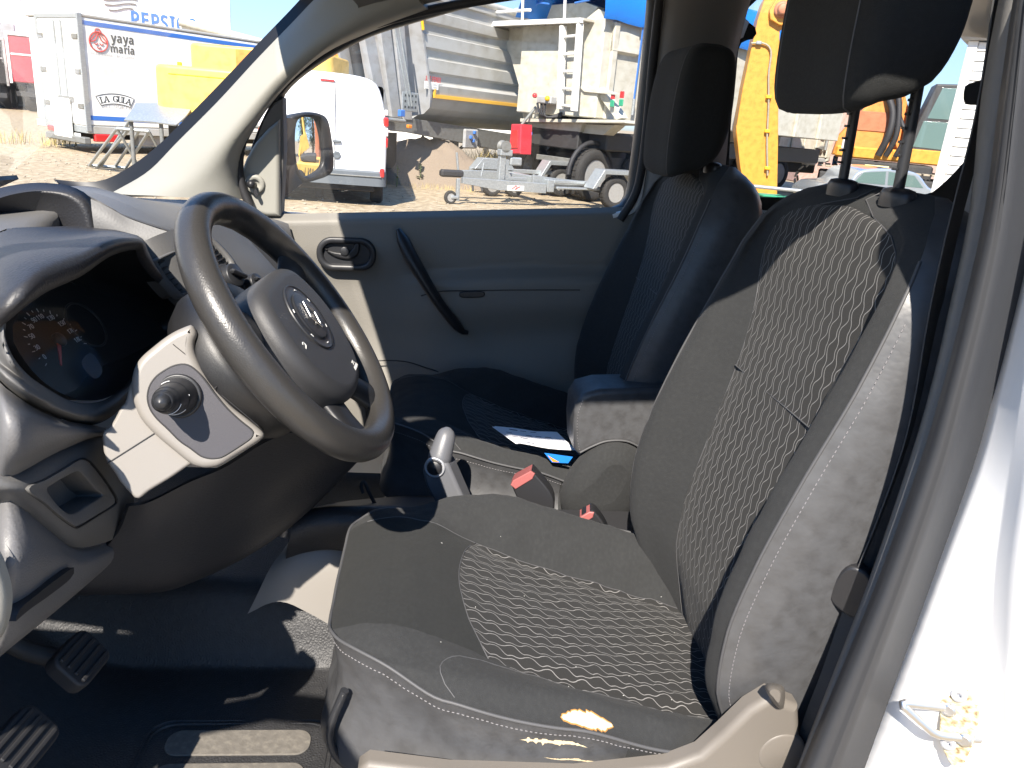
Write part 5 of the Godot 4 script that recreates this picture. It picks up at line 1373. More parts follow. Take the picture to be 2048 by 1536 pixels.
	var wf := Transform3D(Basis(v(0.041, 0.031, -0.999), v(-0.611, 0.792, 0.0), v(0.791, 0.610, 0.051)).orthonormalized(), v(-0.1625, 1.1765, -0.9707))
	mb = MB.new()
	var g := []
	for k in 120:
		var a := TAU * k / 120
		var wob := 0.0012 * (1 if sin(a) > 0.1 else 0) * (0.5 + 0.5 * sin(a * 26.0))
		var ring := PackedVector3Array()
		for s in 16:
			var b := TAU * s / 16
			var rr := 0.175 + (0.0200 + 0.001 * sin(2 * a) - wob * (1 if cos(b) < -0.3 else 0)) * cos(b)
			ring.append(wf * v(cos(a) * rr, sin(a) * rr, 0.0205 * sin(b)))
		g.append(ring)
	mb.grid(g, true, true); obj("rim", mb, M.rim, w)
	for q in [[0.16, 20, 1], [0.16, 160, 1], [0.16, -66, 0], [0.16, -114, 0]]:
		var a := deg_to_rad(q[1])
		mb = MB.new()
		var s0: Vector3 = wf * v(cos(a) * 0.05, sin(a) * 0.05, -0.02)
		var s1: Vector3 = wf * v(cos(a) * 0.12, sin(a) * 0.12, -0.010)
		var s2: Vector3 = wf * v(cos(a) * 0.172, sin(a) * 0.172, -0.002)
		mb.tube(cr([s0, s1, s2], 10), PackedFloat32Array([0.030, 0.030, 0.029, 0.028, 0.027, 0.026, 0.025, 0.026, 0.028, 0.030]), 14, false, 0.42, wf.basis.z)
		obj("spoke", mb, M.hub if q[2] else M.hub_grey, w)
	mb = MB.new()
	mb.prism(cr2([Vector2(-0.078, 0.062), Vector2(-0.04, 0.071), Vector2(0.04, 0.071), Vector2(0.078, 0.062), Vector2(0.1, 0.03), Vector2(0.108, -0.01), Vector2(0.099, -0.05), Vector2(0.072, -0.088), Vector2(0.04, -0.107), Vector2(0, -0.112), Vector2(-0.04, -0.107), Vector2(-0.072, -0.088), Vector2(-0.099, -0.05), Vector2(-0.108, -0.01), Vector2(-0.1, 0.03)], 60, true), wf, -0.052, 0.020, 0.018, 6)
	obj("airbag_cover", mb, M.hub, w)
	mb = MB.new()
	mb.lathe([[0.047, 0.0], [0.047, 0.0022], [0.0455, 0.0030], [0.0452, 0.0018], [0.034, 0.0018], [0.0335, 0.0035], [0.031, 0.0048], [0.0, 0.0062]], axis(wf * v(0.0, 0.002, 0.0195), wf.basis.z), 48)
	var badge := obj("badge_disc", mb, M.satin, w)
	for k in 6:
		var a := deg_to_rad([20, 62, 150, 205, 262, 320][k])
		mb = MB.new(); mb.box(wf * at(cos(a) * 0.0395, 0.002 + sin(a) * 0.0395, 0.0220) * Transform3D(Basis(Vector3.BACK, a), Vector3.ZERO), v(0.0015, 0.005, 0.001), 0.0003); obj("badge_mark", mb, M.white_mark, badge)
	mb = MB.new()
	var lo := [v(0, 0.019, 0), v(0.0115, 0, 0), v(0, -0.019, 0), v(-0.0115, 0, 0)]
	for k in 4:
		var p0: Vector3 = lo[k]; var p1: Vector3 = lo[(k + 1) % 4]
		mb.tube([wf * (p0 + v(0, 0.002, 0.0275)), wf * (p1 + v(0, 0.002, 0.0275))], 0.0030, 4, false, 0.5, wf.basis.z)
	obj("badge", mb, M.chrome, badge)
	for q in [["SRS", -0.006], ["AIRBAG", -0.0125]]:
		text(q[0], 0.0045, wf * at(0.030, -0.078 + q[1], 0.0203), M.pale_print, w)
	mb = MB.new()
	mb.tube(cr([wf * v(-0.077, -0.012, 0.020), wf * v(-0.073, -0.010, 0.0205), wf * v(-0.071, -0.015, 0.0205), wf * v(-0.077, -0.018, 0.020)], 10), 0.0008, 4); obj("horn_mark", mb, M.pale_print, w)
	mb = MB.new()
	mb.lathe([[0.075, -0.125], [0.098, -0.115], [0.108, -0.095], [0.108, -0.065], [0.098, -0.050], [0.07, -0.045]], axis(wf.origin, wf.basis.z), 40)
	obj("hub_back", mb, M.hub_grey, w)
func v2(a: Array) -> Vector3:
	return Vector3(a[0].x, a[0].y, -0.0115)
func cabin_floor() -> void:
	var mb := MB.new()
	var g := []
	for r in 40:
		var row := PackedVector3Array()
		var z := lerpf(-0.56, -1.42, r / 39.0)
		for c in 50:
			var x := lerpf(-1.02, 0.75, c / 49.0)
			var y := 0.46 + 0.30 * smoothstep(-0.48, -1.02, x) + 0.13 * smoothstep(-1.19, -1.26, z) * smoothstep(0.30, -0.1, absf(x + 0.3) - 0.3)
			y += 0.003 * sin(x * 21) * sin(z * 17 + 1)
			row.append(v(x, y, z))
		g.append(row)
	mb.skin(g, 0.01)
	obj("floor_mat", mb, M.mat, van)
	var mb2 := MB.new(); mb2.box(at(-0.1, 0.44, -1.72), v(1.8, 0.03, 0.64), 0.01); obj("far_floor_mat", mb2, M.mat, van)
	# raised heel pad moulded into the mat, its hollows full of dust
	var c := v(-.265,.477,-.974)
	var pad := thing("heel_pad", "dusty heel pad with two cells moulded in the rubber floor mat", "floor mat", c)
	mb = MB.new()
	var rr := rrect(0.30, 0.17, 0.035, 6)
	var rows := []
	for q in [[1.0, 0.0], [0.985, 0.005], [0.955, 0.005], [0.94, 0.001], [0.91, 0.001], [0.90, 0.005], [0.87, 0.005], [0.86, 0.0012]]:
		var ring := PackedVector3Array()
		for p in rr: ring.append(c + v(p.x - signf(p.x) * (1 - q[0]) * 0.085, q[1] - 0.010, p.y * q[0]))
		rows.append(ring)
	mb.loft(rows); obj("pad_border", mb, M.mat, pad)
	for k in 2:
		mb = MB.new()
		var cz := -0.034 + 0.068 * k
		var f := Transform3D(Basis(Vector3.RIGHT, -PI / 2), c + v(0, -0.0085, cz))
		mb.prism(rrect(0.225, 0.052, 0.022, 6), f, 0.0, 0.004, 0.0015)
		obj("pad_cell", mb, M.dust, pad)
	# pedals in the dark
	pedal("brake_pedal", "worn black clutch pedal low in the dark footwell", v(-.419,.75,-.86), 0.07)
	pedal("foot_rest", "round-edged black foot rest at the lower left corner", v(-.436,.73,-.74), 0.085)
	# tunnel between the seats with its pale side and dark tray
	var t := thing("centre_tunnel", "low centre tunnel with pale side and dark tray beside driver's seat", "centre console", v(-0.1, 0.45, -1.3))
	mb = MB.new()
	mb.skin(surf([
		[v(-.282,.593,-1.18),v(-.23,.62,-1.18),v(-.179,.597,-1.18),v(-.118,.558,-1.18),v(-.037,.526,-1.18)],
		[v(-.251,.657,-1.2),v(-.216,.678,-1.2),v(-.165,.679,-1.2),v(-.112,.66,-1.2),v(-.041,.63,-1.2)],
		[v(-.225,.688,-1.225),v(-.185,.709,-1.225),v(-.142,.71,-1.225),v(-.098,.696,-1.225),v(-.035,.677,-1.225)],
		[v(-.217,.692,-1.26),v(-.182,.708,-1.26),v(-.137,.709,-1.26),v(-.092,.696,-1.26),v(-.027,.676,-1.26)]], 24, 14), 0.01)
	obj("tunnel_side", mb, M.shroud, t)
	mb = MB.new()
	mb.skin(surf([
		[v(-.224,.695,-1.205),v(-.191,.708,-1.205),v(-.148,.715,-1.205),v(-.096,.706,-1.205),v(-.025,.685,-1.205)],
		[v(-.214,.739,-1.19),v(-.18,.755,-1.19),v(-.138,.76,-1.19),v(-.087,.751,-1.19),v(-.017,.729,-1.19)],
		[v(-.202,.768,-1.2),v(-.165,.781,-1.2),v(-.114,.786,-1.2),v(-.054,.786,-1.2),v(.015,.774,-1.2)],
		[v(-.199,.746,-1.26),v(-.155,.756,-1.26),v(-.102,.76,-1.26),v(-.039,.762,-1.26),v(.033,.762,-1.26)],
		[v(-.198,.656,-1.44),v(-.147,.669,-1.44),v(-.086,.678,-1.44),v(-.025,.685,-1.44),v(.047,.687,-1.44)]], 24, 20), 0.008)
	obj("tray", mb, M.dash, t)
	mb = MB.new(); mb.box(at(0.25, 0.58, -1.34), v(0.9, 0.24, 0.16), 0.03); obj("tunnel_cover", mb, M.rubber, t)
	mb = MB.new(); mb.tube(cr([v(-.1,.772,-1.3),v(-.104,.786,-1.3),v(-.099,.796,-1.3),v(-.089,.773,-1.3),v(-.076,.747,-1.3),v(-.062,.733,-1.3)], 16), 0.0035, 7); obj("cable", mb, M.rubber, t)

func pedal(called: String, label: String, c: Vector3, w: float) -> void:
	var t := thing(called, label, "pedal", c)
	var f := frame(c, v(0.72, 0.68, 0.10))
	var mb := MB.new()
	mb.prism(rrect(w, 0.055, 0.014, 5), f, -0.012, 0.008, 0.004); obj("pad", mb, M.rubber, t)
	for k in 4:
		mb = MB.new(); mb.box(f * at(0, -0.018 + 0.012 * k, 0.0095), v(w * 0.8, 0.005, 0.004), 0.001); obj("rib", mb, M.rubber, t)
	mb = MB.new(); mb.tube(cr([f * v(0, 0, -0.01), c + v(-0.10, 0.03, -0.01), c + v(-0.17, 0.18, -0.01)], 10), 0.012, 8); obj("arm", mb, M.dark_steel, t)

func small_things() -> void:
	# driver's belt hanging from the post
	var b := thing("driver_seat_belt", "black seat belt hanging by the driver's door post, tongue halfway down", "seat belt", v(0.48, 1.0, -0.70))
	var mb := MB.new()
	var c1 := cr([v(.481,1.598,-.71),v(.486,1.534,-.71),v(.494,1.457,-.71),v(.503,1.354,-.71),v(.505,1.261,-.71),v(.508,1.15,-.71),v(.507,1.053,-.71),v(.498,.975,-.71)], 40)
	var g := []
	for s in 2:
		var row := PackedVector3Array()
		for k in 40: row.append(c1[k] + v(0.033, 0.004, -0.030) * (s - 0.1) + v(0.004, 0, 0.001) * sin(k * 0.3))
		g.append(row)
	mb.skin(g, 0.0014); obj("upper_webbing", mb, M.belt, b)
	mb = MB.new()
	var c2 := cr([v(.497,.96,-.715),v(.494,.916,-.715),v(.489,.852,-.715),v(.482,.785,-.715),v(.478,.69,-.715),v(.472,.623,-.715)], 24)
	g = []
	for s in 2:
		var row := PackedVector3Array()
		for k in 24: row.append(c2[k] + v(0.030 + 0.010 * smoothstep(0, 23, k), 0.012, 0.034) * (s * 1.0) * lerpf(0.6, 1.1, k / 23.0))
		g.append(row)
	mb.skin(g, 0.0014); obj("lower_webbing", mb, M.belt, b)
	mb = MB.new()
	var tf := frame(v(.497,.968,-.712), v(-0.6, 0.0, 0.75), v(0.35, 1, 0))
	mb.prism(cr2([Vector2(-0.016, 0.034), Vector2(0.006, 0.036), Vector2(0.024, 0.010), Vector2(0.026, -0.012), Vector2(0.012, -0.022), Vector2(-0.016, -0.016), Vector2(-0.022, 0.01)], 30, true), tf, -0.008, 0.008, 0.004)
	obj("tongue_cover", mb, M.black, b)
	mb = MB.new()
	mb.prism([Vector2(-0.016, -0.010), Vector2(-0.012, -0.016), Vector2(-0.030, -0.040), Vector2(-0.033, -0.040), Vector2(-0.033, -0.036)], tf, -0.0015, 0.0015)
	obj("tongue", mb, M.chrome, b)
	# buckles
	buckle("seat_belt_buckle", "larger black belt buckle with red button beside the handbrake", [Vector2(-.029,.016),Vector2(-.025,.026),Vector2(.003,.049),Vector2(.01,.046),Vector2(.046,.008),Vector2(.053,-.028),Vector2(.05,-.065),Vector2(.009,-.05),Vector2(-.007,-.024)], v(0.2, 0.8, -1.26), [Vector2(-.031,.018),Vector2(-.027,.028),Vector2(.003,.05),Vector2(.011,.045),Vector2(.008,.035),Vector2(-.021,.011)])
	buckle("seat_belt_buckle", "small black belt buckle with red button low between the seats", [Vector2(0,.016),Vector2(.015,.032),Vector2(.023,.035),Vector2(.045,.012),Vector2(.055,-.013),Vector2(.023,-.021)], v(0.3, 0.75, -1.24), [Vector2(-.001,.02),Vector2(.015,.033),Vector2(.024,.033),Vector2(.023,.023),Vector2(.01,.011)])
	# handbrake
	var h := thing("handbrake", "grey pulled-up handbrake lever between the seats", "handbrake", v(.062,.762,-1.33))
	var fr := frame(v(0.05, 0.8, -1.33), v(-0.25, 0.1, 1))
	mb = MB.new()
	mb.prism(cr2([Vector2(-.04,.008),Vector2(-.033,.031),Vector2(-.02,.036),Vector2(.004,.032),Vector2(.013,.021),Vector2(.031,-.012),Vector2(.052,-.054),Vector2(.063,-.104),Vector2(.019,-.111),Vector2(-.004,-.063),Vector2(-.02,-.04),Vector2(-.031,-.021)], 44, true), fr, -0.028, 0.018, 0.008, 4)
	obj("lever", mb, M.grip, h)
	mb = MB.new()
	var grp := cr([fr * w3([Vector2(-.013,.025)], 0.002), fr * w3([Vector2(-.009,.053)], -0.006), fr * w3([Vector2(-.006,.076)], -0.016), fr * w3([Vector2(-.005,.086)], -0.022)], 14)
	mb.tube(grp, PackedFloat32Array([0.021, 0.0225, 0.0225, 0.022, 0.0215, 0.021, 0.0205, 0.020, 0.0195, 0.019, 0.018, 0.0165, 0.013, 0.006]), 18)
	obj("grip", mb, M.grip, h)
	mb = MB.new()
	var bc := fr * w3([Vector2(-.016,.019)], 0.019)
	mb.lathe([[0.020, -0.006], [0.020, 0.002], [0.0175, 0.004], [0.0165, 0.002], [0.0165, 0.0]], axis(bc, fr.basis.z), 26); obj("button_ring", mb, M.silver, h)
	mb = MB.new(); mb.lathe([[0.0145, -0.004], [0.0145, 0.005], [0.012, 0.008], [0.0, 0.009]], axis(bc, fr.basis.z), 24); obj("button", mb, M.black, h)
	# papers and a card on the passenger's cushion
	var pp := frame(v(.254,.793,-1.53), v(-0.05, 1, 0.22), v(-0.1, 0.2, -1))
	for k in 3:
		mb = MB.new()
		var sh := 0.006 * k
		var cnr := [v(.161,.802,-1.57), v(.302,.782,-1.6), v(.336,.769,-1.53), v(.208,.794,-1.5)]
		var gg := []
		for r in 5:
			var row := PackedVector3Array()
			for c in 7:
				var q: Vector3 = cnr[0].lerp(cnr[1], c / 6.0).lerp(cnr[3].lerp(cnr[2], c / 6.0), r / 4.0)
				row.append(q + v(0.005 * k - 0.004, 0.0012 * k + 0.002 * sin(c * 0.9 + k), sh * 0.6 - 0.004))
			gg.append(row)
		mb.skin(gg, 0.0004)
		var o := obj("paper_sheet", mb, M.paper)
		tag(o, ["lowest sheet of the white papers on the passenger's cushion", "middle sheet of the white papers on the passenger's cushion", "topmost printed sheet of the papers on the passenger's cushion"][k], "paper", "papers on the passenger's cushion")
		if k == 2:
			mb = MB.new()
			for r in 4:
				for c in 5:
					if (r * 5 + c * 3) % 4 == 0: continue
					var q: Vector3 = gg[r][c].lerp(gg[r + 1][c + 1], 0.4)
					var w := 0.014 if c != 1 else 0.02
					mb.box(Transform3D(Basis((gg[r][c + 1] - gg[r][c]).normalized(), (gg[r][c + 1] - gg[r][c]).cross(gg[r + 1][c] - gg[r][c]).normalized() * -1.0, (gg[r + 1][c] - gg[r][c]).normalized()).orthonormalized(), q + v(0, 0.0008, 0)), v(w, 0.0004, 0.0018 if c != 1 else 0.004), 0.0001)
			obj("print", mb, M.ink, o)
	mb = MB.new()
	var cd := [v(.265,.781,-1.49), v(.328,.774,-1.49), v(.315,.768,-1.47), v(.28,.769,-1.47)]
	mb.skin([PackedVector3Array([cd[0], cd[1]]), PackedVector3Array([cd[3], cd[2]])], 0.0008)
	var card := obj("blue_card", mb, M.blue_tarp)
	tag(card, "small blue card with an orange corner beside the white papers", "card")
	mb = MB.new()
	var cc := [cd[0].lerp(cd[1], 0.06).lerp(cd[3], 0.3), cd[3].lerp(cd[2], 0.45), cd[3].lerp(cd[2], 0.05)]
	mb.tri(cc[0] + v(0, 0.001, 0), cc[1] + v(0, 0.001, 0), cc[2] + v(0, 0.001, 0)); obj("orange_corner", mb, M.orange_lamp, card)
func w3(a: Array, z: float) -> Vector3:
	return Vector3(a[0].x, a[0].y, z)
func buckle(called: String, label: String, outline: Array, o: Vector3, cap: Array) -> void:
	var t := thing(called, label, "seat belt buckle", o, "seat belt buckles between the seats")
	var f := frame(o, v(-0.2, 0.1, 1))
	var mb := MB.new(); mb.prism(cr2(outline, 30, true), f, -0.026, 0.010, 0.004); obj("body", mb, M.black, t)
	mb = MB.new(); mb.prism(cap, f, -0.024, 0.0125, 0.002); obj("red_button", mb, M.red, t)
func b(mb: MB, f: Transform3D, x0: float, x1: float, y0: float, y1: float, z0: float, z1: float, bev := 0.01) -> void:
	mb.box(f * at((x0 + x1) / 2, (y0 + y1) / 2, (z0 + z1) / 2), v(absf(x1 - x0), absf(y1 - y0), absf(z1 - z0)), bev)
# one box as a part
func bp(called: String, m: Material, p: Node3D, f: Transform3D, x0: float, x1: float, y0: float, y1: float, z0: float, z1: float, bev := 0.01) -> MeshInstance3D:
	var mb := MB.new()
	b(mb, f, x0, x1, y0, y1, z0, z1, bev)
	return obj(called, mb, m, p)
func bar(called: String, m: Material, p: Node3D, f: Transform3D, a: Vector3, c: Vector3, r: float, sides := 8) -> MeshInstance3D:
	var mb := MB.new()
	mb.tube([f * a, f * c], r, sides)
	return obj(called, mb, m, p)
func plate(called: String, m: Material, p: Node3D, f: Transform3D, poly: Array, z0: float, z1: float, bev := 0.008) -> MeshInstance3D:
	var mb := MB.new()
	mb.prism(poly, f, z0, z1, bev, 2)
	return obj(called, mb, m, p)
# tyre with a pressed steel rim, axle along d
func wheel(p: Node3D, c: Vector3, d: Vector3, r: float, w: float) -> void:
	var mb := MB.new()
	var ax := axis(c, d)
	mb.lathe([[r * 0.62, -w / 2], [r * 0.90, -w * 0.5], [r * 0.985, -w * 0.38], [r, -w * 0.2], [r, w * 0.2], [r * 0.985, w * 0.38], [r * 0.90, w * 0.5], [r * 0.62, w / 2], [r * 0.60, w * 0.3]], ax, 32, false)
	for k in 28: # tread blocks
		var a := TAU * k / 28
		mb.box(ax * Transform3D(Basis(Vector3.UP, a), Vector3(cos(a) * r, 0, -sin(a) * r)), v(r * 0.04, w * 0.6, r * 0.13), 0.002)
	var t := obj("tyre", mb, M.tyre, p)
	mb = MB.new()
	mb.lathe([[r * 0.64, w * 0.46], [r * 0.60, w * 0.46], [r * 0.54, w * 0.30], [r * 0.36, w * 0.22], [r * 0.30, w * 0.34], [r * 0.16, w * 0.36], [r * 0.14, w * 0.44], [0.0, w * 0.45]], ax, 28)
	for k in 8:
		var a := TAU * k / 8
		mb.lathe([[r * 0.035, w * 0.2], [r * 0.035, w * 0.42], [0.0, w * 0.43]], ax * at(cos(a) * r * 0.24, 0, sin(a) * r * 0.24), 6)
	obj("rim", mb, M.wheel_rim, t)

func ground() -> void:
	var mb := MB.new()
	var g := []
	var n := FastNoiseLite.new()
	n.seed = 5; n.frequency = 0.35
	for r in 90:
		var row := PackedVector3Array()
		for c in 90:
			var q := Vector2((c - 40) / 50.0, (r - 8) / 82.0)
			var x := signf(q.x) * (absf(q.x) * 18 + pow(absf(q.x), 4) * 380)
			var z := -(q.y * 26 + signf(q.y) * pow(absf(q.y), 5) * 400)
			row.append(v(x, 0.02 * n.get_noise_2d(x, z) - 0.01, z))
		g.append(row)
	g.push_front(PackedVector3Array()); 
	for c in 90: g[0].append(v(g[1][c].x, -0.01, 60))
	mb.grid(g); structure("ground", mb, M.soil)
	# loose stones, one scattered mass
	var rg := RandomNumberGenerator.new()
	rg.seed = 17
	var mm := MultiMesh.new()
	mm.transform_format = MultiMesh.TRANSFORM_3D
	mb = MB.new()
	mb.lathe([[0.5, -0.2], [1.0, 0.1], [0.7, 0.55], [0.0, 0.7]], Transform3D(Basis().scaled(v(1, 0.8, 0.75)), Vector3.ZERO), 7, false)
	mm.mesh = mb.mesh(); mm.instance_count = 5200
	for k in 5200:
		var z := -11.0 - 12.0 * pow(rg.randf(), 1.3)
		var x := rg.randf_range(-9.0, 9.0)
		var s := 0.006 + 0.022 * pow(rg.randf(), 4.0)
		mm.set_instance_transform(k, Transform3D(Basis(Vector3.UP, rg.randf() * TAU).scaled(v(s, s, s)), v(x, 0.0, z)))
	var st := MultiMeshInstance3D.new()
	st.name = "gravel"; st.multimesh = mm; st.material_override = M.stone; add_child(st)
	st.set_meta("kind", "stuff"); st.set_meta("label", "loose pale stones strewn over the yard"); st.set_meta("category", "gravel")

func grass(called: String, label: String, cat: String, c: Vector3, size: Vector2, count: int, h: float, m: Material, sd: int, stuff := false) -> void:
	var rg := RandomNumberGenerator.new()
	rg.seed = sd
	var mb := MB.new()
	for k in count:
		var a := rg.randf() * TAU
		var r := sqrt(rg.randf())
		var q := c + v(cos(a) * r * size.x, 0, sin(a) * r * size.y)
		var hh := h * rg.randf_range(0.45, 1.0)
		var lean := v(rg.randf_range(-0.5, 0.5), 0, rg.randf_range(-0.5, 0.5)) * hh
		var w := Vector3(cos(a), 0, sin(a)) * hh * 0.03
		mb.quad(q - w, q + lean * 0.4 + v(0, hh * 0.6, 0) - w * 0.7, q + lean * 0.4 + v(0, hh * 0.6, 0) + w * 0.7, q + w)
		mb.tri(q + lean * 0.4 + v(0, hh * 0.6, 0) - w * 0.7, q + lean + v(0, hh, 0), q + lean * 0.4 + v(0, hh * 0.6, 0) + w * 0.7)
	var o := obj(called, mb, m)
	tag(o, label, cat)
	if stuff: o.set_meta("kind", "stuff")
func weed(label: String, c: Vector3, h: float, sd: int) -> void:
	var t := thing("weed", label, "weed", c, "weeds by the heap")
	var rg := RandomNumberGenerator.new()
	rg.seed = sd
	var mb := MB.new()
	mb.tube([c, c + v(0.02, h * 0.5, 0), c + v(0.0, h, 0.02)], PackedFloat32Array([0.008, 0.006, 0.003]), 5)
	obj("stem", mb, M.weed, t)
	mb = MB.new()
	for k in 46:
		var y := h * pow(rg.randf(), 0.8)
		var a := rg.randf() * TAU
		var l := 0.13 * h * (1.3 - y / h) + 0.03
		var d := v(cos(a), 0.35, sin(a)) * l
		var s := v(-sin(a), 0, cos(a)) * l * 0.22
		var q := c + v(0.01, y, 0)
		mb.quad(q, q + d * 0.5 + s, q + d, q + d * 0.5 - s)
	obj("leaves", mb, M.weed, t)

func buildings() -> void:
	# long white factory with blue letters and a faint round emblem
	var f := frame(v(-16, 0, -44), v(0.5, 0, 1))
	var t := thing("factory_building", "long white factory building with blue lettering behind the box truck", "building", v(-16, 0, -44))
	var mb := MB.new()
	var x1: float = [Vector2(5.515,5.137)][0].x
	mb.box(f * at((x1 - 46) / 2, 6.3, -6), v(x1 + 46, 12.6, 12), 0.05)
	obj("wall", mb, M.facade, t)
	for k in 14: # cladding joints
		mb = MB.new(); mb.box(f * at(x1 - 2.4 * (k + 1), 8.4, 0.01), v(0.05, 8.3, 0.02), 0.004); obj("cladding_joint", mb, M.pale_print, t)
	mb = MB.new(); mb.box(f * at((x1 - 46) / 2, 12.65, -6), v(x1 + 46.3, 0.2, 12.3), 0.03); obj("parapet", mb, M.alloy, t)
	var lp: Array = [Vector2(.64,4.604),Vector2(3.808,4.774),Vector2(2.204,5.086),Vector2(2.162,4.378)]
	text_fit("PEPSICO", lp[1].x - lp[0].x, absf(lp[2].y - lp[3].y), f * at((lp[0].x + lp[1].x) / 2, (lp[0].y + lp[1].y) / 2 - 0.1, 0.03), M.blue, t, "Droid Sans", "sign_lettering", true)
	var em: Array = [Vector2(.196,5.024)]
	for k in 6:
		mb = MB.new()
		var arc := []
		for s in 12:
			var u := lerpf(-0.85, 0.85, s / 11.0)
			var y := 0.75 - 0.28 * k
			var wd := sqrt(maxf(0.0, 0.85 - y * y))
			arc.append(f * v(em[0].x + u * wd, em[0].y + 0.45 + y * 0.8 + 0.10 * sin(u * 2.5), 0.04))
		mb.tube(arc, 0.04, 5); obj("emblem_line", mb, M.body_grey, t)
	# low roof over the loading bays, brown
	mb = MB.new()
	var lo: Array = [Vector2(-9.125,.694),Vector2(-3.634,1.153),Vector2(-3.604,1.453),Vector2(-9.08,1.016)]
	mb.box(f * at(lo[1].x / 2 + lo[0].x / 2, (lo[1].y + lo[2].y) / 2, 0.9), v(lo[1].x - lo[0].x, lo[2].y - lo[1].y, 1.8), 0.05)
	obj("bay_roof", mb, M.brown, t)
	for k in 6:
		mb = MB.new(); mb.box(f * at(lo[1].x - 2.2 - 3.6 * k, 1.9, 0.03), v(2.8, 3.6, 0.06), 0.02); obj("bay_door", mb, M.body_grey, t)
	# grey shed whose flat roof edge shows behind the yellow machine
	var s := thing("grey_shed", "low shed with pale flat roof edge behind the box truck", "building", v(-10, 0, -30))
	var sf := frame(v(-10, 0, -30), v(-0.1, 0, 1))
	var sp: Array = [Vector2(1.229,3.604),Vector2(4.081,3.146),Vector2(2.208,3.434)]
	mb = MB.new(); mb.prism([Vector2(sp[0].x, 0), Vector2(sp[1].x + 3.0, 0), Vector2(sp[1].x + 3.0, sp[1].y - 0.3), Vector2(sp[1].x, sp[1].y), Vector2(sp[0].x, sp[0].y)], sf, -6, 0); obj("wall", mb, M.facade, s)
	mb = MB.new(); mb.tube([sf * v(sp[0].x, sp[0].y, 0.05), sf * v(sp[1].x, sp[1].y, 0.05), sf * v(sp[1].x + 3, sp[1].y - 0.3, 0.05)], 0.16, 6); obj("roof_edge", mb, M.hopper, s)

func trailer_far(label: String, cl: String, m: Material, f: Transform3D, w: float, y0: float, y1: float, frame_m: Material) -> void:
	var t := thing(cl, label, "trailer", f.origin, "trailers parked at the loading bays")
	bp("box", m, t, f, 0, w, y0, y1, -9, 0, 0.05)
	for q in [[-0.06, 0.04, y0 - 0.05, y1 + 0.06], [w - 0.04, w + 0.06, y0 - 0.05, y1 + 0.06]]: bp("post", frame_m, t, f, q[0], q[1], q[2], q[3], -0.1, 0.05)
	bp("top_rail", frame_m, t, f, -0.06, w + 0.06, y1 + 0.002, y1 + 0.12, -0.1, 0.06)
	bp("door_joint", M.dark_steel, t, f, w / 2 - 0.02, w / 2 + 0.02, y0 + 0.05, y1 - 0.05, 0.002, 0.012)
	bp("sill_bar", frame_m, t, f, 0.08, w - 0.08, y1 - 0.75, y1 - 0.68, 0.002, 0.04)
	bp("bumper", M.dark_steel, t, f, 0.1, w - 0.1, y0 - 0.55, y0 - 0.35, -0.3, -0.1)
	for x in [0.45, w - 0.45]:
		for z in [-1.6, -2.9]: wheel(t, f * v(x, 0.5, z), f.basis.x * (1 if x > 1 else -1), 0.5, 0.5)
	bp("chassis", M.dark_steel, t, f, 0.5, w - 0.5, y0 - 0.35, y0 - 0.02, -9, -0.2)

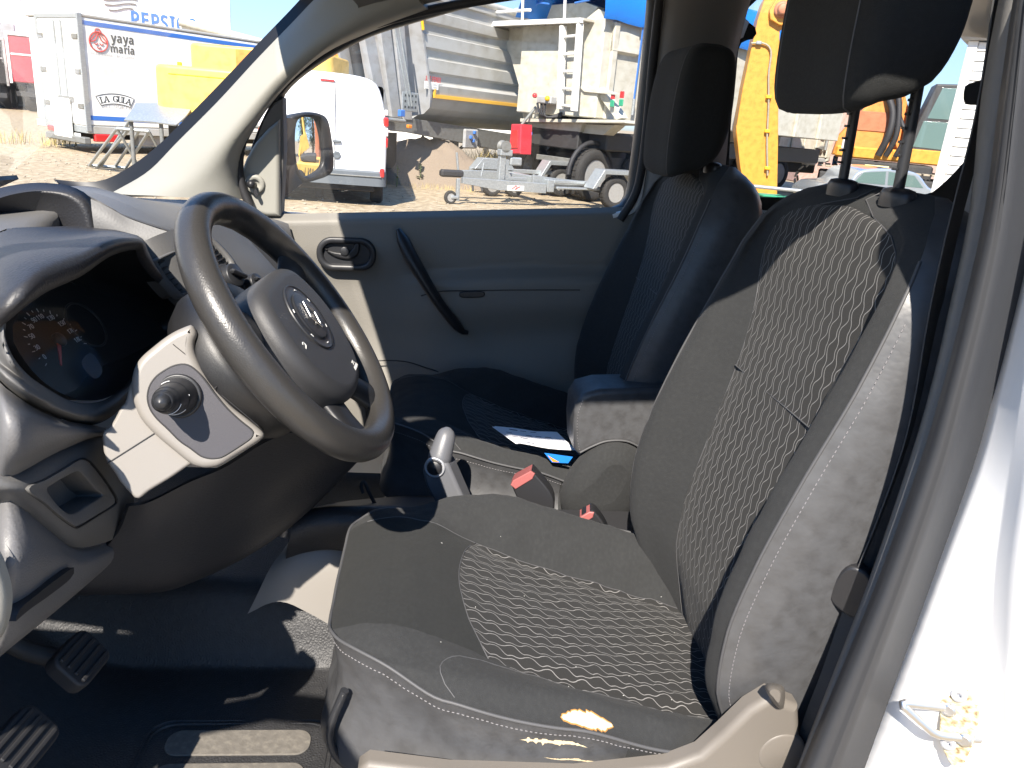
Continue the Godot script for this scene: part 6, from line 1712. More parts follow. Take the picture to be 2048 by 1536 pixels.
func yard_left() -> void:
	# trailers at the bays
	var f := frame(v(-17.45, 0, -36.0), v(0.30, 0, 1))
	trailer_far("red box trailer with white edges parked at the loading bay", "red_trailer", M.red_paint, f, 2.5, 1.15, 2.95, M.white)
	f = frame(v(-20.6, 0, -36.5), v(0.30, 0, 1))
	trailer_far("dark open-backed trailer at the left edge of the yard", "dark_trailer", M.dark_steel, f, 2.5, 1.0, 2.75, M.body_grey)
	# white box truck seen from its rear corner
	var o := v(-7.22, 0, -17.8)
	var t := thing("box_truck", "white bakery box truck with blue stripes and red round logo", "truck", o)
	var sd := frame(o, v(0.74, 0, 0.67))
	var rr := frame(o, v(-0.67, 0, 0.74))
	var lg := 5.6
	var top: float = [Vector2(.157,2.663)][0].y
	var low := 0.56
	bp("box", M.white, t, sd, 0.03, lg, low, top, -2.35, 0.0, 0.03)
	var s1: Array = [Vector2(.13,2.595),Vector2(.122,2.511),Vector2(2.664,2.556),Vector2(2.658,2.451),Vector2(.037,.767),Vector2(.029,.677),Vector2(1.895,.657),Vector2(1.888,.548)]
	bp("stripe", M.blue, t, sd, 0.06, lg - 0.05, s1[1].y, s1[0].y, 0.002, 0.006, 0.001)
	bp("stripe", M.blue, t, sd, 0.06, lg - 0.05, s1[5].y, s1[4].y, 0.002, 0.006, 0.001)
	bp("side_sill", M.alloy, t, sd, 0.0, lg, low - 0.16, low - 0.004, -2.35, 0.01, 0.01)
	bp("roof_rail", M.alloy, t, sd, 0.0, lg, top + 0.002, top + 0.05, -2.36, 0.015, 0.01)
	bp("corner_post", M.zinc, t, sd, -0.045, 0.065, low - 0.12, top + 0.06, -0.02, 0.03, 0.01)
	# round emblem: a face outline with a bun of hair, lettering beside it
	var em: Array = [Vector2(.367,2.222),Vector2(.533,2.242),Vector2(.353,2.068),Vector2(.627,2.368),Vector2(1.145,2.294),Vector2(.615,2.232),Vector2(1.134,2.155),Vector2(.192,1.984),Vector2(1.078,2)]
	var ec: Vector2 = em[0]
	var er: float = (em[1].x - em[0].x) * 1.12
	var mb := MB.new()
	var ring := []
	for k in 30: ring.append(sd * v(ec.x + er * cos(TAU * k / 30), ec.y + er * sin(TAU * k / 30), 0.008))
	mb.tube(ring, 0.014, 5, true)
	var lgo := obj("logo_ring", mb, M.logo_red, t)
	for q in [[[-0.95, 0.0], [-0.5, 0.5], [-0.1, 0.95]], [[0.95, 0.0], [0.5, 0.5], [0.1, 0.95]], [[-0.3, 1.0], [-0.2, 1.3], [0.2, 1.3], [0.3, 1.0]], [[0.0, 0.9], [-0.35, 0.15], [-0.9, -0.05]], [[0.0, 0.9], [0.35, 0.15], [0.9, -0.05]], [[-0.5, -0.15], [-0.3, -0.3], [-0.1, -0.15]], [[0.5, -0.15], [0.3, -0.3], [0.1, -0.15]], [[-0.2, -0.55], [0.0, -0.65], [0.2, -0.55]]]:
		mb = MB.new()
		var pts := []
		for p in q: pts.append(sd * v(ec.x + er * p[0], ec.y + er * p[1], 0.008))
		mb.tube(cr(pts, 10), 0.010, 5); obj("logo_line", mb, M.logo_red, lgo)
	var tb: Array = [Vector2(.629,2.272),Vector2(1.112,2.29),Vector2(.872,2.388),Vector2(.855,2.192),Vector2(.606,2.125),Vector2(1.111,2.132),Vector2(.858,2.222),Vector2(.844,2.054),Vector2(.182,1.982),Vector2(1.112,2.013),Vector2(.64,2.032),Vector2(.635,1.973)]
	text_fit("yaya", tb[1].x - tb[0].x, tb[2].y - tb[3].y, sd * at((tb[0].x + tb[1].x) / 2, (tb[2].y + tb[3].y) / 2, 0.005), M.print, t, "Droid Sans", "lettering", true)
	text_fit("maría", tb[5].x - tb[4].x, tb[6].y - tb[7].y, sd * at((tb[4].x + tb[5].x) / 2, (tb[6].y + tb[7].y) / 2, 0.006), M.print, t, "Droid Sans", "lettering", true)
	text_fit("PANADERÍA · BOLLERÍA", tb[9].x - tb[8].x, tb[10].y - tb[11].y, sd * at((tb[8].x + tb[9].x) / 2, (tb[8].y + tb[9].y) / 2, 0.005), M.pale_print, t)
	# curved name plate low on the side
	var np: Array = [Vector2(.121,1.117),Vector2(.622,1.211),Vector2(1.104,1.06),Vector2(.611,1.08)]
	var cc: Vector2 = np[1] - Vector2(0, 1.15)
	var out := []
	for k in 13: out.append(cc + Vector2(sin(lerpf(-0.36, 0.36, k / 12.0)), cos(lerpf(-0.36, 0.36, k / 12.0))) * 1.17)
	for k in 13: out.append(cc + Vector2(sin(lerpf(0.33, -0.33, k / 12.0)), cos(lerpf(0.33, -0.33, k / 12.0))) * 0.97)
	mb = MB.new(); mb.prism(out, sd, 0.001, 0.005); var npl := obj("name_plate", mb, M.facade, t)
	mb = MB.new()
	var edge := []
	for q in out: edge.append(sd * v(q.x, q.y, 0.006))
	mb.tube(edge, 0.008, 4, true); obj("plate_edge", mb, M.print, npl)
	var word := "LA GULA"
	for k in word.length():
		if word[k] == " ": continue
		var a := lerpf(-0.27, 0.27, k / 6.0)
		var q := cc + Vector2(sin(a), cos(a)) * 1.065
		text(word[k], 0.12, sd * Transform3D(Basis(Vector3.BACK, -a), Vector3(q.x, q.y, 0.007)), M.print, npl, "Droid Serif", 1.0, "lettering", true)
	text("DEL NORTE", 0.06, sd * at(np[1].x, np[3].y - 0.10, 0.006), M.pale_print, npl, "Droid Serif", 1.4)
	# rear: frame, two doors, hinges, lock rods, tail lift and lamps
	var w := 1.85
	bp("door_frame", M.zinc, t, rr, -w - 0.02, 0.0, top - 0.04, top + 0.05, -0.06, 0.02, 0.01)
	bp("frame_post", M.zinc, t, rr, -w - 0.04, -w + 0.06, low - 0.12, top + 0.05, -0.06, 0.025, 0.01)
	bp("rear_sill", M.zinc, t, rr, -w, -0.06, low - 0.16, low - 0.02, -0.06, 0.02, 0.01)
	for k in 2:
		var x0 := -w + 0.07 + k * (w - 0.12) / 2
		var dd := bp("rear_door", M.white, t, rr, x0, x0 + (w - 0.14) / 2, low, top - 0.05, -0.04, 0.015, 0.012)
		for y in [0.18, 0.50, 0.82]:
			var hx: float = (x0 + 0.02) if k == 0 else (x0 + (w - 0.14) / 2 - 0.20)
			var yy := lerpf(low, top, y)
			mb = MB.new(); mb.box(rr * at(hx + 0.09, yy, 0.03), v(0.22, 0.10, 0.03), 0.008); obj("hinge", mb, M.mid_steel, dd)
		mb = MB.new()
		var rx: float = x0 + (0.78 if k == 0 else 0.22)
		mb.tube([rr * v(rx, low + 0.02, 0.04), rr * v(rx, top - 0.08, 0.04)], 0.018, 6); obj("lock_rod", mb, M.zinc, dd)
		mb = MB.new(); mb.box(rr * at(rx + 0.10, low + 0.5, 0.05), v(0.32, 0.10, 0.05), 0.01); obj("door_lever", mb, M.mid_steel, dd)
	bp("tail_lift", M.white, t, rr, -w + 0.55, -0.55, 0.26, low + 0.5, 0.05, 0.11, 0.015)
	bp("bumper_bar", M.mid_steel, t, rr, -w + 0.1, -0.02, 0.18, 0.32, -0.05, 0.1, 0.02)
	bp("tail_lamp", M.red_lamp, t, rr, -w + 0.12, -w + 0.42, 0.34, 0.46, -0.02, 0.06, 0.02)
	bp("side_lamp", M.red_lamp, t, sd, 0.12, 0.62, 0.24, 0.40, -0.1, 0.02, 0.02)
	bp("notice", M.pale_print, t, rr, -0.9, -0.3, low - 0.32, low - 0.18, 0.02, 0.03, 0.004)
	bp("chassis", M.dark_steel, t, sd, 0.1, lg + 1.8, 0.26, low - 0.165, -1.75, -0.55, 0.02)
	bp("storage_box", M.body_grey, t, sd, 1.15, 1.75, 0.16, 0.40, -0.5, -0.12, 0.02)
	for q in [[2.75, -0.3, 1], [2.75, -2.05, -1], [lg + 1.0, -0.3, 1], [lg + 1.0, -2.05, -1]]: wheel(t, sd * v(q[0], 0.42, q[1]), sd.basis.z * q[2], 0.42, 0.4)
	bp("cab", M.white, t, sd, lg + 0.15, lg + 1.9, 0.45, 2.2, -2.2, -0.1, 0.12)
	# yellow machine body on a grey flat bed
	var y := thing("yellow_machine", "yellow two-tier machine body with rounded corners behind the steel racks", "machine", v(-3.9, 0, -13))
	var yf := frame(v(-3.9, 0, -13), v(-0.12, 0, 1))
	var yp: Array = [Vector2(-.448,1.164),Vector2(-.39,1.783),Vector2(.874,1.941),Vector2(.13,1.867),Vector2(.1,2.128),Vector2(1.259,2.249)]
	mb = MB.new()
	for q in [[yp[0].x, yp[0].x + 2.6, yp[0].y - 0.1, yp[1].y, 0.0]]:
		mb.prism(_plan(q[0], q[1], -1.3, 0.0, 0.30), Transform3D(yf.basis * Basis(Vector3.RIGHT, -PI / 2), yf * v(0, q[2], 0)), 0.0, q[3] - q[2], 0.06, 4)
	obj("lower_body", mb, M.yellow, y)
	mb = MB.new()
	mb.prism(_plan(yp[4].x, yp[4].x + 2.2, -1.3, -0.12, 0.18), Transform3D(yf.basis * Basis(Vector3.RIGHT, -PI / 2), yf * v(0, yp[1].y - 0.05, 0)), 0.0, yp[4].y - yp[1].y + 0.05, 0.05, 4)
	obj("upper_body", mb, M.yellow, y)
	mb = MB.new()
	mb.tube([yf * v(yp[0].x + 0.30, yp[1].y - 0.13, 0.004), yf * v(yp[0].x + 2.3, yp[1].y - 0.13, 0.004)], 0.008, 4); obj("body_joint", mb, M.stripe, y)
	for x in [0.28, 0.62]: bp("lifting_eye", M.stripe, y, yf, yp[0].x + x, yp[0].x + x + 0.07, yp[1].y + 0.001, yp[1].y + 0.06, -0.4, -0.36, 0.01)
	bp("grille", M.orange, y, yf, yp[4].x + 0.75, yp[4].x + 1.2, yp[1].y + 0.03, yp[4].y - 0.04, -0.118, -0.10, 0.01)
	bp("flat_bed", M.mid_steel, y, yf, yp[0].x - 0.15, yp[0].x + 3.0, yp[0].y - 0.19, yp[0].y - 0.10, -1.5, 0.15, 0.02)
	for x in [0.2, 2.5]:
		for z in [-1.2, -0.1]: bp("bed_leg", M.dark_steel, y, yf, yp[0].x + x, yp[0].x + x + 0.12, 0.0, yp[0].y - 0.192, z - 0.1, z, 0.01)
	var sh := thing("steel_sheet", "pale grey-blue steel sheet sloping below the yellow machine body", "metal sheet", v(-4.4, 0.9, -12.8))
	mb = MB.new()
	mb.skin(surf([[v(-4.65,1.184,-13.3),v(-4.213,1.221,-13.3),v(-3.759,1.267,-13.3)], [v(-4.52,1.077,-12.7),v(-4.104,1.083,-12.7),v(-3.73,1.071,-12.7)], [v(-4.521,.952,-12.4),v(-4.156,.961,-12.4),v(-3.791,.942,-12.4)]], 12, 8), 0.02)
	obj("sheet", mb, M.zinc, sh)
	for k in 2:
		mb = MB.new(); mb.tube([[v(-4.458,.956,-12.5), v(-4.034,.963,-12.5)][k], py0([v(-4.458,.956,-12.5), v(-4.034,.963,-12.5)][k])], 0.03, 6); obj("sheet_leg", mb, M.mid_steel, sh)
	# galvanised rack lying slanted against it
	var rk := thing("galvanised_rack", "galvanised steel rack with slanting bars before the box truck", "steel rack", v(-5.909,0,-15.125))
	var feet := [v(-6.072,.03,-14.872),v(-5.938,.03,-14.898),v(-5.668,.03,-14.95),v(-5.469,.03,-14.919)]
	var heads := [v(-5.002,.774,-13.4),v(-4.821,.774,-13.4),v(-4.661,.772,-13.4),v(-4.517,.768,-13.4)]
	for k in 4:
		mb = MB.new(); mb.tube([feet[k], heads[k]], 0.024, 8); obj("bar", mb, M.zinc, rk)
	mb = MB.new(); mb.tube([feet[1] + v(0.05, 0, 0), v(-4.606,1.099,-13.2)], 0.026, 8); obj("long_bar", mb, M.zinc, rk)
	for q in [[feet, "foot_rail"], [heads, "head_rail"]]:
		mb = MB.new(); mb.tube([q[0][0], q[0][3]], 0.028, 8); obj(q[1], mb, M.zinc, rk)
	for k in [0, 3]:
		mb = MB.new(); mb.tube([heads[k], py0(heads[k] + v(0.2, 0, -0.5))], 0.022, 6); obj("prop", mb, M.zinc, rk)
	grass("dry_grass", "sparse dry grass in the yard left of the truck's tail", "grass", v(-8.966,0,-19.23), Vector2(0.8, 1.2), 160, 0.35, M.straw, 3, true)
func py0(p: Vector3) -> Vector3: return Vector3(p.x, 0.0, p.z)
# plan of a box with round corners on its near side, for a prism standing on it
func _plan(x0: float, x1: float, z0: float, z1: float, r: float) -> PackedVector2Array:
	var o := PackedVector2Array([Vector2(x1, -z0), Vector2(x0, -z0)])
	for k in 7:
		var a := PI + PI / 2 * k / 6.0
		o.append(Vector2(x0 + r + r * cos(a), -z1 + r + r * sin(a)))
	for k in 7:
		var a := PI * 1.5 + PI / 2 * k / 6.0
		o.append(Vector2(x1 - r + r * cos(a), -z1 + r + r * sin(a)))
	return o
func yard_middle() -> void:
	parked_van()
	tipper()
	hopper()
	car_trailer()
	# heap of dark earth in the tipper's shade, weeds and straw
	var hp := thing("earth_heap", "dark heap of earth in the shade under the tipping trailer", "earth heap", v(-0.4, 0, -16.6))
	var n := FastNoiseLite.new()
	n.seed = 9; n.frequency = 1.6
	var g := []
	for r in 16:
		var row := PackedVector3Array()
		for c in 36:
			var a := TAU * c / 36
			var f := r / 15.0
			var rad := v(cos(a) * 1.9, 0, sin(a) * 1.0) * f
			var p := v(-0.15, 0, -16.9) + rad
			row.append(p + v(0, (0.92 * pow(cos(f * PI / 2), 1.2) - 0.03) + 0.16 * n.get_noise_2d(p.x * 2, p.z * 2) * (1 - f * f), 0))
		g.append(row)
	var mb := MB.new(); mb.grid(g, false, true); obj("heap", mb, mat("dark earth", Color(0.20, 0.16, 0.12), 1.0, {"tri": 1.0, "nrm": M.soil.normal_texture, "ns": 1.0}), hp)
	weed("tall thin green weed by the heap, next to the white van", v(-.682,0,-15.518), 0.42, 1)
	weed("bushier green weed in the middle of the bare strip", v(-.259,0,-16.087), 0.50, 2)
	weed("low reddish dry weed at the white van's rear corner", v(-.93,0,-15.96), 0.22, 3)
	grass("tall_dry_grass", "tall yellow dry grass behind the steel trailer", "dry grass", v(.877,0,-20.082), Vector2(2.6, 1.4), 2600, 0.75, M.straw, 7, true)
	grass("dry_stubble", "thin dry stubble along the edge of the bare strip", "dry grass", v(-.626,0,-15.779), Vector2(1.6, 0.5), 500, 0.13, M.straw, 8, true)
	# pale cabins and a parked lorry far behind, seen under the trailers
	var cb := thing("site_cabin", "cream site cabin with small windows seen under the trailer's neck", "site cabin", v(-1.5, 0, -24))
	var f := frame(v(-1.5, 0, -24), v(0.1, 0, 1))
	var q: Array = [Vector2(.083,.921),Vector2(1.577,.955),Vector2(1.625,.59),Vector2(.094,.53)]
	bp("wall", M.facade, cb, f, q[0].x - 2.5, q[1].x, 0.25, q[0].y + 0.55, -2.4, 0, 0.03)
	for x in [0.5, 1.15, 1.75]:
		var wdw := bp("window", M.alloy, cb, f, q[1].x - x - 0.24, q[1].x - x + 0.24, q[2].y + 0.22, q[2].y + 0.62, -0.02, 0.03, 0.01)
		bp("pane", M.tinted, wdw, f, q[1].x - x - 0.18, q[1].x - x + 0.18, q[2].y + 0.28, q[2].y + 0.56, 0.02, 0.036, 0.004)
	var lr := thing("far_lorry", "white and blue lorry far behind the dry grass", "truck", v(1.5, 0, -27))
	f = frame(v(2.2, 0, -27), v(0.0, 0, 1))
	bp("cab", M.white, lr, f, -0.75, 0.55, 0.7, 2.0, -2.0, 0, 0.12)
	bp("flank", M.blue, lr, f, 0.6, 1.4, 0.75, 1.7, -2.0, -0.02, 0.05)
	bp("load_box", M.white, lr, f, 1.45, 4.0, 0.75, 2.4, -2.2, 0, 0.05)
	bp("chassis", M.dark_steel, lr, f, -0.7, 4.0, 0.4, 0.68, -1.8, -0.2, 0.03)
	for x in [-0.1, 2.6]: wheel(lr, f * v(x, 0.45, -0.1), f.basis.z, 0.45, 0.35)
	# orange arm and grey post seen over the white van's roof
	var om := thing("orange_loader", "orange loader arm rising behind the white van's roof", "loader", v(-3.3, 0, -17))
	f = frame(v(-3.3, 0, -17), v(0.1, 0, 1))
	var pp: Array = [Vector2(.652,1.779),Vector2(1.22,2.516),Vector2(1.437,2.462),Vector2(1.442,1.992),Vector2(.947,1.805)]
	plate("boom", M.orange, om, f, pp, -0.5, 0.0)
	var arm: Array = [Vector2(1.046,1.956),Vector2(1.418,2.386),Vector2(1.144,1.965),Vector2(1.439,2.238),Vector2(1.303,1.98),Vector2(1.34,2.285)]
	for k in 3: bar("link", M.amber, om, f, v(arm[k * 2].x, arm[k * 2].y, 0.08), v(arm[k * 2 + 1].x, arm[k * 2 + 1].y, 0.08), 0.07)
	bp("chassis", M.orange, om, f, pp[0].x - 0.6, pp[3].x + 0.2, 0.7, pp[0].y + 0.2, -1.2, -0.02, 0.05)
	for x in [0.0, 1.3]: wheel(om, f * v(pp[0].x + x - 0.2, 0.5, 0.05), f.basis.z, 0.5, 0.35)

func parked_van() -> void:
	var o := v(-1.62, 0, -12.15)
	var t := thing("parked_van", "white panel van parked with closed rear doors to the camera", "van", o)
	var f := frame(o, v(0.06, 0, 1))
	var half := [[0.90, 0.34], [0.915, 0.55], [0.915, 0.95], [0.895, 1.25], [0.85, 1.50], [0.79, 1.68], [0.72, 1.77], [0.58, 1.825], [0.35, 1.85], [0.0, 1.858]]
	var prof := []
	for q in half: prof.append(v(q[0], q[1], 0))
	for k in range(half.size() - 2, -1, -1): prof.append(v(-half[k][0], half[k][1], 0))
	var rings := []
	for q in [[0.012, 0.955], [0.0, 0.985], [-0.05, 1.0], [-0.6, 1.0], [-1.6, 1.0], [-2.6, 1.0], [-2.75, 0.98]]:
		var r := PackedVector3Array()
		for p in cr(prof, 50): r.append(f * v(p.x * q[1], 0.34 + (p.y - 0.34) * (1 - (1 - q[1]) * 0.8), q[0] - 0.10 * smoothstep(0.9, 1.9, p.y) + 0.02))
		rings.append(r)
	var mb := MB.new(); mb.loft(rings); obj("body", mb, M.van_white, t)
	mb = MB.new() # bonnet and windscreen end
	mb.prism([Vector2(-2.7, 0.34), Vector2(-2.7, 1.78), Vector2(-3.3, 1.15), Vector2(-4.1, 0.98), Vector2(-4.2, 0.34)], Transform3D(Basis(-f.basis.z, f.basis.y, f.basis.x), f.origin) * Transform3D(Basis.from_scale(v(-1, 1, 1)), Vector3.ZERO), -0.85, 0.85, 0.05)
	obj("front", mb, M.van_white, t)
	# rear bumper, lamps, door joint, handle, badge
	mb = MB.new()
	mb.prism(_plan(-0.925, 0.925, -0.5, 0.09, 0.12), Transform3D(f.basis * Basis(Vector3.RIGHT, -PI / 2), f * v(0, 0.30, 0)), 0.0, 0.22, 0.03, 3)
	obj("bumper", mb, M.bumper, t)
	mb = MB.new(); mb.tube([f * v(-0.85, 0.44, 0.097), f * v(0.85, 0.44, 0.097)], 0.012, 5); obj("bumper_groove", mb, M.mid_steel, t)
	for s in [-1.0, 1.0]:
		for q in [[1.16, 1.30, M.red_lamp], [1.02, 1.155, M.clear_lamp], [0.86, 1.015, M.red_lamp]]:
			mb = MB.new(); mb.box(f * Transform3D(Basis(Vector3.UP, 0.5 * s), v(0.885 * s, (q[0] + q[1]) / 2, -0.045)), v(0.09, q[1] - q[0], 0.10), 0.02); obj("tail_lamp", mb, q[2], t)
		mb = MB.new(); mb.box(f * at(0.86 * s, 0.50, 0.045), v(0.07, 0.14, 0.10), 0.02); obj("reflector", mb, M.red_lamp, t)
		mb = MB.new(); mb.box(f * at(0.90 * s, 1.365, -0.06), v(0.05, 0.08, 0.04), 0.01); obj("hinge", mb, M.van_white, t)
		wheel(t, f * v(0.78 * s, 0.30, -0.62), f.basis.x * s, 0.31, 0.20)
		wheel(t, f * v(0.78 * s, 0.30, -3.35), f.basis.x * s, 0.31, 0.20)
	mb = MB.new(); mb.tube(cr([f * v(0.16, 0.52, 0.034), f * v(0.16, 1.2, 0.012), f * v(0.16, 1.78, -0.07)], 16), 0.005, 5); obj("door_joint", mb, M.rubber, t)
	var bl: Array = [Vector2(-.055,1.743),Vector2(.149,1.741)]
	mb = MB.new(); mb.box(f * at((bl[0].x + bl[1].x) / 2, (bl[0].y + bl[1].y) / 2, -0.055), v(bl[1].x - bl[0].x, 0.03, 0.04), 0.008); obj("brake_lamp", mb, M.red_lamp, t)
	var hd: Array = [Vector2(.22,.908),Vector2(.193,.713),Vector2(.731,.962)]
	bp("door_handle", M.bumper, t, f, hd[0].x - 0.09, hd[0].x + 0.04, hd[0].y - 0.02, hd[0].y + 0.02, 0.02, 0.05, 0.01)
	mb = MB.new(); mb.lathe([[0.055, -0.01], [0.055, 0.012], [0.045, 0.016], [0.0, 0.006]], axis(f * v(hd[1].x, hd[1].y, 0.026), f.basis.z), 20); obj("lock_cup", mb, M.bumper, t)
	mb = MB.new(); mb.tube(cr([f * v(hd[2].x - 0.06, hd[2].y, 0.022), f * v(hd[2].x - 0.02, hd[2].y + 0.012, 0.022), f * v(hd[2].x + 0.02, hd[2].y - 0.008, 0.022), f * v(hd[2].x + 0.06, hd[2].y + 0.006, 0.022)], 10), 0.005, 4); obj("script_badge", mb, M.chrome, t)
	bp("underbody", M.rubber, t, f, -0.75, 0.75, 0.20, 0.345, -4.1, -0.05, 0.02)

func tipper() -> void:
	var o := v(-0.11, 0, -15.98)
	var t := thing("tipping_trailer", "grey ribbed aluminium tipping trailer with yellow line and red lettering", "trailer", o)
	var f := frame(o, v(0.79, 0, 0.62))
	var e: Array = [Vector2(-.478,2.995),Vector2(.194,1.454),Vector2(3.361,1.377),Vector2(2.473,2.85),Vector2(-.095,1.757),Vector2(3.218,1.728),Vector2(1.901,3.546),Vector2(3.327,1.852)]
	# half-round tub: its side section swept along the length, with flat ribs
	var sec := []
	var ys := [3.55, 3.42, 3.40, 3.22, 3.20, 3.02, 2.98, 2.82, 2.80, 2.58, 2.54, 2.40, 2.38, 2.16, 2.12, 1.98]
	for k in ys.size(): sec.append(v(0, ys[k], -0.02 if (k / 2) % 2 == 0 else -0.075))
	for k in 9:
		var a := PI / 2 * k / 8.0
		sec.append(v(0, 1.92 - 0.78 * sin(a), -0.02 - 1.1 * (1 - cos(a))))
	var g := []
	var x0: float = e[1].x - 0.10
	var lgt := 8.2
	for k in 3:
		var row := PackedVector3Array()
		for q in sec: row.append(f * v((x0 - 0.56 * clampf((q.y - 1.45) / 2.1, 0, 1)) if k == 0 else x0 + lgt * k / 2.0, q.y, q.z))
		g.append(row)
	var mb := MB.new()
	for k in sec.size() - 1: # flat bands keep sharp edges
		for j in 2: mb.quad(g[j][k], g[j + 1][k], g[j + 1][k + 1], g[j][k + 1])
	mb.quad(g[0][0], g[0][0] - f.basis.z * 0.12, g[2][0] - f.basis.z * 0.12, g[2][0])
	obj("tub_side", mb, M.alloy, t)
	mb = MB.new()
	var far := []
	for k in 3:
		var row := PackedVector3Array()
		for q in sec: row.append(f * v(x0 + lgt * k / 2.0, q.y, -2.45 - q.z))
		far.append(row)
	mb.grid(far); obj("far_side", mb, M.alloy, t)
	mb = MB.new()
	mb.tube([f * v(x0 - 0.2, 3.58, -0.05), f * v(x0 + lgt, 3.58, -0.05)], 0.07, 8); obj("tarpaulin_roll", mb, M.hopper, t)
	# front wall, leaning, with its yellow edge
	mb = MB.new()
	mb.skin(surf([[f * v(x0, 1.30, -0.6), f * v(x0 - 0.02, 1.5, -0.03), f * v(x0 - 0.22, 2.3, 0.0), f * v(x0 - 0.48, 3.1, 0.0), f * v(x0 - 0.56, 3.55, 0.0)], [f * v(x0, 1.30, -1.9), f * v(x0 - 0.02, 1.5, -2.42), f * v(x0 - 0.22, 2.3, -2.45), f * v(x0 - 0.48, 3.1, -2.45), f * v(x0 - 0.56, 3.55, -2.45)]], 14, 4), 0.05)
	obj("front_wall", mb, M.body_grey, t)
	mb = MB.new()
	mb.tube([f * v(x0 - 0.56, 3.5, 0.02), f * v(x0 - 0.46, 3.0, 0.02), f * v(x0 - 0.42, 2.85, 0.02)], 0.03, 6); obj("yellow_edge", mb, M.stripe, t)
	bp("yellow_line", M.stripe, t, f, x0 + 0.06, x0 + lgt - 0.3, e[4].y - 0.07, e[4].y + 0.0, -0.075, -0.010, 0.004)
	bp("yellow_line", M.stripe, t, f, x0 + 0.03, x0 + 0.09, e[4].y - 0.07, e[4].y + 0.10, -0.075, -0.008, 0.004)
	var tx: Array = [Vector2(-.161,2.03),Vector2(.322,2.015),Vector2(.05,2.074),Vector2(.058,1.976),Vector2(-.167,1.905),Vector2(.252,1.9),Vector2(.027,1.974),Vector2(.038,1.839)]
	text_fit("AVE FENIX", tx[1].x - tx[0].x, tx[2].y - tx[3].y, f * at((tx[0].x + tx[1].x) / 2, (tx[0].y + tx[1].y) / 2, -0.012), M.logo_red, t, "Droid Sans", "lettering", true)
	var npl := bp("notice_plate", M.white, t, f, tx[4].x, tx[5].x, tx[7].y, tx[6].y, -0.03, -0.010, 0.003)
	for k in 4: bp("notice_line", M.pale_print, npl, f, lerpf(tx[4].x, tx[5].x, 0.15 + 0.45 * (k % 2)), lerpf(tx[4].x, tx[5].x, 0.42 + 0.43 * (k % 2)), lerpf(tx[7].y, tx[6].y, 0.25 + 0.35 * (k / 2)), lerpf(tx[7].y, tx[6].y, 0.38 + 0.35 * (k / 2)), -0.009, -0.007, 0.0005)
	# legs of the front frame, cylinder, ladder-like struts
	for q in [[-1.9, -1.0, 0.02], [-1.45, -0.75, 0.1], [-1.05, -0.45, 0.12]]:
		plate("front_strut", M.body_grey, t, f, [Vector2(q[0], 3.5), Vector2(q[0] + 0.30, 3.5), Vector2(q[1] + 0.16, 1.25), Vector2(q[1] - 0.10, 1.25)], q[2] - 0.4, q[2] - 0.3)
	plate("front_strut", M.body_grey, t, f, [Vector2(-2.3, 3.5), Vector2(-1.75, 3.5), Vector2(-0.82, 1.3), Vector2(-1.30, 1.3)], -0.75, -0.7)
	for q in [[-1.35, -0.68], [-1.2, -0.6]]: bar("ladder_rail", M.zinc, t, f, v(q[0], 3.3, 0.05), v(q[1], 1.5, 0.05), 0.022, 6)
	bar("tip_cylinder", M.dark_steel, t, f, v(-1.95, 3.6, -0.5), v(-1.25, 1.3, -0.5), 0.10, 10)
	bp("perforated_plate", M.zinc, t, f, -0.88, -0.42, 1.40, 1.74, 0.03, 0.05, 0.01)
	for r in 3:
		for c in 4: bp("plate_hole", M.dark_steel, t, f, -0.82 + 0.1 * c, -0.78 + 0.1 * c, 1.46 + 0.1 * r, 1.5 + 0.1 * r, 0.0505, 0.054, 0.001)
	bp("hose_box", M.blue, t, f, -0.95, -0.82, 1.30, 1.42, 0.0, 0.08, 0.01)
	bp("marker_lamp", M.orange_lamp, t, f, -0.72, -0.60, 1.10, 1.17, 0.02, 0.08, 0.015)
	# neck and chassis
	plate("neck_beam", M.mid_steel, t, f, [Vector2(-1.75, 1.30), Vector2(-0.3, 1.28), Vector2(3.2, 1.10), Vector2(9, 1.05), Vector2(9, 0.75), Vector2(2.9, 0.72), Vector2(1.2, 0.88), Vector2(-0.4, 1.02), Vector2(-1.75, 1.06)], -0.35, -0.2)
	bp("neck_plate", M.body_grey, t, f, -1.80, -1.25, 1.02, 1.34, -0.18, -0.14, 0.02)
	bar("tipping_ram", M.zinc, t, f, v(-1.2, 1.24, -0.1), v(-0.62, 1.22, -0.1), 0.035)
	for q in [[0.75, 1.0], [1.35, 0.9]]:
		bp("landing_leg", M.mid_steel, t, f, q[0], q[0] + 0.16, 0.06, q[1], -0.5, -0.36, 0.015)
	bar("leg_brace", M.mid_steel, t, f, v(0.85, 0.3, -0.43), v(1.9, 0.85, -0.43), 0.035)
	bp("control_box", M.body_grey, t, f, 1.35, 1.85, 0.75, 1.15, -0.18, -0.1, 0.03)
	for q in [[1.5, 0.95], [1.62, 1.05], [1.6, 0.88]]: bp("valve", M.blue, t, f, q[0], q[0] + 0.07, q[1], q[1] + 0.07, -0.1, -0.05, 0.012)
	bp("mud_flap", M.rubber, t, f, -0.55, -0.1, 0.28, 0.98, -0.75, -0.72, 0.005)
	for x in [4.6, 5.9, 7.2]: wheel(t, f * v(x, 0.52, -0.35), f.basis.z, 0.52, 0.36)
	var hf := frame(v(3.04, 0, -15.39), v(-0.82, 0, 0.57))
	var rx: Array = [Vector2(-1.905,.733),Vector2(-1.525,.766),Vector2(-1.57,1.348),Vector2(-1.884,1.329)]
	var ex := thing("red_extinguisher_box", "tall red extinguisher box hanging below the two trailers", "extinguisher box", hf * v(rx[0].x, rx[0].y, 0.5))
